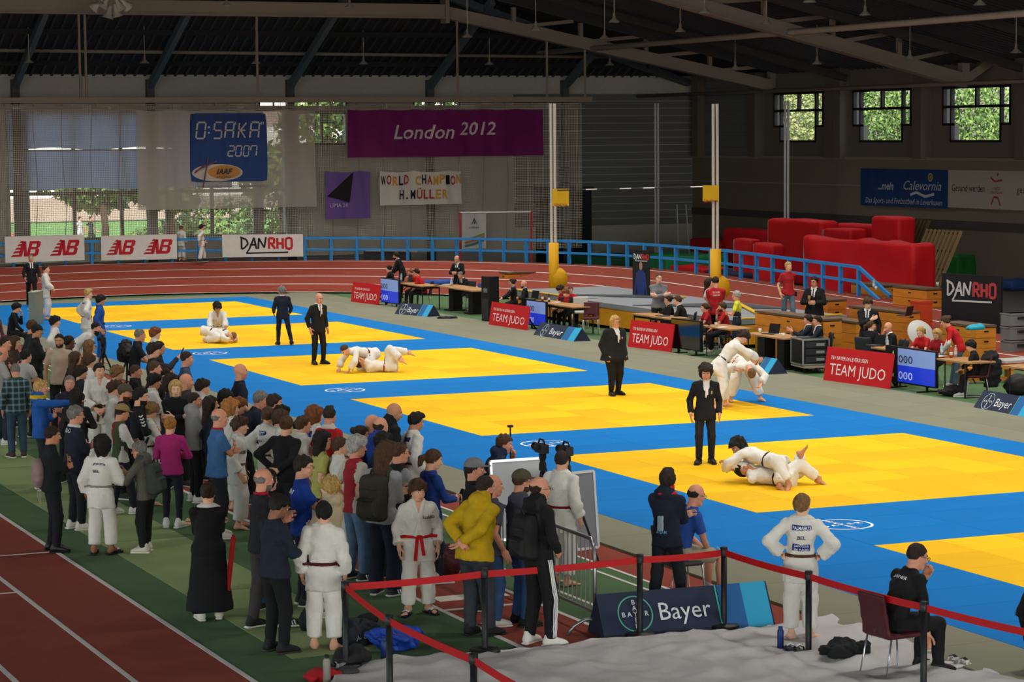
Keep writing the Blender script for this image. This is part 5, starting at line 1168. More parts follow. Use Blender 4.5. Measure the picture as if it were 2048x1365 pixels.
Q('refcurly', 'woman referee with curly brown hair in dark suit and open shirt', 1414, 735, 176, 1.66, 'down', ('suit', '#17181d', dict(shirt='#d9d6d2')), ('pants', '#1d1e24'), ('curly', 'n'), 'r', ('dress', '#101012'), (('badge', '#a89478'),), foot=(1410, 928), z=0, group=REF, bulk=.98, hp=-14)
Q('kid1', 'boy in white judo suit with black belt standing by the sponsor banner', 363, 446, 20, 1.62, ('belt', 'down'), GI, ('gi', WH), ('crop', 'r'), 'l', BARE, (('belt', '#222'), ('patch', 'back', -.08, .05, .02, '#2a3670')), foot=(363, 522), z=.9)
Q('kid2', 'boy in white judo suit and dark shoes walking along the banked track', 406, 444, 60, 1.66, ('swing', 'swingb'), GI, ('gi', WH), ('short', 'n'), 'l', ('shoe', '#222832'), (('belt', '#7c1420'),), foot=(404, 525), z=.9, feet=((-.06, .1, .045), (.06, -.1, .05)))
# --- officials along the tables
Q('o114', 'dark haired woman bent over the farthest results table', 777, 533, -80, 1.66, 'type', ('suit', BK, {}), ('pants', BK), ('bun', 'k'), 'l', ('dress', '#111'), (), sit=.45, lean=16, group=OFF, xx=12.1)
Q('o115', 'bearded referee in black suit leaning over the farthest table', 791, 505, -76, 1.8, 'table', SUIT, ('pants', BK), ('short', 'k'), 'r', ('dress', '#111'), (('beard',), ('badge', '#b8b4ac')), lean=24, group=OFF, xx=12.6)
Q('o116', 'man in red tee shirt seated at the farthest table', 831, 538, -84, 1.74, 'type', ('tee', '#b81c1e'), ('pants', BK), ('short', 'n'), 'r', ('shoe', '#333'), (), sit=.45, lean=26, group=OFF, xx=11.6, bulk=1.12)
Q('o116b', 'boy in red tee shirt seated behind the man at the farthest table', 822, 545, -84, 1.6, 'type', ('tee', '#b81c1e'), ('pants', BK), ('crop', 'r'), 'r', ('shoe', '#333'), (), sit=.45, lean=22, group=OFF, xx=12.1)
Q('o117', 'balding referee in black suit standing behind the dark desk', 912, 512, -150, 1.76, ('hold', 'hold'), SUIT, ('pants', BK), ('fringe', 'n'), 'r', ('dress', '#111'), (('badge', '#b8b4ac'),), group=OFF, xx=13.2, hp=-20)
Q('o118', 'referee in black suit writing at the dark desk', 918, 545, -140, 1.76, ('type', 'type'), SUIT, ('pants', BK), ('crop', 'g'), 'r', ('dress', '#111'), (), sit=.45, lean=24, group=OFF, xx=12.7, hp=-22)
Q('o119', 'woman in black suit with hair tied up at the second table', 1023, 558, -95, 1.68, 'type', SUIT, ('pants', BK), ('bun', 'n'), 'l', ('dress', '#111'), (), sit=.46, lean=6, group=OFF, xx=12.0)
Q('o120', 'bald bearded man in black suit at the second table', 1046, 562, -95, 1.78, 'hold', SUIT, ('pants', BK), None, 'r', ('dress', '#111'), (('beard',), ('glasses',)), sit=.46, lean=4, group=OFF, xx=12.0)
Q('o121', 'dark haired boy in red shirt bowed over the second table', 1117, 573, -120, 1.58, 'type', ('tee', '#a81c20'), ('pants', BK), ('mop', 'n'), 'l', ('shoe', '#333'), (), sit=.45, lean=18, group=OFF, xx=12.4, hp=-26)
Q('o122', 'red haired boy in red and black shirt at the second table', 1130, 585, -130, 1.5, 'type', ('tee', '#a81c20', dict(cols=[BK], pred=lambda c: np.where(np.abs(c[:, 0]) > .085, 1, 0))), ('pants', BK), ('mop', 'r'), 'p', ('shoe', '#333'), (), sit=.45, lean=14, group=OFF, xx=12.0, hp=-20)
Q('o123', 'girl in red tee shirt looking at the camera by the white chair', 1141, 576, 165, 1.66, ('lap', 'table'), ('tee', '#b81c1e'), ('pants', BK), ('pony', 'b'), 'l', ('shoe', '#333'), (('text', 'front', -.13, .04, 'XX', '#e0d0d0', 0, .06),), sit=.46, lean=4, group=OFF, xx=12.3)
Q('o124', 'man in grey sweatshirt with folded arms beside the tall banner', 1318, 547, 172, 1.8, ('cross', 'crossb'), ('long', '#74767c'), ('pants', BK), ('crop', 'b'), 'p', ('shoe', '#333'), (), group=OFF, xx=12.4)
Q('o125', 'woman with glasses in black suit at the third table', 1335, 592, -100, 1.66, 'type', SUIT, ('pants', BK), ('bun', 'n'), 'l', ('dress', '#111'), (('glasses',),), sit=.46, lean=6, group=OFF, xx=12.4)
Q('o126', 'young man in black suit leaning at the third table', 1353, 592, -80, 1.76, 'table', SUIT, ('pants', BK), ('short', 'b'), 'p', ('dress', '#111'), (), sit=.46, lean=20, group=OFF, xx=12.4)
Q('o127', 'man in red tee shirt with white back lettering turned away', 1431, 553, 0, 1.8, 'cross', ('tee', '#a81a22'), ('pants', BK), ('crop', 'n'), 'r', ('shoe', '#333'), (('text', 'back', -.07, .025, 'TSV BAYER', '#e0c8c8', 0, .1), ('text', 'back', -.11, .022, 'LEVERKUSEN', '#e0c8c8', 0, .1)), group=OFF, xx=12.5, bulk=1.08)
Q('o128', 'dark haired woman in white top facing the man in red', 1420, 556, 110, 1.66, 'hold', ('tee', '#c8c0c0'), ('pants', BK), ('long', 'n'), 'l', ('shoe', '#333'), (), group=OFF, xx=12.6)
Q('o129', 'brown haired girl in red tee shirt seated at the small table', 1408, 607, -100, 1.62, 'table', ('tee', '#a81c20'), ('pants', BK), ('pony', 'b'), 'l', ('shoe', '#a8a498'), (), sit=.46, lean=12, group=OFF, xx=12.2)
Q('o130', 'bearded man in red tee shirt seated at the small table, hand at mouth', 1443, 605, -85, 1.76, ('table', 'chin'), ('tee', '#a81c20'), ('pants', BK), ('short', 'b'), 'r', ('shoe', '#a8a498'), (('beard',),), sit=.46, lean=10, group=OFF, xx=12.2)
Q('o131', 'white haired steward in yellow safety vest standing at the small table', 1472, 582, -80, 1.78, ('hold', 'hold'), ('tee', '#c8cc3c', dict(cols=['#232838'], pred=lambda c: np.where(c[:, 2] < -.17, 1, 0))), ('jeans', '#26364e'), ('short', 'w'), 'r', ('shoe', '#333'), (('band', -.24, .012, '#b8b49a'),), group=OFF, xx=12.2)
Q('o132', 'photographer in red tee shirt and jeans walking by the blue railing', 1577, 524, 160, 1.66, ('swingb', 'down'), ('tee', '#a01c24'), ('jeans', '#5a6c80'), ('bun', 'y'), 'l', ('shoe', '#999'), (), z=.5, group=OFF, feet=((-.05, .08, .045), (.05, -.1, .05)))
Q('o133', 'heavy man in black suit holding a glass behind the wooden boxes', 1628, 554, -160, 1.82, ('hold', 'hold'), ('suit', BK, dict(tie='#3a2c34')), ('pants', BK), ('short', 'k'), 'r', ('dress', '#111'), (('glasses',),), group=OFF, bulk=1.3)
Q('o134', 'man in dark suit leaning back at the desk with the laptop', 1615, 630, -84, 1.78, ('gest', 'type'), ('suit', '#1a1f2c', dict(tie='#2a3060')), ('pants', BK), ('short', 'n'), 'r', ('dress', '#111'), (), sit=.46, lean=-8, group=OFF, xx=11.9)
Q('o135', 'man in dark suit with light blue tie behind the flight case', 1633, 632, -100, 1.76, 'type', ('suit', '#1b1e26', dict(tie='#5a86b8')), ('pants', BK), ('short', 'n'), 'r', ('dress', '#111'), (('badge', '#6a92b8'),), sit=.46, lean=2, group=OFF, xx=12.0)
Q('o136', 'brown haired man in black suit with hand on his chest by the boxes', 1737, 597, -165, 1.78, ('down', 'heart'), SUIT, ('pants', BK), ('thick', 'b'), 'p', ('dress', '#111'), (), group=OFF, xx=12.7, hp=-20, hy=20)
Q('o137', 'woman with brown tied hair in black suit at the nearest scoring table', 1743, 643, 40, 1.66, 'type', SUIT, ('pants', BK), ('pony', 'b'), 'l', ('dress', '#111'), (), sit=.46, lean=8, group=OFF, xx=12.5, hy=-60)
Q('o138', 'bald man in black suit covering his face at the nearest scoring table', 1775, 645, -110, 1.8, ('lap', 'chin'), ('suit', BK, {}), ('pants', BK), None, 'r', ('dress', '#111'), (), sit=.46, lean=12, group=OFF, xx=12.4, bulk=1.15)
Q('o139', 'blond woman in red tee shirt typing at the nearest table', 1839, 655, -130, 1.68, 'type', ('tee', '#b81c1e'), ('pants', BK), ('pony', 'y'), 'p', ('shoe', '#333'), (), sit=.46, lean=14, group=OFF, xx=12.6, hp=-14)
Q('o140', 'blond woman in red beside the leaning helper at the nearest table', 1872, 660, -135, 1.68, 'hold', ('tee', '#a01c24'), ('pants', BK), ('bob', 'y'), 'l', ('shoe', '#333'), (), sit=.46, lean=10, group=OFF, xx=12.6, hp=-14)
Q('o141', 'helper in red tee shirt over white sleeves leaning onto the table', 1886, 633, -80, 1.72, 'table', ('long', '#b81c1e', dict(cols=['#c8c2bc'], pred=lambda c: np.where((np.abs(c[:, 0]) > .115) & (c[:, 2] < -.14) | (c[:, 1] > .12), 1, 0))), ('jeans', '#4a5a70'), ('bun', 'b'), 'r', ('shoe', '#999'), (), lean=34, group=OFF, xx=12.4, hp=-10)
Q('o142', 'dark haired boy in black jacket sitting at the end of the nearest table', 1939, 683, -80, 1.6, 'table', ('long', '#141417'), ('pants', BK), ('mop', 'k'), 'l', ('shoe', '#aaa'), (), sit=.46, lean=14, group=OFF, xx=11.9, hp=-10)
# --- two athletes on the outdoor track
for u, lab, c in ((160, 'distant runner in white on the outdoor track, left of the column', '#cfd2da'), (182, 'distant runner in black on the outdoor track beyond the window', '#1c1d22')):
    P = atY(u, 470, 52.); person(lab, (P[0], 52., -.5), face(100), 1.75, dict(arms=('swing', 'swingb'), feet=((-.05, .14, .05), (.05, -.14, .06))), ('tee', c), ('shorts', c), ('shoe', '#888888'), ('short', 'n'), 'r', 1., (), 40, 'runners outside')
# --- fighters: explicit joints (metres, person space), torso given by axis directions
def axes(up, fwd):
    z = nrm(up); y = A(fwd, float); y = nrm(y-z*(y@z)); return np.stack([np.cross(y, z), y, z], 1)
def fighter(label, u, v, a, h, pel, up, fwd, wr, an, kpole, head, hair, skin, ext, up2=None, ftR=(None, None), ftp=(0, 0), epole=((-1, 0, 0), (1, 0, 0)), palms=None, z=0., off=(0, 0)):
    P = G(u, v, 0.); loc = A([P[0], P[1], z])+rotz(face(a)-pi/2) @ A([off[0], off[1], 0])
    hh_ = lambda q: tuple(A(q, float)/h)
    pose = dict(Rc=axes(up, fwd), Rp=axes(up2 or up, fwd), pel=hh_(pel), arms=tuple((hh_(w), e, 'fist') for w, e in zip(wr, epole)), absarm=True, feet=tuple(hh_(q) for q in an), kpole=kpole, Rh=axes(*head), ftR=ftR, ftp=ftp, palms=palms)
    return person(label, loc, face(a), h, pose, GI, ('gi', WH), BARE, hair, skin, 1., ext, None, FIGHT)
SOLE_BACK = lambda d: axes(nrm(A([0, 0, 1.])), d)
# nearest pair: hold-down on the big yellow area (both lie with heads to picture left)
fighter('judo fighter on top of the nearest pair, dark curly hair, one foot in the air', 1532, 968, -56, 1.68, (0, -.12, .36), (0, 1, .22), (-.15, .25, -1), ((-.16, .62, .2), (.2, .6, .2)), ((-.42, -.62, .09), (.14, -.52, .5)), ((-.3, .2, 1), (.6, 0, -1)), ((-.35, .6, 1), (-.9, .5, -.25)), ('curly', 'k'), 't', (('belt', '#3a2018'), ('belthang', False)), ftR=(axes((-.3, -.2, .9), (-.9, -.3, -.1)), axes((0, 1, .5), (.1, -.55, .9))))
fighter('judo fighter pinned on his back in the nearest pair, head on the mat', 1532, 968, -56, 1.66, (-.05, -.32, .13), (-.12, 1, .04), (-.3, .05, 1), ((-.22, .55, .32), (.2, .5, .42)), ((-.5, -.5, .06), (.35, -.75, .08)), ((-.2, 0, 1), (.3, 0, 1)), ((-.1, 1, .35), (-.75, .1, .8)), ('thick', 'k'), 't', (('belt', '#3a2018'), ('belthang', False)), ftR=(axes((-.5, -.2, .8), (-.4, -.9, .1)), axes((0, -.3, .9), (.2, -.9, .2))))
# third mat
fighter('judo fighter kneeling over his opponent on the third mat, head down', 722, 744, -120, 1.68, (.05, -.25, .42), (-.05, .85, .12), (0, .2, -1), ((-.2, .42, .06), (.22, .45, .08)), ((-.18, -.5, .07), (.2, -.55, .07)), ((-.2, .8, -.3), (.2, .8, -.3)), ((0, .9, .5), (-.1, .6, -.8)), ('crop', 'b'), 'l', (('belt', '#6a1a20'), ('belthang', False)), ftp=(-60, -60))
fighter('judo fighter lying on his back with bent legs and red belt on the third mat', 752, 744, -90, 1.68, (-.05, -.3, .13), (0, 1, .06), (-.2, 0, 1), ((-.2, .3, .3), (.25, .3, .3)), ((-.28, -.62, .3), (.12, -.78, .44)), ((0, .2, 1), (0, .2, 1)), ((0, 1, .3), (0, -.2, 1)), ('short', 'b'), 'l', (('belt', '#a01820'), ('belthang', False)), ftR=(axes((0, -.3, .8), (0, -.9, -.35)), axes((0, -.2, .9), (0, -1, .1))))
# second mat
fighter('judo fighter kneeling behind his opponent on the second mat, black hair', 436, 683, 172, 1.66, (0, -.3, .36), (0, .5, .85), (0, 1, -.3), ((-.2, .35, .32), (.22, .35, .3)), ((-.2, -.62, .07), (.2, -.6, .07)), ((-.3, 1, -.3), (.3, 1, -.3)), ((0, .6, .8), (0, .9, -.5)), ('curly', 'k'), 't', (('belt', '#222'), ('belthang', False)), ftp=(-60, -60))
fighter('judo fighter curled up on the second mat, head to the right', 440, 686, 104, 1.64, (0, -.3, .3), (0, 1, -.12), (0, .1, -1), ((-.14, .38, .07), (.2, .36, .07)), ((-.15, -.32, .07), (.18, -.34, .07)), ((-.2, 1, -.1), (.2, 1, -.1)), ((0, .9, -.2), (.5, .3, -.8)), ('crop', 'l'), 'l', (('belt', '#222'), ('belthang', False), ('patch', 'back', -.06, .06, .025, '#26346e')), ftp=(-50, -50))
# fourth mat, standing pair
fighter('standing judo fighter with dark hair gripping over his opponent on the fourth mat', 1452, 816, 78, 1.74, (0, -.12, .9), (.05, .6, .75), (0, .8, -.6), ((-.2, .62, .92), (.16, .62, .98)), ((-.2, .05, .078), (.2, -.25, .078)), ((0, 1, .1), (0, 1, .1)), ((0, .75, .7), (.2, .7, -.7)), ('mop', 'n'), 'l', (('belt', '#222'), ('belthang', False)))
fighter('standing judo fighter with blond hair bent low on the fourth mat', 1494, 806, 158, 1.74, (0, -.3, .86), (.15, .9, -.2), (0, -.1, -1), ((-.05, .5, .42), (.42, .35, .72)), ((-.36, -.1, .078), (.25, -.25, .078)), ((0, 1, .1), (0, 1, .1)), ((0, .8, -.6), (0, .2, -1)), ('crop', 'l'), 'l', (('belt', '#a01820'), ('belthang', False), ('patch', 'front', -.06, .035, .05, '#a01820', -.05)))
# ------------------------------------------------------------------ blue railing on the bank and sponsor banners
M_BLUE = mat('#2b82c8', .5, var=.05)
RR = BR+4.45
def on_circle(u, R=RR, v=500):
    best = None
    for t in np.linspace(150, -2, 1200):
        p = A([BC[0]+R*cos(rad(t)), BC[1]+R*sin(rad(t)), 1.]); d = p-CC; uu = W/2+CF*(d@_r)/(d@_fw)
        if best is None or abs(uu-u) < best[0]: best = (abs(uu-u), p)
    return best[1]
def z_at(P, u, v): return float(height_at(A(P, float), v, u))
rail = empty('blue_railing', (BC[0], BC[1], 0), 0, 'blue painted railing along the outside of the banked bend', 'railing')
path = [(BC[0]+RR*cos(rad(t)), BC[1]+RR*sin(rad(t)), .88) for t in np.arange(140, -.1, -3.55)]
path += [(BC[0]+RR, BC[1]-y, .88-max(0, y-3)*.02) for y in np.arange(1., 11.2, 1.)]
LC = A([BC[0], BC[1], 0])
for p in path:
    MB().box(A(p)-LC+A([0, 0, .42]), (.1, .1, .86)).build('post', M_BLUE, rail)
P_ = A(path)-LC
MB().tube(P_+[0, 0, .84], .062, 4, sq=(1, 1)).build('top_rail', M_BLUE, rail); MB().tube(P_+[0, 0, .42], .055, 4).build('middle_rail', M_BLUE, rail)
e_ = P_[-1]
for dz in (.84, .42): MB().tube([e_+[0, 0, dz], e_+[0, -1.7, dz-.75]], .06, 4).build('end_rail', M_BLUE, rail)
def panel(name, a, b, z0, z1, m, label, cat, th=.02, nx=1, wav=0.):
    """upright panel between ground points a,b ; returns object, frame"""
    a = A(a, float)[:2]; b = A(b, float)[:2]; L = np.linalg.norm(b-a); ex = A([*(b-a)/L, 0]); ny = A([ex[1], -ex[0], 0])
    if ny @ (CC-A([*a, 0])) < 0: ny = -ny
    o = empty(name, (*((a+b)/2), z0), 0, label, cat)
    MB().box((0, 0, (z1-z0)/2), (L, th, z1-z0), np.stack([ex, np.cross(A([0, 0, 1.]), ex), A([0, 0, 1.])], 1)).build('board', m, o)
    return o, ex, A([0, 0, 1.]), ny*(th/2+.006), L, z1-z0
M_WB = mat('#cfcdcb', .7, var=.04); M_RED = mat('#b0182c', .6); M_REDB = mat('#a81420', .6)
def nb_mark(mb, c, ex, ey, h, m):
    # slanted twin letters with speed stripes on the left
    sh = .28
    def q(pts): mb.poly([(x+y*sh, y) for x, y in pts], .004, c, ex, ey, m)
    s = h
    for i, (x0, y0) in enumerate(((-1.0, .0), (-.92, .22), (-.84, .44), (-.76, .66), (-.66, .86))): q([(x0*s, y0*s), (-.45*s, y0*s), (-.45*s, (y0+.12)*s), (x0*s+.1*s, (y0+.12)*s)])
    q([(-.5*s, 0), (-.28*s, 0), (-.28*s, .95*s), (-.5*s, .95*s)]); q([(-.45*s, .95*s), (-.24*s, .95*s), (.06*s, 0), (-.14*s, 0)])
    q([(.0*s, 0), (.2*s, 0), (.2*s, .95*s), (0, .95*s)])
    q([(.2*s, 0), (.62*s, 0), (.74*s, .1*s), (.74*s, .4*s), (.62*s, .5*s), (.74*s, .6*s), (.74*s, .86*s), (.62*s, .95*s), (.2*s, .95*s), (.2*s, .78*s), (.5*s, .78*s), (.5*s, .58*s), (.2*s, .58*s), (.2*s, .42*s), (.5*s, .42*s), (.5*s, .18*s), (.2*s, .18*s)])
def strokes(mb, c, ex, ey, segs, w, m, up):
    for i_, (a, b) in enumerate(segs):
        pa = A(c)+A(ex)*a[0]+A(ey)*a[1]+A(up)*.0013*(i_ % 9); pb = A(c)+A(ex)*b[0]+A(ey)*b[1]+A(up)*.0013*(i_ % 9); mb.beam(pa, pb, w, .004, m, up=up)
def danrho(mb, c, ex, ey, h, md, mr, up):
    """brush style DAN (md) + block RHO (mr), about 4.3 h wide, centred"""
    k = lambda *p: [(A(p[i])*h, A(p[i+1])*h) for i in range(len(p)-1)]
    D_ = k((-2.0, .95), (-2.0, .0), (-1.75, .1), (-1.45, .45), (-1.6, .8), (-2.1, 1.0)); A_ = k((-1.35, .0), (-.95, .95), (-.75, .0))+k((-1.3, .35), (-.75, .35)); N_ = k((-.6, .0), (-.55, .9), (-.1, .1), (.05, 1.0))
    strokes(mb, c, ex, ey, D_+A_+N_, .15*h, md, up)
    R_ = k((.3, 0), (.3, .9), (.7, .88), (.75, .6), (.68, .45), (.3, .45))+k((.5, .45), (.8, 0)); H_ = k((1., 0), (1., .9))+k((1.45, 0), (1.45, .9))+k((1., .45), (1.45, .45)); O_ = k((1.7, .1), (1.7, .8), (1.85, .9), (2.1, .9), (2.2, .8), (2.2, .1), (2.1, 0), (1.85, 0), (1.7, .1))
    strokes(mb, c, ex, ey, R_+H_+O_, .2*h, mr, up)
    strokes(mb, c, ex, ey, k((-1.35, .0), (-1.6, -.35), (1.9, -.3)), .12*h, md, up)
M_BLKP = mat('#17171a', .7)
for (u0, u1, vb0, vb1, vt), lab in (((11, 169, 527, 520, 474), 'white sponsor banner with two red letter logos at the left end of the railing'), ((203, 354, 521, 518, 472), 'white sponsor banner with red letter logos left of the two boys')):
    a = on_circle(u0, BR+4.3); b = on_circle(u1, BR+4.3); z0 = max(.9, (z_at(a, u0, vb0)+z_at(b, u1, vb1))/2); z1 = z_at(a, u0, vt)
    o, ex, ey, n_, L, hh_ = panel('sponsor_banner', a, b, z0, z1, M_WB, lab, 'banner'); mb = MB()
    for t in (-.24, .25): mb = MB(); nb_mark(mb, ex*L*t+ey*hh_*.22+n_, ex, ey, hh_*.62, 0); mb.build('logo', M_RED, o)
a = on_circle(445, BR+4.3); b = on_circle(607, BR+4.3); z0 = z_at(a, 445, 515); z1 = z_at(a, 445, 470)
o, ex, ey, n_, L, hh_ = panel('sponsor_banner', a, b, z0, z1, M_WB, 'white banner with black and red brush lettering on the railing', 'banner'); mb = MB(); danrho(mb, ey*hh_*.36+n_+ex*.1, ex, ey, .44, 0, 1, n_); mb.build('lettering', [M_BLKP, mat('#b51a24', .6)], o)
# ------------------------------------------------------------------ protective net with its beam
NY = 11.0
NX0, NX1 = -4., float(atY(1165, 400, NY)[0])
def _net(n, l, b):
    out = n['Material Output']; tc = n.new('ShaderNodeTexCoord'); sx = n.new('ShaderNodeSeparateXYZ'); l.new(tc.outputs['Object'], sx.inputs[0]); f = []
    for o_ in (0, 2):
        m_ = n.new('ShaderNodeMath'); m_.operation = 'MULTIPLY'; m_.inputs[1].default_value = 15.; l.new(sx.outputs[o_], m_.inputs[0])
        fr_ = n.new('ShaderNodeMath'); fr_.operation = 'FRACT'; l.new(m_.outputs[0], fr_.inputs[0]); lt = n.new('ShaderNodeMath'); lt.operation = 'LESS_THAN'; lt.inputs[1].default_value = .21; l.new(fr_.outputs[0], lt.inputs[0]); f.append(lt)
    mx = n.new('ShaderNodeMath'); mx.operation = 'MAXIMUM'; l.new(f[0].outputs[0], mx.inputs[0]); l.new(f[1].outputs[0], mx.inputs[1])
    t = n.new('ShaderNodeBsdfTransparent'); b.inputs['Base Color'].default_value = (*lin('#cdc7b8'), 1); b.inputs['Roughness'].default_value = .9
    ms = n.new('ShaderNodeMixShader'); l.new(mx.outputs[0], ms.inputs[0]); l.new(t.outputs[0], ms.inputs[1]); l.new(b.outputs[0], ms.inputs[2]); l.new(ms.outputs[0], out.inputs[0])
M_NET = node_mat('net_mesh', _net)
def wave(x, z): return .05*np.sin(x*2.1)+.035*np.sin(x*5.3+1.+z*.6)+.02*np.sin(x*9.7+2*z)
net = empty('protective_net', (10, NY, .9), 0, 'pale ball net hanging across the far end of the hall', 'net')
xs_ = np.linspace(NX0, NX1, 160); zs_ = np.linspace(.9, 6.72, 12)
V = A([[x-10, wave(x, z), z-.9] for z in zs_ for x in xs_]); n_ = len(xs_)
F = A([[j*n_+i, j*n_+i+1, (j+1)*n_+i+1, (j+1)*n_+i] for j in range(11) for i in range(n_-1)])
MB().add(V, F).build('net_cloth', M_NET, net, True)
for x in np.arange(NX0+.6, NX1, 1.05):
    MB().tube([(x-10+.06*np.sin(z*1.3+x), wave(x, z)-.03, z-.9) for z in np.linspace(.9, 6.8, 7)], .012, 4).build('cord', mat('#8f897c', .8), net)
bx_ = empty('net_beam', (10, NY, 6.87), 0, 'pale steel beam on long hangers carrying the net', 'beam')
XB1 = float(atY(1183, 200, NY)[0])
MB().bx((-18, -.09, -.1), (XB1-10, .09, .1)).build('beam', M_GIRD, bx_); MB().bx((-18, -.05, -.33), (XB1-10.6, .05, -.23)).build('track', M_GIRD, bx_)
for u in (160, 172, 515, 915, 1094, 1170):
    x = float(atY(u, 150, NY)[0]); MB().tube([(x-10, 0, 0), (x-10, 0, 10.1-6.87-max(0, x-19.2)*.195)], .05, 6).build('hanger', M_GIRD, bx_)
for x in np.arange(-4, XB1, 2.3): MB().bx((x-10-.03, -.03, -.25), (x-10+.03, .03, -.05)).build('bracket', M_GIRD, bx_)
# ------------------------------------------------------------------ cloth banners hanging on the net
def hung(name, u0, u1, v0, v1, m, label, cat='banner', dy=-.26, amp=1., th=.0, sag=.05, nx=48, nz=14):
    a = atY(u0, v0, NY+dy); b = atY(u1, v1, NY+dy); x0, x1, zt, zb = a[0], b[0], a[2], b[2]; c = A([(x0+x1)/2, NY+dy, (zt+zb)/2])
    def sf(x, z): return -amp*(wave(x*1.3, z)*.7+.03*np.sin(x*1.1+z*1.7))
    xs = np.linspace(x0, x1, nx); zs = np.linspace(zb, zt, nz)
    V = A([[x-c[0], sf(x, z), z-c[2]+(sag*np.abs(np.sin((x-x0)*2.2))*-1 if z > zt-.01 else 0)] for z in zs for x in xs])
    F = A([[j*nx+i, j*nx+i+1, (j+1)*nx+i+1, (j+1)*nx+i] for j in range(nz-1) for i in range(nx-1)])
    o = empty(name, tuple(c), 0, label, cat); MB().add(V, F).build('cloth', m, o, True)
    def warp(P): P = A(P, float); P[:, 1] = sf(P[:, 0]+c[0], P[:, 2]+c[2])-.025+P[:, 1]; return P
    return o, warp, (x1-x0), (zt-zb)
EX, EZ = A([1., 0, 0]), A([0, 0, 1.])
def sub_grid(mb, x0, x1, z0, z1, warp, m, r=0., nx=14, nz=8, back=.0):
    xs = np.linspace(x0, x1, nx); zs = np.linspace(z0, z1, nz); P = A([[x, 0, z] for z in zs for x in xs])
    if r:
        for p in P:
            dx = max(0, max(x0+r-p[0], p[0]-(x1-r))); dz = max(0, max(z0+r-p[2], p[2]-(z1-r))); d = math.hypot(dx, dz)
            if d > r: s = r/d; p[0] = p[0]+(np.sign((x0+x1)/2-p[0]))*(dx-dx*s); p[2] = p[2]+np.sign((z0+z1)/2-p[2])*(dz-dz*s)
    Q_ = warp(P); Q_[:, 1] += back
    mb.add(Q_, A([[j*nx+i, j*nx+i+1, (j+1)*nx+i+1, (j+1)*nx+i] for j in range(nz-1) for i in range(nx-1)]), m)
def sheer(c, tr):
    def fn(n, l, b):
        out = n['Material Output']; b.inputs['Base Color'].default_value = (*lin(c), 1); b.inputs['Roughness'].default_value = .9
        t = n.new('ShaderNodeBsdfTransparent'); ms = n.new('ShaderNodeMixShader'); ms.inputs[0].default_value = 1-tr; l.new(t.outputs[0], ms.inputs[1]); l.new(b.outputs[0], ms.inputs[2]); l.new(ms.outputs[0], out.inputs[0])
    return node_mat('sheer_cloth', fn)
o, wp, bw, bh = hung('championship_banner', 272, 633, 220, 413, sheer('#b0aca4', .22), 'large sheer grey banner with a blue square and digital lettering')
sx, sz = bw/361., bh/193.     # banner pixels to metres
bx0 = lambda u: (u-452.5)*sx
bz0 = lambda v: (316.5-v)*sz
mb = MB(); sub_grid(mb, bx0(377), bx0(532), bz0(361), bz0(227), wp, 0, .12); mb.build('blue_square', mat('#2d4a86', .85), o)
SEG = {'O': 'abcdef', 'S': 'afgcd', 'A': 'abcefg', 'K': 'efgKk', '2': 'abged', '0': 'abcdef', '7': 'abcf'}
def seg7(mb, ch, x, z, w, h, t, m, sl=.12):
    P = {'a': ((0, h), (w, h)), 'b': ((w, h), (w, h/2)), 'c': ((w, h/2), (w, 0)), 'd': ((0, 0), (w, 0)), 'e': ((0, 0), (0, h/2)), 'f': ((0, h/2), (0, h)), 'g': ((0, h/2), (w, h/2)), 'K': ((w*.2, h/2), (w, h)), 'k': ((w*.2, h/2), (w, 0))}
    for s in SEG[ch]:
        (ax, az), (bx2, bz) = P[s]; d = nrm(A([bx2-ax, 0, bz-az]))*t*.4; a = A([x+ax+az*sl, 0, z+az])+d; b = A([x+bx2+bz*sl, 0, z+bz])-d
        mb.beam(a, b, t, .004, m, up=(0, -1, 0))
def wmb(mb, name, mats, par, wp, back=-.012):
    for i, V in enumerate(mb.V): Q_ = wp(V); Q_[:, 1] += back; mb.V[i] = Q_
    return mb.build(name, mats, par)
mb = MB(); hh_ = 31*sz; w_ = 18*sx; x = bx0(389); z = bz0(276)
for ch, u in (('O', 389), ('S', 422), ('A', 446), ('K', 473), ('A', 498)): seg7(mb, ch, bx0(u), z, w_*.9, hh_, .06, 0)
for dz in (.35, .7): mb.box((bx0(414), 0, z+hh_*dz), (.07, .004, .07))
for u in (468, 521, 525): mb.box((bx0(u), 0, z+hh_*.95), (.04, .004, .1))
for ch, u in (('2', 452), ('0', 467), ('0', 483), ('7', 498)): seg7(mb, ch, bx0(u), bz0(311), 11*sx, 20*sz, .045, 0)
wmb(mb, 'lettering', mat('#c3c5c8', .8), o, wp, -.02)
mb = MB(); an = np.linspace(0, 2*pi, 28, endpoint=False)
for cu, cv, ru, rv, m in ((431, 343, 51, 17, 0), (444, 342, 33, 13, 1)):
    V = A([(bx0(cu)+k/4.*ru*sx*cos(t), -.014*m, bz0(cv)+k/4.*rv*sz*sin(t)) for k in range(5) for t in an]); n_ = len(an)
    mb.add(V, A([[k*n_+i, k*n_+(i+1) % n_, (k+1)*n_+(i+1) % n_, (k+1)*n_+i] for k in range(4) for i in range(n_)]), m)
wmb(mb, 'oval_mark', [mat('#c8bdb4', .8), mat('#c08a4a', .8)], o, wp, -.02)
mb = MB(); put_text(mb, 'IAAF', (bx0(444), 0, bz0(346)), EX, EZ, 11*sz, 0, shear=.3, bold=.02); put_text(mb, 'ATHLETICS', (bx0(442), 0, bz0(354)), EX, EZ, 4.5*sz, 0, shear=.2)
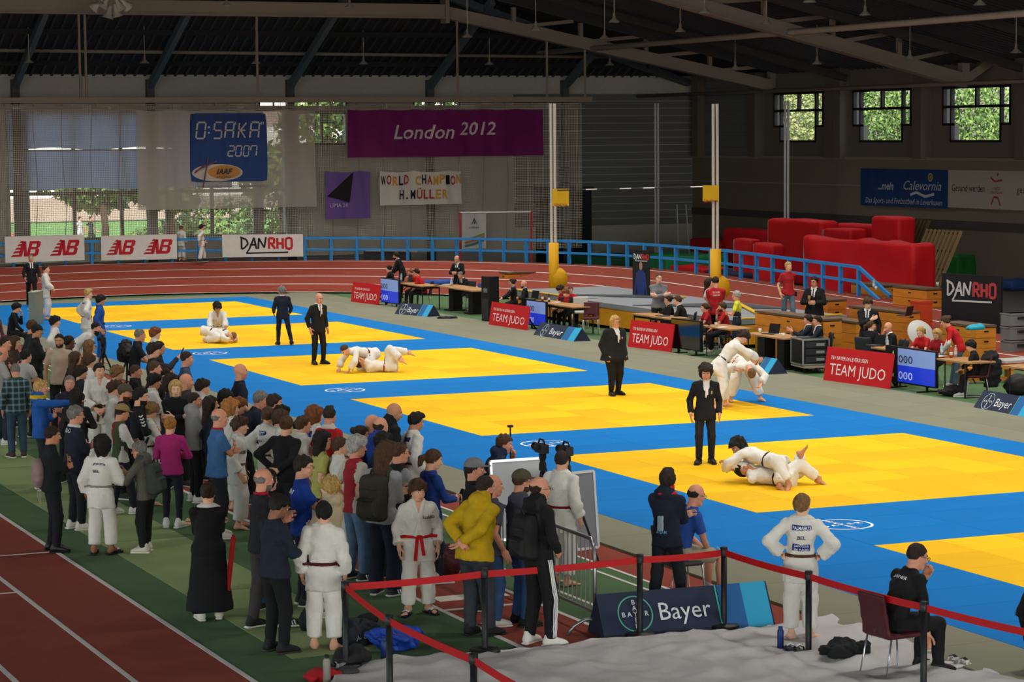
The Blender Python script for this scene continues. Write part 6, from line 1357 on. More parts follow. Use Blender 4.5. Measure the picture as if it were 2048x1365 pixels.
strokes(mb, (0, 0, 0), EX, EZ, [((bx0(400), bz0(372)), (bx0(412), bz0(312))), ((bx0(395), bz0(335)), (bx0(428), bz0(320))), ((bx0(384), bz0(343)), (bx0(405), bz0(327)))], .05, 1, (0, -1, 0))
put_text(mb, '11TH IAAF WORLD CHAMPIONSHIPS IN ATHLETICS', (bx0(458), 0, bz0(373)), EX, EZ, 5*sz, 2, width=146*sx)
wmb(mb, 'lettering', [mat('#3a3d52', .8), mat('#6b4a5c', .8), mat('#6e6a66', .8)], o, wp, -.09)
o, wp, bw, bh = hung('purple_banner', 694, 1086, 219, 311, mat('#6f1a62', .85, bump=.2, bscale=5, var=.08, vscale=1.5), 'wide purple banner with London 2012 in white slanted letters')
mb = MB(); put_text(mb, 'London', (bw*(783-890)/392., 0, -.22), EX, EZ, .56, 0, shear=.25, bold=.012, align='L', width=bw*122/392.); put_text(mb, '2012', (bw*(915-890)/392., 0, -.08), EX, EZ, .52, 0, shear=.2, bold=.012, align='L', width=bw*72/392.)
wmb(mb, 'lettering', mat('#d2c6cf', .8), o, wp)
o, wp, bw, bh = hung('violet_flag', 650, 742, 343, 437, mat('#6a4f94', .85, bump=.2, bscale=6), 'violet flag with a folded black corner on the net', nx=20)
mb = MB(); mb.poly([(-bw*.48, -bh*.02), (bw*.12, bh*.48), (bw*.02, -bh*.15)], .01, (0, 0, 0), EX, EZ, 0); wmb(mb, 'folded_corner', mat('#1a1820', .85), o, wp, -.03)
mb = MB(); put_text(mb, 'LIMA 24', (-bw*.42, 0, -bh*.25), EX, EZ, .16, 0, align='L'); wmb(mb, 'lettering', mat('#c4b8d4', .8), o, wp)
o, wp, bw, bh = hung('champion_banner', 759, 923, 343, 408, mat('#c4c1ba', .85, bump=.2, bscale=5), 'white home made banner with coloured WORLD CHAMPION letters', nx=30, amp=1.4)
cols = [mat('#1d1b1c', .8), mat('#a32630', .8), mat('#c08a2c', .8)]
mb = MB(); s = 'WORLD CHAMPION'; cc = '01201 20122012'
for i, (ch, c_) in enumerate(zip(s, cc)):
    if ch != ' ': put_text(mb, ch, (bw*(-.46+.92*i/13.), 0, bh*.1+.03*math.sin(i*2)), EX, EZ, .36, int(c_), bold=.02, width=.2)
for i, (ch, c_) in enumerate(zip('H.MÜLLER', '00011122')): put_text(mb, ch, (bw*(-.24+.52*i/7.), 0, -bh*.32), EX, EZ, .36, int(c_), bold=.02, width=.2 if ch != '.' else .08)
wmb(mb, 'lettering', cols, o, wp)
o, wp, bw, bh = hung('white_flag', 924, 972, 426, 497, mat('#c6c6c4', .85), 'white flag with small dark emblem and coloured swoosh behind the railing', nx=14, amp=.7)
mb = MB()
for i, c_ in enumerate((0, 1, 2)): strokes(mb, (0, 0, -bh*(.2+.09*i)), EX, EZ, [((-bw*.4, -.06), (0, .02)), ((0, .02), (bw*.42, .16))], .07, c_, (0, -1, 0))
strokes(mb, (0, 0, bh*.18), EX, EZ, [((0, 0), (0, .25)), ((-.12, 0), (0, .2)), ((.12, 0), (0, .2))], .03, 3, (0, -1, 0)); put_text(mb, 'VARNIA', (0, 0, bh*.06), EX, EZ, .09, 3)
wmb(mb, 'emblem', [mat('#7d9a5c', .8), mat('#b86a3c', .8), mat('#3c7a80', .8), mat('#3e4450', .8)], o, wp)
# ------------------------------------------------------------------ right wall banners
def wallpanel(name, u0, v0, u1, v1, m, label):
    a = atX(u0, v0, 33.72); b = atX(u1, v1, 33.72); return panel(name, a, b, b[2], a[2], m, label, 'banner', .03)
o, ex, ey, n_, L, hh_ = wallpanel('pool_banner', 1722, 337, 1896, 418, mat('#1c3d78', .7, var=.25, vscale=2.), 'blue banner with flowing white lettering on the right wall')
mb = MB(); put_text(mb, '...mein', -ex*L*.2+ey*hh_*.45+n_, ex, ey, .3, 0, shear=.3, bold=.02); put_text(mb, 'Calevornia', ex*L*.22+ey*hh_*.46+n_, ex, ey, .36, 0, shear=.35, width=L*.42); put_text(mb, 'Das Sport- und Freizeitbad in Leverkusen', ey*hh_*.08+n_, ex, ey, .22, 0, shear=.25, width=L*.88)
strokes(mb, ex*L*.22+ey*hh_*.33+n_, ex, ey, [((-.8, 0), (-.4, .1)), ((-.4, .1), (.2, -.05)), ((.2, -.05), (.8, .05))], .1, 0, n_); logo_ring(mb, ex*L*.31+ey*hh_*.8+n_, ex, ey, .16, .1, 1); logo_ring(mb, ex*L*.31+ey*hh_*.8+n_, ex, ey, .06, .02, 1)
mb.build('lettering', [mat('#b9c2cc', .8), mat('#b8a43c', .8)], o)
o, ex, ey, n_, L, hh_ = wallpanel('health_banner', 1897, 340, 2110, 424, mat('#a8a49c', .7), 'pale banner with a red curved figure on the right wall')
mb = MB(); put_text(mb, 'Gesund werden', -ex*L*.3+ey*hh_*.44+n_, ex, ey, .26, 0, width=L*.32); put_text(mb, 'gesund bleiben', ex*L*.33+ey*hh_*.44+n_, ex, ey, .26, 0, width=L*.34)
c = -ex*L*.03+n_
strokes(mb, c, ex, ey, [((-.35, hh_*.82), (-.1, hh_*.72)), ((-.1, hh_*.72), (.35, hh_*.76)), ((.05, hh_*.86), (.1, hh_*.94)), ((-.3, hh_*.12), (-.15, hh_*.32)), ((-.15, hh_*.32), (.1, hh_*.3)), ((.1, hh_*.3), (.25, hh_*.1))], .07, 1, n_)
put_text(mb, 'reha', c+ey*hh_*.5, ex, ey, .16, 1, shear=.3); put_text(mb, 'medicum', c+ey*hh_*.4, ex, ey, .14, 1, shear=.3)
mb.build('lettering', [mat('#2a2826', .8), mat('#98424c', .8)], o)
# ------------------------------------------------------------------ loudspeaker cluster under the girder
P = atY(222, 20, 8.); t = empty('loudspeaker_cluster', tuple(P), 0, 'cluster of pale horn loudspeakers hanging at the top left', 'loudspeaker')
for k, (dx, dz, tx, ty) in enumerate(((-.55, .15, .9, -.8), (-.25, .2, .4, -.5), (-.1, -.15, .15, -.25), (.2, -.1, .1, .25), (.3, .15, .35, .5), (.55, .2, .7, .8))):
    R = roty(-ty) @ rotx(tx*.5); MB().lathe([(.03, .32), (.06, .28), (.08, .1), (.2, -.12), (.23, -.14), (.2, -.13), (.05, .05), (0, .06)], (dx, 0, dz), 14, R=R).build('horn', mat('#bdbab2', .5), t, True)
MB().tube([(0, 0, .2), (0, 0, 2.4)], .03, 6).build('stem', M_GIRD, t)
# ------------------------------------------------------------------ equipment right of the mats
GZ = lambda u, v: G(u, v, ZT)
M_STEEL = mat('#b9bcc0', .3, .9); M_BLACK = mat('#141416', .6); M_WOODT = mat('#a57b4e', .6, var=.12, vscale=3, stretch=(1, 8, 1)); M_WOOD = mat('#c27a26', .6, bump=.15, bscale=20, var=.16, vscale=2.2, stretch=(.6, 1, 5)); M_DKG = mat('#2a2c31', .7)
def child_box(par, name, c, d, m, rz=None): return MB().box(c, d, None if rz is None else rotz(rz)).build(name, m, par)
def team_board(k, a, b, hz, label):
    a = A(a); b = A(b); L = np.linalg.norm(b-a); rz = math.atan2(*(b-a)[::-1]); t = empty('sponsor_board', (*((a+b)/2), ZT), rz, label, 'board', 'red sponsor boards along the mats')
    R = rotx(rad(-9)) if True else None   # leans back
    def L_(x, z, d=0.): return A([x, 0, 0])+A([0, sin(rad(9)), cos(rad(9))])*z+A([0, -cos(rad(9)), sin(rad(9))])*d
    ex = A([1., 0, 0]); ey = A([0, sin(rad(9)), cos(rad(9))])
    MB().box(L_(0, hz/2), (L, .03, hz), np.stack([ex, np.cross(ey, ex), ey], 1)).build('face_board', mat('#c11a22', .55), t)
    MB().beam(L_(-L*.3, hz*.8)+A([0, .03, 0]), (-L*.3, .55, 0), .05, .03).build('back_leg', M_BLACK, t); MB().beam(L_(L*.3, hz*.8)+A([0, .03, 0]), (L*.3, .55, 0), .05, .03).build('back_leg', M_BLACK, t)
    mb = MB(); put_text(mb, 'TSV BAYER 04 LEVERKUSEN', L_(-L*.42, hz*.66, .022), ex, ey, hz*.105, 0, align='L', width=L*.56, bold=.01); put_text(mb, 'TEAM JUDO', L_(-L*.42, hz*.24, .022), ex, ey, hz*.32, 0, align='L', width=L*.84); mb.build('lettering', mat('#e6dcda', .6), t)
TB = [((10.34, -2.18), (10.55, -4.2)), ((10.49, -13.43), (10.57, -15.94)), ((10.69, -22.05), (10.95, -23.95)), ((10.7, -31.74), (10.98, -34.0))]
nn = ['red TEAM JUDO board farthest from the camera', 'second red TEAM JUDO board from the back, beside the tall black speaker', 'red TEAM JUDO board beside the dark screen and tall banner', 'nearest red TEAM JUDO board in front of the bald man in suit']
for k, (a, b) in enumerate(TB): team_board(k, a, b, (.7, .71, .74, .79)[k], nn[k])
def screen(a, b, h, label, on=True, strip=False):
    a = A(a); b = A(b); L = np.linalg.norm(b-a); rz = math.atan2(*(b-a)[::-1]); t = empty('score_screen', (*((a+b)/2), ZT), rz, label, 'screen', 'scoreboard screens')
    child_box(t, 'housing', (0, .04, .12+h/2), (L, .07, h), M_BLACK)
    for s in (-1, 1): MB().beam((s*L*.3, -.2, .015), (s*L*.3, .3, .015), .05, .03).build('foot', M_BLACK, t); MB().beam((s*L*.3, .05, .02), (s*L*.3, .05, .14), .04).build('stand_leg', M_BLACK, t)
    x0 = -L/2+.02; x1 = L/2-.02
    if strip: x0 = -L/2+L*.26
    z0 = .12+.03; z1 = .12+h-.03; zm = (z0+z1)/2
    if on:
        child_box(t, 'upper_field', ((x0+x1)/2, 0, (zm+z1)/2), (x1-x0, .012, z1-zm), mat('#6f86b8', .3, emit=.55)); child_box(t, 'lower_field', ((x0+x1)/2, 0, (zm+z0)/2), (x1-x0, .012, zm-z0), mat('#1832b4', .3, emit=.7))
        mb = MB(); ex = A([1., 0, 0]); put_text(mb, '000', (x0+.04, -.012, zm+.07*h), ex, EZ, .22*h, 0, align='L', width=(x1-x0)*.38); put_text(mb, '000', (x0+.04, -.012, z0+.08*h), ex, EZ, .22*h, 1, align='L', width=(x1-x0)*.38)
        mb.build('digits', [mat('#1c2436', .6), mat('#b8c4e0', .5, emit=.4)], t)
        if strip:
            mb = MB(); put_text(mb, '4', (-L*.33, -.012, z1-.2*h), ex, EZ, .12*h, 0, bold=.01); put_text(mb, '1', (-L*.42, -.012, zm-.08*h), ex, EZ, .2*h, 1, bold=.01); put_text(mb, '2:41', (-L*.36, -.012, z0+.12*h), ex, EZ, .1*h, 0); mb.build('digits', [mat('#5a9a5a', .4, emit=1.2), mat('#b8b890', .4, emit=1.)], t)
    else: child_box(t, 'panel_glass', (0, 0, .12+h/2), (L-.05, .012, h-.06), mat('#0c0e14', .06, spec=.8))
YX = lambda u, x: float(atX(u, 600, x)[1])
screen((10.72, YX(762, 10.72)), (10.76, YX(797, 10.76)), .8, 'blue score screen beside the farthest red board')
screen((11.0, YX(1053, 11.)), (11.05, YX(1091, 11.05)), .72, 'blue score screen under the second scoring table')
screen((11.1, YX(1342, 11.1)), (11.2, YX(1401, 11.2)), .76, 'dark unlit screen beside the third red board', on=False)
screen((11.4, YX(1771, 11.4)), (11.42, YX(1872, 11.42)), .78, 'large blue score screen with 000 beside the nearest red board', strip=True)
def a_frame(a, b, w, h, label, near=False, flip=False):
    a = A(a, float)[:2]; b = A(b, float)[:2]; L = np.linalg.norm(b-a); rz = math.atan2(*(b-a)[::-1]); t = empty('floor_banner', (*((a+b)/2), ZT), rz, label, 'banner', 'navy floor banners with ring logo')
    ang = math.atan2(h, w/2); ex = A([1., 0, 0]); ey = A([0, cos(ang), sin(ang)]); nl = A([0, -sin(ang), cos(ang)]); S = math.hypot(h, w/2)
    MB().poly([(-w/2, 0), (w/2, 0), (0, h)], L, (0, 0, 0), (0, 1, 0), (0, 0, 1)).build('body', mat('#232c44', .75, var=.08, vscale=3), t)
    o = A([0, -w/2, 0])+nl*.006
    def f(x0, x1, m): 
        q = MB(); P = [o+ex*x0, o+ex*x1, o+ex*x1+ey*S, o+ex*x0+ey*S]; q.add(A(P), A([[0, 1, 2, 3]])); q.build('stripe', m, t)
    f(L*.2, L*.34, mat('#245f9c', .7)); f(L*.34, L*.49, mat('#2ea0cc', .7))
    mb = MB(); c = o+ex*(-L*.3)+ey*S*.5+nl*.004; bayer_mark(mb, c, ex, ey, S*.4, 1, 0, .07)
    put_text(mb, 'Bayer', o+ex*(-L*.16)+ey*S*.32+nl*.004, ex, ey, S*.4, 0, align='L', width=L*.3); mb.build('lettering', [mat('#d4d8de', .7), mat('#5cae9a' if near else '#a8c8c8', .7)], t)
    q = MB(); q.beam(o+ex*L*.19+ey*S*.02, o+ex*L*.19+ey*S, .02, .004, up=nl); q.build('accent_line', mat('#3aa89c', .7), t)
for k, (a, b, lab) in enumerate(((GZ(802, 630), GZ(868, 636), 'navy ring logo floor banner nearest the back of the hall'), (GZ(1083, 672), GZ(1165, 686), 'navy ring logo floor banner below the second scoring table'), (GZ(1480, 738), GZ(1556, 752), 'navy ring logo floor banner behind the standing fighters'), (GZ(1968, 818), GZ(2075, 838), 'navy ring logo floor banner cut off at the right edge'))): a_frame(a, b, .55, .38, lab)
a_frame(GZ(1192, 1272), GZ(1531, 1243), .5, .46, 'long navy ring logo floor banner behind the rope posts in front', near=True)
def table(a, b, w, zt, label, top=M_WOODT, legm=M_BLACK, style='legs', name='table', group=None):
    """a,b: the two near corners of the top on the ground plan; the depth w runs away from the camera"""
    a = A(a, float)[:2]; b = A(b, float)[:2]; L = np.linalg.norm(b-a); rz = math.atan2(*(b-a)[::-1]); t = empty(name, (*((a+b)/2), ZT), rz, label, 'table', group)
    child_box(t, 'table_top', (0, w/2, zt), (L, w, .035), top)
    if style == 'legs':
        for sx in (-1, 1):
            for sy in (.06, w-.06): MB().tube([(sx*(L/2-.07), sy, zt), (sx*(L/2-.07), sy, 0)], .02, 6).build('leg', legm, t)
        child_box(t, 'apron', (0, w/2, zt-.06), (L-.2, w-.1, .05), legm)
    elif style == 'panel':
        for sx in (-1, 1): child_box(t, 'side_panel', (sx*L*.25, w/2, zt/2), (.34, .3, zt-.03), M_BLACK); child_box(t, 'foot', (sx*L*.25, w/2, .02), (.5, w*.7, .04), M_BLACK)
    elif style == 'fold':
        for sx in (-1, 1):
            MB().tube([(sx*(L/2-.2), .08, 0), (sx*(L/2-.2), w-.08, 0)], .015, 6).build('foot_bar', legm, t)
            for sy in (.08, w-.08): MB().tube([(sx*(L/2-.2), sy, 0), (sx*(L/2-.2), sy, zt)], .015, 6).build('leg', legm, t)
        MB().beam((-L*.1, w/2, zt-.02), (L/2-.22, w/2, .3), .02).build('brace', legm, t)
    return t
# near corners are found from the picture at table-top height
TP = lambda u, v, z=.75: G(u, v, z+ZT)
def tx(u0, u1, x, w, label, **k): return table((x, YX(u0, x)), (x, YX(u1, x)), w, .75, label, **k)
tx(797, 843, 11.1, .7, 'round edged scoring table farthest back with laptop'); tx(868, 946, 11.6, .8, 'desk with dark panel legs behind the farthest floor banner', style='panel')
tx(1057, 1146, 11.25, .7, 'second scoring table with drinks and cables'); tx(1262, 1340, 11.6, .6, 'third scoring table hidden behind its red board')
tx(1400, 1460, 11.3, .7, 'small table of the two helpers in red', style='fold'); tx(1488, 1566, 11.1, .7, 'desk with laptop beside the flight case', style='panel')
tx(1742, 1800, 11.65, .6, 'nearest scoring table behind the red board'); tx(1874, 1936, 11.4, .7, 'nearest table with drinks beside the large screen', style='fold'); tx(2003, 2075, 11.7, .75, 'wooden folding table at the right edge', style='fold')
bn = empty('wooden_bench', (*GZ(1972, 766)[:2], ZT), rad(-10), 'low wooden bench beside the wooden boxes on the right', 'bench'); child_box(bn, 'seat', (0, 0, .32), (1.5, .28, .05), M_WOOD)
for s in (-1, 1): child_box(bn, 'leg', (s*.55, 0, .15), (.12, .24, .3), M_WOOD)
child_box(bn, 'rail', (0, 0, .08), (1.2, .06, .08), M_WOOD)
# ---- laptops, bottles, cups, papers on the tables
def laptop(P, rz, label):
    t = empty('laptop', tuple(P), rz, label, 'laptop', 'laptops on the scoring tables'); child_box(t, 'keyboard_base', (0, 0, .01), (.34, .24, .018), mat('#3a3c40', .5))
    MB().box((0, .15, .125), (.34, .012, .23), rotx(rad(-14))).build('screen_lid', mat('#1a1b1e', .4), t); return t
def bottle(P, c, label, h=.26, r=.035, capc='#2a5aa0'):
    o = MB().lathe([(0, 0), (r, .005), (r, h*.62), (r*.9, h*.7), (r*.4, h*.86), (r*.4, h*.93)], n=10).build('bottle', mat(c, .2, spec=.6), None, True, tuple(P)); tag(o, label, 'bottle', 'bottles on the tables')
    MB().lathe([(r*.45, h*.92), (r*.45, h), (0, h)], n=10).build('bottle_cap', mat(capc, .5), o, True); MB().lathe([(r*1.02, h*.25), (r*1.02, h*.5)], n=10).build('bottle_label', mat('#c8d0d8', .6), o, True); return o
def cup(P, c, label):
    o = MB().lathe([(0, .0), (.03, 0), (.04, .1), (.035, .1), (.028, .01), (0, .01)], n=10).build('cup', mat(c, .5), None, True, tuple(P)); tag(o, label, 'cup', 'cups on the tables'); MB().lathe([(.041, .095), (.042, .103), (.036, .103)], n=10).build('cup_rim', mat(c, .4), o); return o
def paper(P, label, rz=.3, c='#cfccc6'):
    o = MB().box((0, 0, .004), (.3, .21, .006)).build('paper_sheets', mat(c, .8), None, False, tuple(P), rz); return tag(o, label, 'paper', 'papers on the tables')
zt = .75+.018
TABX = ((0, 860, 11.45), (860, 1000, 12.), (1000, 1200, 11.6), (1200, 1390, 11.85), (1390, 1470, 11.6), (1470, 1580, 11.45), (1580, 1825, 11.9), (1825, 1960, 11.7), (1960, 2100, 12.))
def TX(u, dx=0.):
    x = next(q[2] for q in TABX if q[0] <= u < q[1])+dx; return A([x, YX(u, x), zt+ZT])
for u, v, rz, lab in ((812, 565, -1.6, 'laptop on the farthest scoring table'), (1062, 605, -1.4, 'laptop on the second scoring table'), (1325, 640, -1.5, 'laptop in front of the young man in black suit'), (1540, 677, -1.3, 'open laptop on the desk beside the flight case'), (1750, 688, -1.4, 'open laptop at the left of the nearest scoring table'), (1795, 692, -2.2, 'grey laptop in front of the blond woman')):
    laptop(A([*TX(u)[:2], zt+ZT]), rz, lab)
child_z = lambda u, v: TX(u, ((v*7) % 5-2)*.08)
for u, v, c, lab in ((803, 566, '#9fb4c8', 'water bottle on the farthest table'), (903, 578, '#a8b4bc', 'water bottle on the dark panelled desk'), (1085, 603, '#a83c30', 'red drink bottle on the second table'), (1098, 608, '#4a2c20', 'cola bottle on the second table'), (1884, 712, '#9cc4cc', 'pale blue bottle on the nearest table'), (1903, 716, '#b83a30', 'red can shaped bottle on the nearest table'), (1912, 712, '#c8a8a0', 'pink drink bottle on the nearest table'), (1775, 690, '#a8b8b0', 'clear bottle beside the grey laptop')): bottle(child_z(u, v), c, lab, capc='#b8b8b8')
for u, v, c, lab in ((1090, 612, '#5a3a2a', 'brown paper cup on the second table'), (1432, 655, '#c8beb0', 'pale cup on the small helpers table'), (1418, 655, '#1c1c1e', 'black pot on the small helpers table'), (1567, 680, '#d8d4d0', 'white cup on the desk beside the laptop'), (1520, 676, '#d8d8d8', 'white beaker on the desk by the flight case')): cup(child_z(u, v), c, lab)
for u, v, lab in ((895, 582, 'white papers on the dark panelled desk'), (1115, 614, 'papers at the front of the second table'), (1444, 655, 'paper plate on the helpers table'), (1555, 682, 'papers beside the laptop on the desk'), (1880, 716, 'papers on the nearest table')): paper(child_z(u, v), lab)
# ---- chairs
M_MAR = mat('#4a161c', .45)
def shell_chair(P, rz, label, m=M_MAR, grp='shell chairs', sh=.46):
    t = empty('shell_chair', (P[0], P[1], ZT if len(P) < 3 else P[2]), rz, label, 'chair', grp); k = sh/.46
    f = Fld((-.3, -.35, .3), (.3, .3, .95), .03); f.rbox((0, 0, sh), (.23, .22, .03), .025, k=0); f.rbox((0, -.235, sh+.24), (.22, .025, .2), .022, rotx(rad(-10)).T, k=.06)
    f.ell((0, -.02, sh+.05), (.18, .2, .035), .02, op='s'); V, F = fmesh(f); MB().add(V, F).build('seat_shell', m, t, True)
    for s in (-1, 1):
        MB().tube([(s*.2, .2, sh-.02), (s*.22, .24, 0.02), (s*.22, -.24, .02), (s*.2, -.16, sh-.02)], .011, 6).build('leg_frame', M_STEEL, t, True)
    MB().tube([(-.2, .12, sh-.03), (.2, .12, sh-.03)], .01, 6).build('cross_bar', M_STEEL, t); return t
def under(key, label, m=M_MAR, grp='chairs under seated people', back=-.03):
    I = PEOPLE[key]; j = I['j']; w = to_world(I, (j.pel[0], j.pel[1]+back, 0)); return shell_chair((w[0], w[1], I['loc'][2]), I['yaw']-pi/2, label, m, grp, sh=float(j.pel[2]-.105))
under('trainer', 'maroon shell chair with chrome legs under the coach in black', grp=None); under('blueshorts', 'chrome framed chair under the man in beige shorts', mat('#3a3433', .6), None); under('sitboy', 'maroon chair at the far left under the boy in dark clothes', grp=None); under('bluehood', 'dark chair under the man in the dark blue hoodie', M_BLACK, None)
for k, lab in (('o114', 'chair of the dark haired woman at the farthest table'), ('o116', 'chair of the man in red at the farthest table'), ('o118', 'chair of the referee writing at the dark desk'), ('o119', 'chair of the woman in suit at the second table'), ('o120', 'chair of the bald bearded man at the second table'), ('o121', 'chair of the dark haired boy at the second table'), ('o123', 'chair of the girl looking at the camera'), ('o125', 'chair of the woman with glasses at the third table'), ('o126', 'chair of the young man at the third table'), ('o129', 'chair of the girl in red at the small table'), ('o130', 'chair of the bearded man in red at the small table'), ('o134', 'chair of the man leaning back at the desk'), ('o135', 'chair of the man with light blue tie'), ('o137', 'chair of the woman in suit at the nearest table'), ('o138', 'chair of the bald man covering his face'), ('o139', 'chair of the blond woman typing'), ('o142', 'chair of the boy in black jacket with a coat over it')): under(k, lab, M_MAR if k in ('o123', 'o142') else mat('#2a2c34', .6))
shell_chair(GZ(1160, 657), rad(150), 'white shell chair beside the girl in red', mat('#b9b6b2', .5), None); shell_chair(GZ(1182, 670), rad(150), 'maroon shell chair standing empty beside the white chair', M_MAR, None)
shell_chair(GZ(951, 624), rad(100), 'blue and yellow chair beside the dark desk', mat('#3a4a8a', .5), None)
# ---- wooden vaulting boxes in sections
def vault_box(u, v, L, w, h, label, n=4, rz=0., base=None, shift=(0, 0)):
    """u,v: picture position of the near bottom corner"""
    P = GZ(u, v) if base is None else A(base); t = empty('vaulting_box', (P[0], P[1], ZT), rz, label, 'vaulting box', 'wooden vaulting boxes')
    hs_ = (h-.08)/n
    for i in range(n):
        z = hs_*(i+.5); s = MB().box((w/2, L/2, z), (w, L, hs_-.008)).build('box_section', M_WOOD, t)
        MB().box((w/2, -.002, z+hs_*.15), (.12, .02, .035)).build('hand_slot', M_BLACK, s); MB().box((-.002, L/2, z+hs_*.15), (.02, .12, .03)).build('hand_slot', M_BLACK, s)
    MB().box((w/2, L/2, h-.04), (w+.02, L+.02, .05)).build('padded_top', mat('#5e4a38', .7), t); return P
vault_box(1646, 740, 3.2, .5, 1.2, 'long wooden vaulting box behind the two seated men', 4)
vault_box(1700, 742, 1.6, .5, 1.0, 'wooden vaulting box left of the man with hand on his chest', 4, base=GZ(1712, 726))
vault_box(1816, 702, 2.6, .5, .98, 'wooden vaulting box with open laptop on top', 4, base=GZ(1806, 700))
vault_box(1760, 640, 1.6, .9, 1.05, 'wooden vaulting box with a bottle on top in front of the red mats', 4, base=GZ(1760, 642)); vault_box(1853, 662, 1.7, .55, 1.25, 'tallest wooden vaulting box with a paper cup on top', 5, base=GZ(1853, 668))
vault_box(1950, 742, 1.5, .55, 1.02, 'wooden vaulting box under the turquoise bag', 4, base=GZ(1952, 738)); vault_box(1640, 622, 1.3, .6, .95, 'wooden vaulting box behind the man holding a glass', 4, base=GZ(1655, 668)); vault_box(1060, 588, .7, 1.1, .75, 'small wooden vaulting box on the track behind the second table', 3, base=GZ(1015, 588))
bottle(G(1748, 578, 1.02), '#8fb09c', 'tall green water bottle on the wooden box before the red mats', .32, .045); cup(G(1752, 580, 1.02), '#d8d8d4', 'white cup beside the tall green bottle'); cup(G(1875, 572, 1.22), '#d8d8d4', 'white paper cup on the tallest wooden box')
laptop(G(1808, 632, .96), rad(-150), 'dark laptop standing open on a wooden box')
f = Fld((-.3, -.2, -.02), (.3, .2, .2), .018); f.ell((0, 0, .04), (.24, .13, .09), 0); f.ell((.1, .03, .09), (.1, .08, .06), .03); f.noise(.008, 25, 5); f.clip((0, 0, 0), (0, 0, -1)); V, F = fmesh(f); tag(MB().add(V, F).build('bag', mat('#2a9ab4', .7), None, True, tuple(G(1953, 660, .99))), 'crumpled turquoise bag on the low wooden box', 'bag')
# ---- flight case
P = GZ(1606, 748); t = empty('flight_case', (P[0], P[1], ZT), rad(-8), 'black flight case with steel edges and amplifiers on castors', 'flight case')
child_box(t, 'case_body', (.32, .35, .49), (.64, .7, .58), M_BLACK); child_box(t, 'tray', (.32, .3, .15), (.66, .8, .04), mat('#9a8a74', .7))
for x in (0, .64):
    for y in (0, .7): child_box(t, 'edge_profile', (x, y, .49), (.035, .035, .6), M_STEEL)
for z in (.2, .78):
    for y in (0, .7): child_box(t, 'edge_profile', (.32, y, z), (.66, .035, .035), M_STEEL)
    for x in (0, .64): child_box(t, 'edge_profile', (x, .35, z), (.035, .7, .035), M_STEEL)
for i in range(3): child_box(t, 'amplifier', (.32, -.005, .32+i*.17), (.5, .02, .13), mat('#2c2e33', .4)); child_box(t, 'dial_plate', (.42, -.018, .32+i*.17), (.2, .015, .06), mat('#8a8c8c', .4))
for x in (.06, .58):
    for y in (.06, .6): MB().lathe([(0, -.02), (.05, -.02), (.05, .02), (0, .02)], (x, y, .06), 10, R=roty(pi/2)).build('castor', M_BLACK, t)
# ---- tall banner, big fabric banner, speaker, crates
a = GZ(1266, 640); b = GZ(1300, 643)
o, ex, ey, n_, L, hh_ = panel('roll_up_banner', a, b, ZT, 2.05, mat('#1a201e', .6, var=.3, vscale=3), 'tall dark roll up banner with brush lettering and a blue judo figure', 'banner')
mb = MB(); danrho(mb, ey*hh_*.87+n_, ex, ey, L*.2, 0, 1, n_); mb.build('lettering', [mat('#d8d8d6', .7), mat('#c03a34', .7)], o)
mb = MB(); c = n_*1.2
for p in ([(-.17, .2), (.17, .2), (.2, 1.05), (.3, .7), (.36, .75), (.24, 1.4), (.08, 1.5), (-.08, 1.5), (-.24, 1.4), (-.36, .75), (-.3, .7), (-.2, 1.05)],): mb.poly([(x*L/.9, y) for x, y in p], .004, c, ex, ey, 0)
mb.poly([(.09*cos(t)*L/.9, 1.62+.12*sin(t)) for t in np.linspace(0, 6.28, 14, endpoint=False)], .004, c, ex, ey, 1); mb.build('printed_figure', [mat('#2a3a78', .7), mat('#a88670', .7)], o)
P0 = G(1884, 660, 0.); a = GZ(1884, 690); b = GZ(2003, 700)
o, ex, ey, n_, L, hh_ = panel('fabric_banner', a, b, ZT, 1.82, mat('#16161c', .7, var=.1), 'wide black banner with white and red brush lettering behind the boxes', 'banner', .06)
mb = MB(); danrho(mb, ey*hh_*.7+n_*1.1-ex*.02, ex, ey, L*.19, 0, 1, n_); mb.build('lettering', [mat('#b8b8bc', .7), mat('#a83a40', .7)], o)
t = empty('speaker_column', (*GZ(981, 645)[:2], ZT), rad(-80), 'tall narrow black loudspeaker beside the second red board', 'loudspeaker'); child_box(t, 'cabinet', (0, 0, .68), (.42, .34, 1.36), M_BLACK); child_box(t, 'label_plate', (.0, -.175, .95), (.2, .01, .12), mat('#6a6e74', .5)); child_box(t, 'grille', (0, -.175, .4), (.34, .012, .6), M_DKG)
for i in range(3):
    for k in range(2):
        t = empty('plastic_crate', (*GZ(2020+62*k, 722+8*k)[:2], ZT+.16+i*.33), 0, '%s grey plastic crate of the stack %s' % (('bottom', 'middle', 'top')[i], ('beside the black banner', 'cut off by the right edge')[k]), 'crate', 'grey crates'); child_box(t, 'crate_body', (.3, .2, .16), (.6, .4, .31), mat('#77797c', .7)); child_box(t, 'handle', (.3, -.005, .2), (.2, .02, .06), M_DKG); child_box(t, 'rim', (.3, .2, .3), (.63, .43, .03), mat('#808284', .7))
t = empty('red_plinth', (*GZ(2012, 736)[:2], ZT), 0, 'red and white striped plinth under the grey crates', 'plinth'); child_box(t, 'red_band', (.7, .3, .05), (1.5, .7, .1), mat('#8c1c22', .7)); child_box(t, 'white_band', (.7, .3, .13), (1.48, .68, .06), mat('#b8b4b0', .7))
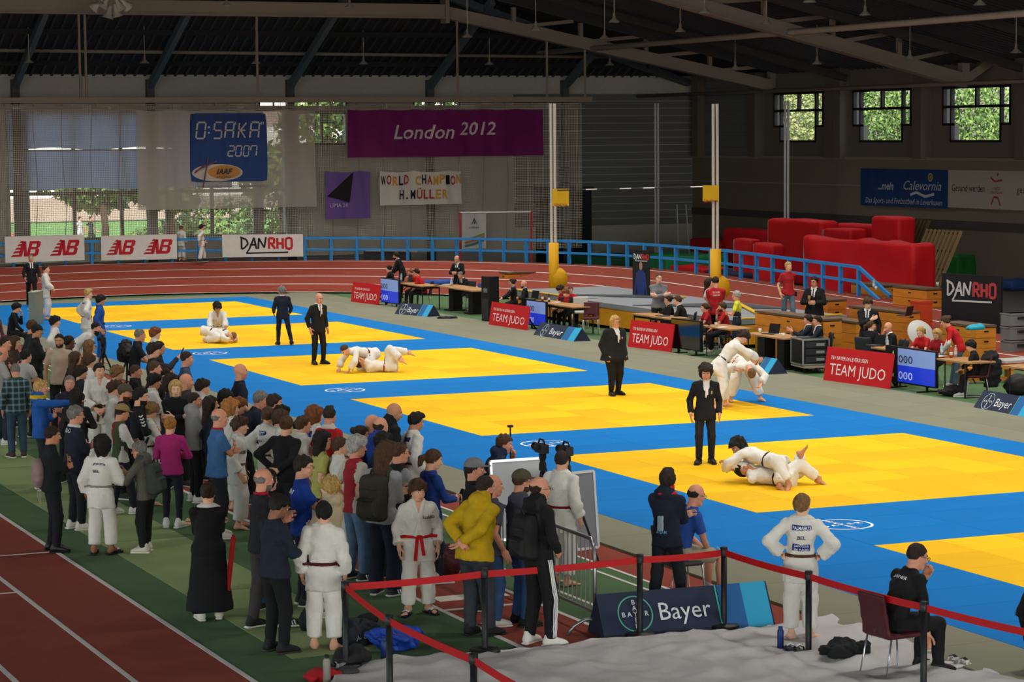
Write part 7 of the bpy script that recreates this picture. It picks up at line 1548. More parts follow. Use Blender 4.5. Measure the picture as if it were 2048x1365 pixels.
t = empty('storage_box', (*GZ(1838, 690)[:2], ZT), 0, 'orange box standing next to the tallest wooden box', 'box'); child_box(t, 'box_body', (.2, .2, .55), (.42, .4, 1.1), mat('#c0421c', .7)); child_box(t, 'lid', (.2, .2, 1.1), (.44, .42, .05), mat('#b43c1a', .7))
# satellite shaped reflector
tag(MB().lathe([(0, .08), (.2, .05), (.34, 0), (.36, -.01), (.33, -.01), (0, .06)], n=20, R=rotx(rad(62)) @ rotz(0)).build('round_reflector', mat('#b9b9b6', .5), None, True, tuple(G(1842, 668, .75))), 'round pale reflector disc beside the blond woman', 'reflector')
# ------------------------------------------------------------------ pole vault landing mat, standards, crash mats
LM0 = G(1245, 686, ZT); lx0, lx1, ly0, ly1 = 12.95, 16.3, -23.6, -9.3
t = empty('landing_mat', ((lx0+lx1)/2, (ly0+ly1)/2, ZT), 0, 'big grey pole vault landing mat with yellow sides and dark wedges', 'landing mat')
mc = A([(lx0+lx1)/2, (ly0+ly1)/2, 0]); M_GRT = mat('#7d8085', .8, bump=.2, bscale=5, var=.06); M_YLS = mat('#c98a14', .7, var=.08); M_DKW = mat('#3f4247', .8)
for k, (y0, y1) in enumerate(((-14.2, -9.3), (-19., -14.3), (-23.6, -19.1))):
    MB().bx(A([lx0, y0, .1])-mc, A([lx1, y1, .62])-mc).build('mat_block', M_YLS, t); MB().bx(A([lx0-.02, y0, .6])-mc, A([lx1+.02, y1, .74])-mc).build('mat_top', M_GRT, t)
def tri_top(pts, m, nm, z=.75):
    q = MB(); q.poly([(p[0]-mc[0], p[1]-mc[1]) for p in pts], .03, (0, 0, z), (1, 0, 0), (0, 1, 0)); q.build(nm, m, t)
tri_top([(13.1, -12.2), (16.1, -14.5), (15.5, -16.)], M_DKW, 'dark_wedge'); tri_top([(13.1, -17.5), (16.1, -18.2), (16.1, -21.)], M_DKW, 'dark_wedge')
for a, b in (((15.2, -15.), (15.9, -15.4)), ((15.9, -18.5), (14.2, -22.8)), ((13., -23.5), (16.2, -23.5)), ((13., -9.4), (13., -14.))): MB().beam(A([*a, .77])-mc, A([*b, .77])-mc, .14, .03).build('edge_strip', mat('#c9a21c', .6), t)
M_POLE = mat('#c3bfb6', .45, .2); M_YEL2 = mat('#d09a0a', .6)
def standard(u, v, vtop, label, pad=True, m=M_POLE):
    P = GZ(u, v); h = z_at(P, u, vtop); t = empty('vault_standard', (P[0], P[1], ZT), CYAW-pi/2, label, 'upright', 'pole vault uprights')
    for dx in (-.06, .06): MB().tube([(dx, 0, .3), (dx, 0, h)], .05, 8).build('mast', m, t)
    child_box(t, 'base', (0, 0, .08), (.6, 1.0, .16), M_YEL2 if pad else M_STEEL)
    if pad:
        MB().tube([(0, -.05, .1), (0, -.05, 2.1)], .17, 8).build('yellow_pad', M_YEL2, t, True)
        f = Fld((-.4, -.5, .2), (.6, .4, 1.6), .04); f.ell((.14, -.05, .95), (.3, .2, .36), 0); f.noise(.006, 12, 3); V, F = fmesh(f); MB().add(V, F).build('winch_cover', M_YEL2, t, True)
    return t, P, h
S1 = standard(1108, 618, 205, 'left pole vault upright with yellow padded base and yellow board'); S2 = standard(1431, 640, 205, 'right pole vault upright with yellow padded base and yellow board')
standard(1314, 530, 205, 'bare grey upright between the two padded ones', False, mat('#b9bbc0', .5, .1)); standard(1573, 548, 200, 'bare grey upright in front of the red crash mats', False, mat('#b9bbc0', .5, .1))
for (t, P, h), (u0, u1, v0, v1), lab in ((S1, (1106, 1139, 378, 412), 'a'), (S2, (1405, 1437, 371, 402), 'b')):
    zc = z_at(P, u0, (v0+v1)/2); w_ = (u1-u0)/pxm(P); child_box(t, 'number_board', (((u0+u1)/2-(1108 if lab == 'a' else 1431))/pxm(P), -.14, zc-ZT), (w_, .03, (v1-v0)/pxm(P)), mat('#d8ac10', .6))
    mb = MB(); put_text(mb, 'GINOVA', (((u0+u1)/2-(1108 if lab == 'a' else 1431))/pxm(P), -.16, zc-ZT-.27), A([1., 0, 0]), EZ, .08, 0, bold=.02); mb.build('lettering', mat('#a8401c', .6), t)
pa = S1[1]+A([0, 0, z_at(S1[1], 1108, 381)-ZT]); pb = S2[1]+A([0, 0, z_at(S2[1], 1431, 373)-ZT]); t = empty('crossbar', tuple(pa), 0, 'thin dark and white crossbar spanning the two padded uprights', 'crossbar')
for i in range(14):
    a = (pb-pa)*i/14.; b = (pb-pa)*(i+1)/14.; MB().tube([a, b], .02, 5).build('bar_segment', mat('#d4d4d2', .5) if i in (3, 6, 8, 12) else mat('#2a2422', .5), t)
# red frame with white bar
Pa = G(921, 533, .55); Pb = G(1063, 534, .55); t = empty('horizontal_bar', tuple(Pa), 0, 'gymnastics bar with slim red posts in front of the railing', 'gymnastics bar')
za, zb = z_at(Pa, 921, 425)-.55, z_at(Pb, 1063, 424)-.55
MB().tube([(0, 0, 0), (0, 0, za)], .035, 6).build('post', mat('#a3202c', .5), t); MB().tube([Pb-Pa, Pb-Pa+A([0, 0, zb])], .035, 6).build('post', mat('#a3202c', .5), t); MB().tube([(0, 0, za), Pb-Pa+A([0, 0, zb])], .022, 6).build('bar', mat('#c9c9c6', .3, .5), t)
for p in (A([0, 0, 0]), Pb-Pa): MB().box(p+A([0, 0, -.2]), (.5, .5, .5)).build('foot_plate', M_DKG, t)
# crash mats
M_CR = mat('#d4141f', .55, bump=.35, bscale=1.6, var=.08, vscale=.8); M_CRS = mat('#9a9890', .7)
def crash(u0, u1, vt, depth, x, label, th=.5, v_b=None, side=True, m=M_CR, rz=0, wob=.012, seed=1):
    """upright soft mat standing at X = x, seen from picture column u0 to u1, top row vt"""
    a = atX(u0, vt, x); b = atX(u1, vt, x); y0, y1 = b[1], a[1]; h = max(a[2], b[2]); L = y1-y0
    f = Fld((-th-.1, -L/2-.1, 0), (th+.1, L/2+.1, h+.15), .1); f.rbox((0, 0, h/2+.02), (th/2, L/2, h/2), .04, k=0); f.noise(wob, 2.2, seed); V, F = fmesh(f)
    t = empty('crash_mat', (x+th/2, (y0+y1)/2, ZT), 0, label, 'crash mat', 'red crash mats'); MB().add(V, F).build('cover', m, t, True)
    if side: MB().box((0, L/2+.04, h/2), (th*.9, .04, h*.96)).build('side_panel', M_CRS, t)
    return t
crash(1606, 1824, 487, 1, 24.2, 'largest red crash mat standing in front with sagging cover', .9, wob=.035, seed=2); crash(1535, 1640, 441, 1, 27.6, 'tall red crash mat with grey side at the left of the pile', .8, seed=3); crash(1645, 1700, 458, 1, 27.6, 'red crash mat with lower top in the middle of the pile', .7, seed=4); crash(1672, 1796, 452, 1, 28.6, 'red crash mat standing at the back of the pile', .7, seed=5, side=False); crash(1742, 1796, 434, 1, 27.0, 'narrow tall red crash mat at the right of the pile', .7, seed=6, side=False)
crash(1506, 1542, 487, 1, 24.6, 'small red crash mat with pale edge left of the pile', .6, seed=7); crash(1446, 1540, 462, 1, 30.2, 'long low red crash mat behind the right upright', 1.2, seed=8, side=False); crash(1380, 1440, 480, 1, 31.5, 'low red crash mat at the dark corner behind the railing', 1.0, seed=9, side=False); crash(1467, 1500, 478, 1, 25.6, 'bright red folded crash mat beside the right upright', .4, seed=12)
def low_block(u, v, d, label, m, name='foam_block', rz=0.):
    P = GZ(u, v); f = Fld((-d[0]/2-.2, -d[1]/2-.2, -.05), (d[0]/2+.2, d[1]/2+.2, d[2]+.2), .08); f.rbox((0, 0, d[2]/2), A(d)/2., .07, k=0); f.noise(.02, 3, 4); V, F = fmesh(f)
    o = empty(name, (P[0], P[1], ZT), rz, label, 'foam block'); MB().add(V, F).build('cover', m, o, True); MB().box((0, 0, .02), (d[0]*.95, d[1]*.95, .04)).build('base_board', M_DKG, o)
M_GRN = mat('#2a9656', .7, bump=.2, bscale=3)
low_block(1212, 537, (2.6, 2.6, .55), 'dark green landing mat behind the railing', mat('#1c5a40', .75)); low_block(1360, 543, (2.8, 3.0, .7), 'bright green landing mat with pale stripe behind the railing', M_GRN); low_block(1900, 570, (1.0, 1.6, 1.1), 'green foam block beside the wooden slats', mat('#1c6a2c', .7), rz=.3); low_block(1400, 560, (1.2, 2.6, .5), 'low red landing mat section next to the green one', M_CR); low_block(1480, 572, (1.5, 2.4, .55), 'dark blue mat behind the railing under the red pile', mat('#242c48', .7)); low_block(2040, 580, (1.6, 1.2, .35), 'blue and white bundle at the right edge by the wall', mat('#2a4a8c', .7))
# leaning slatted frames
def slats(u0, u1, vt, vb, x, n, label, m, lean=.5):
    a = atX(u0, vb, x); b = atX(u1, vb, x); h = a[2]-0; ya, yb = a[1], b[1]; zt_ = atX(u0, vt, x)[2]; t = empty('slatted_frame', (x, (ya+yb)/2, ZT), 0, label, 'slatted frame')
    for i in range(n):
        y = (ya-yb)*(.5-i/(n-1.)); MB().beam((-.4, y, 0), (.35, y-.35, zt_), .07, .12).build('slat', m, t)
    for q in (.05, .35, .65, .95): MB().beam((-.36+.75*q, (ya-yb)*.52-.35*q, zt_*q), (-.36+.75*q, -(ya-yb)*.52-.35*q, zt_*q), .05, .08).build('cross_bar', mat('#5a4632', .7), t)
slats(1828, 1893, 456, 558, 30.5, 9, 'leaning frame of pale wooden slats between the red mats and the green block', mat('#a08a64', .7)); slats(1796, 1832, 436, 560, 33.2, 6, 'dark wooden slatted frame behind the red mats', mat('#6a5038', .7))
P = GZ(1978, 552); t = empty('folded_table', (P[0], P[1], ZT), rad(70), 'plain dark table by the right wall', 'table'); child_box(t, 'table_top', (0, 0, .72), (2.4, .7, .04), mat('#5a564e', .7))
for sx in (-1, 1):
    for sy in (-.28, .28): MB().tube([(sx*1.0, sy, 0), (sx*1.1, sy, .72)], .02, 6).build('leg', M_STEEL, t)
P = GZ(1370, 480); t = empty('step_ladder', (*GZ(1370, 545)[:2], ZT), 0, 'steel step ladder in the dark corner', 'ladder')
for s in (-.25, .25): MB().tube([(s, 0, 0), (s*.8, .3, 2.7)], .03, 6).build('side_rail', M_STEEL, t)
for i in range(6): MB().beam((-.24, .04+.045*i, .3+.4*i), (.24, .04+.045*i, .3+.4*i), .08, .03).build('rung', M_STEEL, t)
P = GZ(810, 560); t = empty('parallel_bars', (*G(772, 556, .2)[:2], .1), rad(-24), 'wooden parallel bars above a dark box behind the farthest table', 'gymnastics apparatus'); child_box(t, 'dark_box', (0, .3, .55), (1.65, .8, 1.1), mat('#2a2b2d', .7))
for dy in (-.1, .35): MB().tube([(-.75, dy, 1.12), (1.2, dy-.1, 1.1)], .035, 8).build('bar', mat('#b9a588', .5), t)
for x in (-.5, .9): MB().tube([(x, .1, 0), (x, .1, 1.1)], .025, 6).build('post', M_BLACK, t)
for u, lab in ((1158, 'left one of the two red bags beyond the landing mat'), (1191, 'right one of the two red bags beyond the landing mat')):
    f = Fld((-.35, -.35, -.02), (.35, .35, .4), .03); f.ell((0, 0, .13), (.22, .2, .15), 0); f.clip((0, 0, 0), (0, 0, -1)); f.noise(.012, 18, 6); V, F = fmesh(f); o = tag(MB().add(V, F).build('gym_bag', mat('#b8402c', .6), None, True, tuple(G(u, 566, .2))), lab, 'bag'); MB().tube([(-.1, -.05, .25), (0, -.1, .33), (.1, -.05, .25)], .015, 5).build('handle', mat('#8a2c20', .6), o, True)
low_block(880, 587, (1.2, .5, .5), 'rolled blue mat behind the dark desk', mat('#2a4a9a', .7)); low_block(852, 566, (.5, .5, .45), 'grey bag standing behind the man in red', mat('#8f9296', .8))
# black bags and cables by the tables
def soft(name, P, r, m, label, cat='bag', vox=.02, seed=1, lumps=4, amp=.012, flat=True, rz=0., kids=()):
    g_ = np.random.default_rng(seed); r = A(r, float); f = Fld(-r*1.6-.05, r*1.6+.05+A([0, 0, r[2]]), vox); f.ell((0, 0, r[2]*.8), r, 0)
    for i in range(lumps): c = g_.uniform(-.6, .6, 3)*r; f.ell((c[0], c[1], r[2]*.7+abs(c[2])*.5), r*g_.uniform(.35, .6), .04)
    f.noise(amp, 22, seed); f.noise(amp*.4, 55, seed+1); f.clip((0, 0, 0), (0, 0, -1)); V, F = fmesh(f); o = MB().add(V, F).build(name, m, None, True, tuple(P), rz); return tag(o, label, cat)
soft('sports_bag', GZ(895, 640), (.3, .14, .06), M_BLACK, 'black shoes and cable heap near the dark desk', 'bag', .025); soft('sports_bag', GZ(1905, 792), (.28, .2, .12), mat('#1c181c', .7), 'dark bag under the table of the nearest scoreboard', 'bag', .02, 3); soft('sports_bag', GZ(1225, 650), (.3, .25, .16), mat('#1c2030', .7), 'dark jacket heap on the landing mat edge beside the empty chairs', 'jacket', .025, 4)
soft('sports_bag', GZ(2038, 790), (.3, .25, .25), M_BLACK, 'black bag under the folding table at the right edge', 'bag', .025, 5)
I = PEOPLE['o142']; w = to_world(I, (0, -.3, 0)); soft('coat', (w[0], w[1], ZT+.2), (.22, .1, .42), mat('#17171a', .8), 'black coat hanging over the boy chair back', 'coat', .025, 6)
# ------------------------------------------------------------------ foreground equipment
M_POST = mat('#17181a', .45); M_BELT = mat('#b50a12', .55)
POSTS = {}
def rope_post(k, P, label, h=.915, cut=False):
    t = empty('rope_post', (P[0], P[1], ZT if P[1] > -54.2 and not cut else ZT+.01), 0, label, 'barrier post', 'black rope posts'); POSTS[k] = A([P[0], P[1], ZT])
    MB().lathe([(0, .0), (.165, 0), (.17, .02), (.16, .04), (.05, .055), (0, .055)], n=24).build('base', M_POST, t, True); MB().lathe([(.033, .04), (.033, h-.06), (0, h-.06)], n=14).build('pole', M_POST, t, True)
    MB().lathe([(.04, h-.1), (.042, h-.09), (.042, h-.005), (.03, h), (0, h)], n=14).build('belt_head', mat('#202226', .4), t, True); return t
for k, (u, v, lab) in enumerate(((970, 1308, 'rope post in front of the man in yellow'), (1280, 1275, 'rope post left of the navy floor banner lettering'), (1448, 1258, 'rope post before the light blue end of the floor banner'), (1617, 1315, 'rope post in front of the boy with name patches'))): rope_post(k, GZ(u, v), lab)
def by_top(u, v, h=.875): return G(u, v, h+ZT)
rope_post(4, by_top(1848, 1213), 'rope post in front of the seated coach'); rope_post(5, by_top(690, 1172), 'rope post at the corner beside the boy in white'); rope_post(6, by_top(778, 1240), 'rope post between the blue jacket and the sheet'); rope_post(7, by_top(947, 1318), 'rope post cut off at the bottom edge')
def belt(a, b, label, z0=.86, end=None, sag=.015):
    b = A([b[0], b[1], ZT])
    pa = a+A([0, 0, z0]); pb = (b+A([0, 0, z0])); n = 14; L = np.linalg.norm(pb-pa); pts = [pa*(1-s)+pb*s-A([0, 0, sag*4*s*(1-s)]) for s in np.linspace(0, 1, n)]
    d = nrm(pb-pa); side = nrm(np.cross(d, [0, 0, 1.])); mb = MB(); V = []
    for p in pts:
        for dz in (-.036, .036):
            for q in (-.003, .003): V.append(p-pa+A([0, 0, dz])+side*q)
    F = []
    for i in range(n-1):
        o = i*4
        for x, y in ((0, 1), (1, 3), (3, 2), (2, 0)): F.append([o+x, o+y, o+4+y, o+4+x])
    mb.add(A(V), A(F)); o = mb.build('barrier_belt', M_BELT, None, False, tuple(pa)); tag(o, label, 'barrier belt', 'red barrier belts'); MB().box((0, 0, 0), (.05, .05, .08)).build('end_clip', M_BLACK, o); return o
belt(POSTS[5], POSTS[0], 'red barrier belt from the corner post to the post by the man in yellow'); belt(POSTS[0], POSTS[1], 'red barrier belt crossing in front of the striped tracksuit'); belt(POSTS[1], POSTS[2], 'short red barrier belt between the posts at the floor banner'); belt(POSTS[2], POSTS[3], 'red barrier belt sloping down to the post by the boy with patches'); belt(POSTS[3], POSTS[4], 'red barrier belt passing before the seated coach')
belt(POSTS[4], by_top(2130, 1278), 'red barrier belt running out at the right edge'); belt(POSTS[5], POSTS[6], 'red barrier belt above the bags on the floor'); belt(POSTS[6], POSTS[7], 'red barrier belt over the edge of the sheet'); belt(POSTS[7], by_top(1090, 1400), 'red barrier belt leaving at the bottom edge')
# steel crowd barrier
pa, pb = GZ(1191, 1275), GZ(1040, 1140); pb = A([-5.6, -50.0, ZT]); pa = GZ(1190, 1268)
t = empty('crowd_barrier', tuple(pa), math.atan2(*(pb-pa)[:2][::-1]), 'steel crowd barrier with upright bars beside the striped tracksuit', 'barrier'); L = float(np.linalg.norm((pb-pa)[:2])); M_GALV = mat('#9a9da0', .35, .85)
MB().tube([(0, 0, .02), (0, 0, .92), (.1, 0, 1.05), (L-.1, 0, 1.05), (L, 0, .92), (L, 0, .02)], .022, 8).build('outer_frame', M_GALV, t, True); MB().tube([(0, 0, .24), (L, 0, .24)], .018, 8).build('lower_rail', M_GALV, t)
for x in np.arange(.13, L-.05, .125): MB().tube([(x, 0, .24), (x, 0, 1.05)], .008, 6).build('bar', M_GALV, t)
for x in (.02, L-.02): MB().tube([(x, -.32, 0), (x, -.25, .1), (x, -.12, .16), (x, .12, .16), (x, .25, .1), (x, .32, 0)], .02, 8).build('foot_bow', M_GALV, t, True)
# white display boards
def display(pa, pb, h, label, lean=8, m=mat('#b9bbbf', .4), z0=.1):
    pa = A(pa); pb = A(pb); L = np.linalg.norm((pb-pa)[:2]); rz = math.atan2(*(pb-pa)[:2][::-1]); t = empty('display_board', (*((pa+pb)/2)[:2], ZT), rz, label, 'display board'); R = rotx(rad(-lean))
    def q(c): return A(R) @ A(c)
    MB().box(q((0, 0, z0+h/2)), (L, .025, h), R).build('panel', m, t)
    for x in (-1, 1): MB().box(q((x*L/2, 0, z0+h/2)), (.035, .045, h), R).build('edge_profile', mat('#d4d6d8', .3, .6), t)
    for z in (z0, z0+h): MB().box(q((0, 0, z)), (L, .045, .035), R).build('edge_profile', mat('#d4d6d8', .3, .6), t)
    for x in (-1, 1): MB().beam(q((x*L*.42, .02, z0+h*.85)), (x*L*.42, .7, 0), .03).build('back_leg', M_STEEL, t)
    return t
a = G(1142, 1112, ZT); b = G(1196, 1092, ZT); display(G(1128, 1106, ZT), A([*(G(1196, 1098, ZT)[:2]), ZT]), 1.02, 'grey display board standing behind the crowd barrier', 6, mat('#77797f', .4), .02)
Pq = G(990, 925, 1.12); display(A([Pq[0], Pq[1], ZT]), A([*(G(1092, 918, 1.12)[:2]), ZT]), 1.06, 'white display board in front of the man in the dark blue hoodie', 8)
# camera tripods
def tripod(P, h, yaw, label, cam=True, splay=.42, big=1.):
    t = empty('camera_tripod', (P[0], P[1], P[2]), yaw, label, 'camera tripod', 'video cameras on tripods')
    for i in range(3):
        a = rad(90+120*i); MB().tube([(0, 0, h-.22), (splay*.5*cos(a), splay*.5*sin(a), (h-.22)*.5), (splay*cos(a), splay*sin(a), 0)], [.022, .018, .012], 6).build('leg', M_BLACK, t); MB().beam((0, 0, h*.45), (splay*.52*cos(a), splay*.52*sin(a), (h-.22)*.48), .012).build('spreader', M_BLACK, t)
    MB().lathe([(.05, h-.26), (.05, h-.18), (.035, h-.14), (.05, h-.1), (.05, h-.05), (0, h-.05)], n=10).build('head', M_BLACK, t, True); MB().tube([(0, 0, h-.1), (-.05, -.3, h-.25)], .01, 5).build('pan_handle', M_BLACK, t)
    if cam:
        c = MB().box((0, .03, h+.02), (.11*big, .26*big, .12*big)).build('camera_body', mat('#1a1b1d', .5), t); MB().lathe([(.045*big, 0), (.05*big, .1*big), (.06*big, .14*big), (0, .13*big)], (0, .15*big, h+.02), 12, R=rotx(-pi/2)).build('lens', mat('#0e0f12', .3), c, True); MB().tube([(0, -.08, h+.08), (0, -.04, h+.13), (0, .1, h+.13), (0, .14, h+.08)], .014, 5).build('carry_handle', M_BLACK, c, True); MB().box((-.09*big, -.02, h+.04), (.08, .02, .06)).build('monitor', M_BLACK, c)
    return t
def tri_top_at(u, v, h, z=ZT): P = G(u, v, h+z+.05); return A([P[0], P[1], z])
tripod(tri_top_at(1085, 893, 1.45, 0), 1.45, face(70), 'video camera on black tripod behind the white display board', big=.95); tripod(tri_top_at(1134, 898, 1.45, 0), 1.45, face(70), 'video camera on black tripod right of the man in white', big=.95)
tripod(tri_top_at(206, 678, 1.1), 1.1, face(75), 'video camera on tripod below the bending man'); tripod(tri_top_at(254, 688, 1.3), 1.3, face(75), 'covered video camera on tripod beside the man in black polo', big=1.5)
soft('camera_cover', tri_top_at(252, 700, 1.25)+A([0, 0, 1.05]), (.16, .28, .2), M_BLACK, 'black rain cover hanging on the tripod camera', 'camera cover', .02, 8)
I = PEOPLE['bluehood']; P = G(1021, 905, 1.0); t = empty('monopod', (P[0], P[1], ZT), 0, 'thin black monopod standing in front of the man in the dark blue hoodie', 'monopod'); MB().tube([(0, 0, 0), (0, 0, z_at(P, 1021, 853)-ZT)], .012, 6).build('rod', M_BLACK, t); MB().box((0, 0, z_at(P, 1021, 853)-ZT), (.07, .05, .03)).build('mount_head', M_BLACK, t)
# edge-on board at the far left
P = G(73, 648, 0.); t = empty('narrow_stand', (P[0], P[1], 0), face(4)-pi/2, 'narrow grey green board seen edge on at the far left mat', 'board'); child_box(t, 'panel', (0, 0, .48), (.2, .9, .95), mat('#7d8272', .7)); child_box(t, 'top_edge', (0, 0, .96), (.22, .92, .03), mat('#9a9e8c', .7))
# white sheet on the floor, crumpled
sh_px = [(-8.95, -54.6), (-7.6, -54.66), (-6.6, -54.75), (-5.2, -54.82), (-3.9, -54.9), (-3.0, -54.7), (-3.02, -56.2), (-3.1, -58.2), (-3.2, -62.5), (-11.5, -62.5)]
gx = np.linspace(-11.5, -3.0, 120); gy = np.linspace(-62.5, -54.6, 120); g_ = np.random.default_rng(4)
XX, YY = np.meshgrid(gx, gy); ZZ = np.zeros_like(XX)
for i in range(9):
    k = g_.normal(size=2)*2.2; p1, p2 = g_.uniform(0, 6.3, 2); ZZ += np.abs(np.sin(k[0]*XX+k[1]*YY+p1+1.2*np.sin(.9*k[1]*XX-.8*k[0]*YY+p2)))**8*.018
ZZ += .006; yl = np.interp(XX, [q[0] for q in sh_px[:6]], [q[1] for q in sh_px[:6]]); xl_ = np.interp(YY, [-62.5, -58.2, -56.2, -54.7], [-11.2, -10.0, -9.6, -8.95])
YY2 = np.minimum(YY, yl); XX2 = np.maximum(XX, xl_); V = np.stack([XX2+7, YY2+58, ZZ], -1).reshape(-1, 3); n = 120
F = A([[j*n+i, j*n+i+1, (j+1)*n+i+1, (j+1)*n+i] for j in range(n-1) for i in range(n-1)])
tag(MB().add(V, F).build('floor_sheet', mat('#b4b1b0', .85, bump=.25, bscale=9, var=.06, vscale=2), None, True, (-7, -58, ZT)), 'wrinkled white cover sheet spread on the floor in front', 'sheet')
SZ = ZT+.02
# small things on the sheet and floor
def water_bottle(u, v, h, r, c, label, capc='#1c1c20'):
    P = G(u, v, SZ); o = MB().lathe([(0, 0), (r, .006), (r, h*.78), (r*.7, h*.86), (r*.6, h*.88)], n=14).build('drink_bottle', mat(c, .4), None, True, tuple(P)); tag(o, label, 'bottle'); MB().lathe([(r*.65, h*.87), (r*.65, h*.98), (0, h)], n=12).build('bottle_cap', mat(capc, .5), o, True); return o
water_bottle(1561, 1297, .24, .036, '#1d3570', 'dark blue drinking bottle standing on the white sheet', '#1d3570'); water_bottle(654, 1372, .32, .038, '#8d857c', 'steel drinking bottle at the bottom left of the rope corner'); water_bottle(769, 1320, .24, .036, '#1d3570', 'blue drinking bottle leaning at the rope post by the blue jacket', '#1d3570')
def slide(P, rz, m1, m2, label):
    V, F = foot_t('sole', .014); o = MB().add(V*A([1.05, 1, 1.1]), F).build('slide_sandal', mat(m1, .6), None, True, tuple(P), rz); tag(o, label, 'sandal', 'slide sandals on the floor'); MB().tube([(-.05, .1, .02), (-.044, .1, .06), (0, .1, .078), (.044, .1, .06), (.05, .1, .02)], .036, 6, sq=(1., .2)).build('strap', mat(m2, .6), o, True)
    for k in (-1, 0, 1): MB().tube([(-.04, .1+k*.02, .068), (0, .1+k*.02, .088), (.04, .1+k*.02, .068)], .006, 5).build('stripe', mat('#d8d8d8', .6) if m2 != '#c9c7c2' else mat('#1c1c20', .6), o, True)
slide(G(1577, 1300, SZ), rad(160), '#1d2130', '#1d2130', 'left dark slide sandal on the sheet beside the blue bottle'); slide(G(1594, 1302, SZ), rad(165), '#1d2130', '#1d2130', 'right dark slide sandal on the sheet beside the blue bottle'); slide(G(1895, 1330, SZ), rad(-70), '#b9b6b0', '#c9c7c2', 'left white slide sandal by the seated coach'); slide(G(1916, 1336, SZ), rad(-70), '#b9b6b0', '#c9c7c2', 'right white slide sandal by the seated coach')
soft('jacket', G(1688, 1318, SZ), (.24, .17, .11), mat('#17181b', .85), 'crumpled black jacket on the sheet beside the chair', 'jacket', .014, 21, 12, .02); soft('jacket', G(790, 1300, ZT), (.27, .17, .14), mat('#153a96', .5), 'crumpled shiny blue jacket on the turf by the rope post', 'jacket', .014, 22, 12, .022)
o = soft('sports_bag', G(712, 1290, ZT), (.24, .2, .17), mat('#181b26', .7), 'dark blue sports bag with white lettering behind the corner post', 'bag', .014, 23, 9, .013); mb = MB(); put_text(mb, 'JBU', (0, -.205, .1), A([1., 0, 0]), EZ, .06, 0, shear=.2); o2 = mb.build('lettering', mat('#9a9ca0', .7), o)
soft('sports_bag', G(700, 1332, ZT), (.2, .16, .12), mat('#1c1c1e', .8), 'black rucksack lying at the foot of the corner post', 'bag', .014, 24, 9, .013); soft('towel', G(648, 1360, ZT), (.2, .12, .06), mat('#a3161e', .85), 'red towel lying at the bottom left of the rope corner', 'towel', .014, 25, 4, .008); soft('shoes', G(690, 1352, ZT), (.12, .09, .05), mat('#3c3c3e', .8), 'grey shoes beside the red towel', 'shoes', .014, 26, 3, .006); soft('sports_bag', G(617, 1262, ZT), (.12, .1, .14), mat('#141518', .8), 'black bag standing behind the barefoot boy', 'bag', .014, 27, 3, .006)
soft('hat', G(735, 1252, ZT), (.13, .1, .08), mat('#17181c', .8), 'black cap lying on the dark sports bag', 'cap', .014, 28, 2, .003)
soft('maroon_bag', G(895, 1150, ZT), (.16, .3, .22), mat('#4a1c1e', .8), 'maroon bag with white cover behind the boy with red belt', 'bag', .016, 29, 3, .006)
# ---- backpacks and hand held things (same place and turn as their wearers)
def backpack(key, label, m, size=1., pocket=None, dy=-.2, dz=-.19):
    I = PEOPLE[key]; j, f, h = I['j'], I['f'], I['h']; Rc = j.Rc; t = empty('backpack', tuple(I['loc']), I['yaw']-pi/2, label, 'backpack', 'backpacks worn in the crowd')
    c = j.neck+Rc @ A([0, dy*size*.82, dz*h]); q = Fld(c-.5, c+.5, .014 if pxm(I['loc']) > 130 else .02); q.rbox(c, A([.155, .1, .25])*size, .07*size, Rc, k=0); q.rbox(c+Rc @ A([0, -.1, -.1])*size, A([.125, .06, .11])*size, .045, Rc, k=.012); q.noise(.004, 26, 9); V, F = fmesh(q); MB().add(V, F).build('pack', m, t, True)
    for z_ in (.1, -.02): MB().box(c+Rc @ A([0, -.168 if z_ < 0 else -.108, z_])*size, A([.2, .012, .012])*size, Rc).build('zip', mat('#1a1a18', .6), t)
    xc, yc, zc = f.frame(j.neck, Rc)
    for s in (-1, 1):
        reg = np.maximum(np.abs(xc-s*.062*h)-.014*h, np.maximum(-zc-.2*h, -yc-.06*h)); V, F = snets(np.maximum(f.D-.012, reg).astype(F4), f.o, f.h)
        if len(F): MB().add(V, F).build('shoulder_strap', m, t, True)
    MB().tube([c+Rc @ A([-.03, -.03, .26])*size, c+Rc @ A([0, -.05, .31])*size, c+Rc @ A([.03, -.03, .26])*size], .009, 5).build('grab_loop', mat('#1a1a18', .6), t)
    return t
backpack('backpacker', 'big olive green backpack with zipped pockets', mat('#36352a', .8, bump=.3, bscale=60), 1.12); backpack('stripes', 'black backpack on the man in the striped tracksuit', mat('#111113', .7, bump=.2), 1.0); backpack('greyhood', 'grey backpack on the gesturing man in grey hoodie', mat('#3c3f3c', .8, bump=.2), .85)
I = PEOPLE['blackman']; j = I['j']; c = j.neck+j.Rc @ A([-.03, -.165, -.36]); f = Fld(c-.4, c+.4, .016); f.ell(c, (.14, .09, .22), 0); f.noise(.006, 22, 3); V, F = fmesh(f); t = empty('drawstring_bag', tuple(I['loc']), I['yaw']-pi/2, 'pale pinkish drawstring bag on the back of the man in black jacket', 'bag'); MB().add(V, F).build('sack', mat('#8a7472', .85, bump=.3, bscale=30), t, True)
for s in (-1, 1): MB().tube([c+A([s*.08, 0, -.2]), c+A([s*.1, 0, -.32]), c+A([s*.06, .02, -.42])], .006, 5).build('string', mat('#a09088', .8), t)
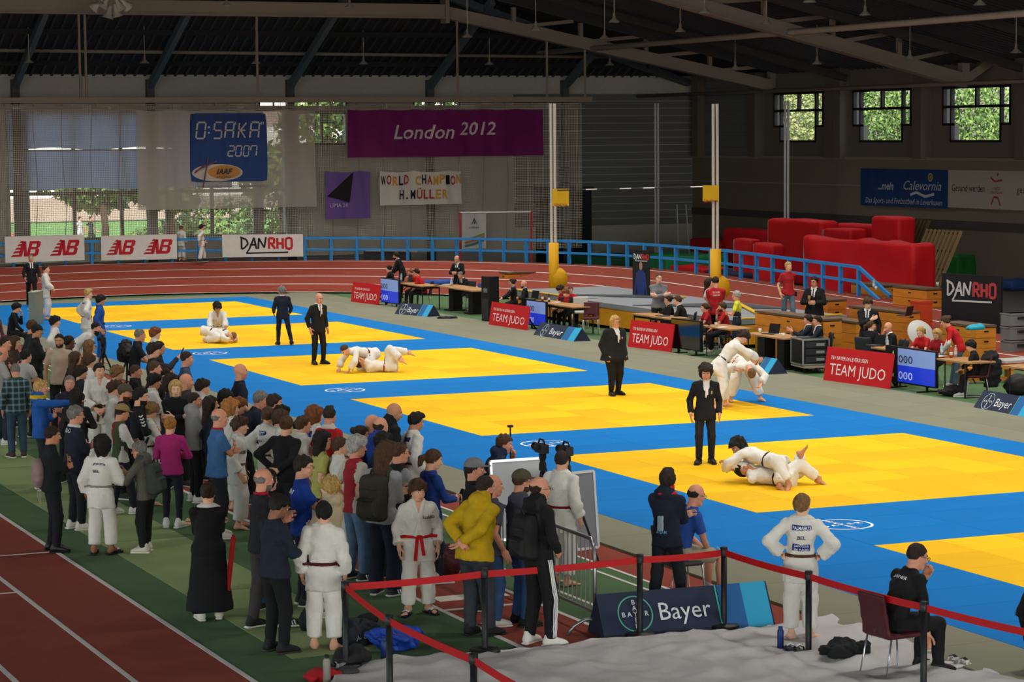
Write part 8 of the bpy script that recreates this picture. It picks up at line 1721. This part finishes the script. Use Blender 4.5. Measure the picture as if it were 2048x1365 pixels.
def held(key, side, label, m=M_BLACK, d=(.075, .012, .15), up=.05):
    I = PEOPLE[key]; j = I['j']; w = j.wr[side]; dr = nrm(j.wr[side]-j.el[side]); p = to_world(I, w+dr*.1+A([0, .02, up])); o = MB().box((0, 0, 0), d, rotx(rad(-25))).build('mobile_phone', m, None, False, tuple(p), I['yaw']-pi/2); tag(o, label, 'phone', 'phones held in the crowd'); MB().box((0, -d[1]*.6, 0), (d[0]*.9, .003, d[2]*.93), rotx(rad(-25))).build('display', mat('#2a3038', .2), o)
held('phoneman', 1, 'phone in the hands of the man in dark blue shirt'); held('bluegirl', 1, 'phone in the hands of the girl in blue'); held('filmer', 1, 'phone held up by the man filming'); held('tricolour', 1, 'phone held by the man in the tricolour jacket')
I = PEOPLE['blueshorts']; p = to_world(I, I['j'].wr[1]+A([-.02, .12, .0])); mb = MB(); mb.tube([(0, 0, .05), (.03, .05, .0), (.05, .08, -.1), (.02, .06, -.18), (-.02, .02, -.12)], .022, 6, sq=(1, .25)); tag(mb.build('cloth_strap', mat('#b8b4ae', .7), None, True, tuple(p), I['yaw']-pi/2), 'white strap dangling from the hands of the man in shorts', 'strap')
I = PEOPLE['o132']; p = to_world(I, I['j'].wr[0]+A([0, .06, -.08])); t = empty('photo_camera', tuple(p), I['yaw'], 'black photo camera in the hand of the photographer in red', 'camera'); child_box(t, 'camera_body', (0, 0, 0), (.16, .1, .12), M_BLACK); MB().lathe([(.05, 0), (.055, .16), (0, .16)], (0, 0, -.02), 12, R=rotx(rad(120))).build('lens', M_BLACK, t, True)
I = PEOPLE['o133']; p = to_world(I, I['j'].wr[1]+A([0, .1, .0])); o = MB().lathe([(.03, 0), (.008, .01), (.008, .08), (.04, .12), (.035, .2)], n=12).build('beer_glass', mat('#b89858', .2, alpha=.8), None, True, tuple(p)); tag(o, 'stemmed glass in the hand of the heavy man in suit', 'glass'); MB().lathe([(.0, .12), (.034, .13), (.032, .17), (0, .17)], n=12).build('drink', mat('#a8782c', .3), o, True)
# red and white sleeves under the robe
I = PEOPLE['robe']; p = to_world(I, (.2, -.1, .0)); t = empty('rolled_banner', (p[0], p[1], ZT), I['yaw'], 'red sash hanging beside the woman in the black robe', 'sash'); MB().beam((0, 0, .35), (.05, -.08, .95), .07, .02).build('sash_cloth', mat('#a01820', .8), t); MB().box((.05, -.08, .96), (.08, .03, .04)).build('knot', mat('#8a141c', .8), t)
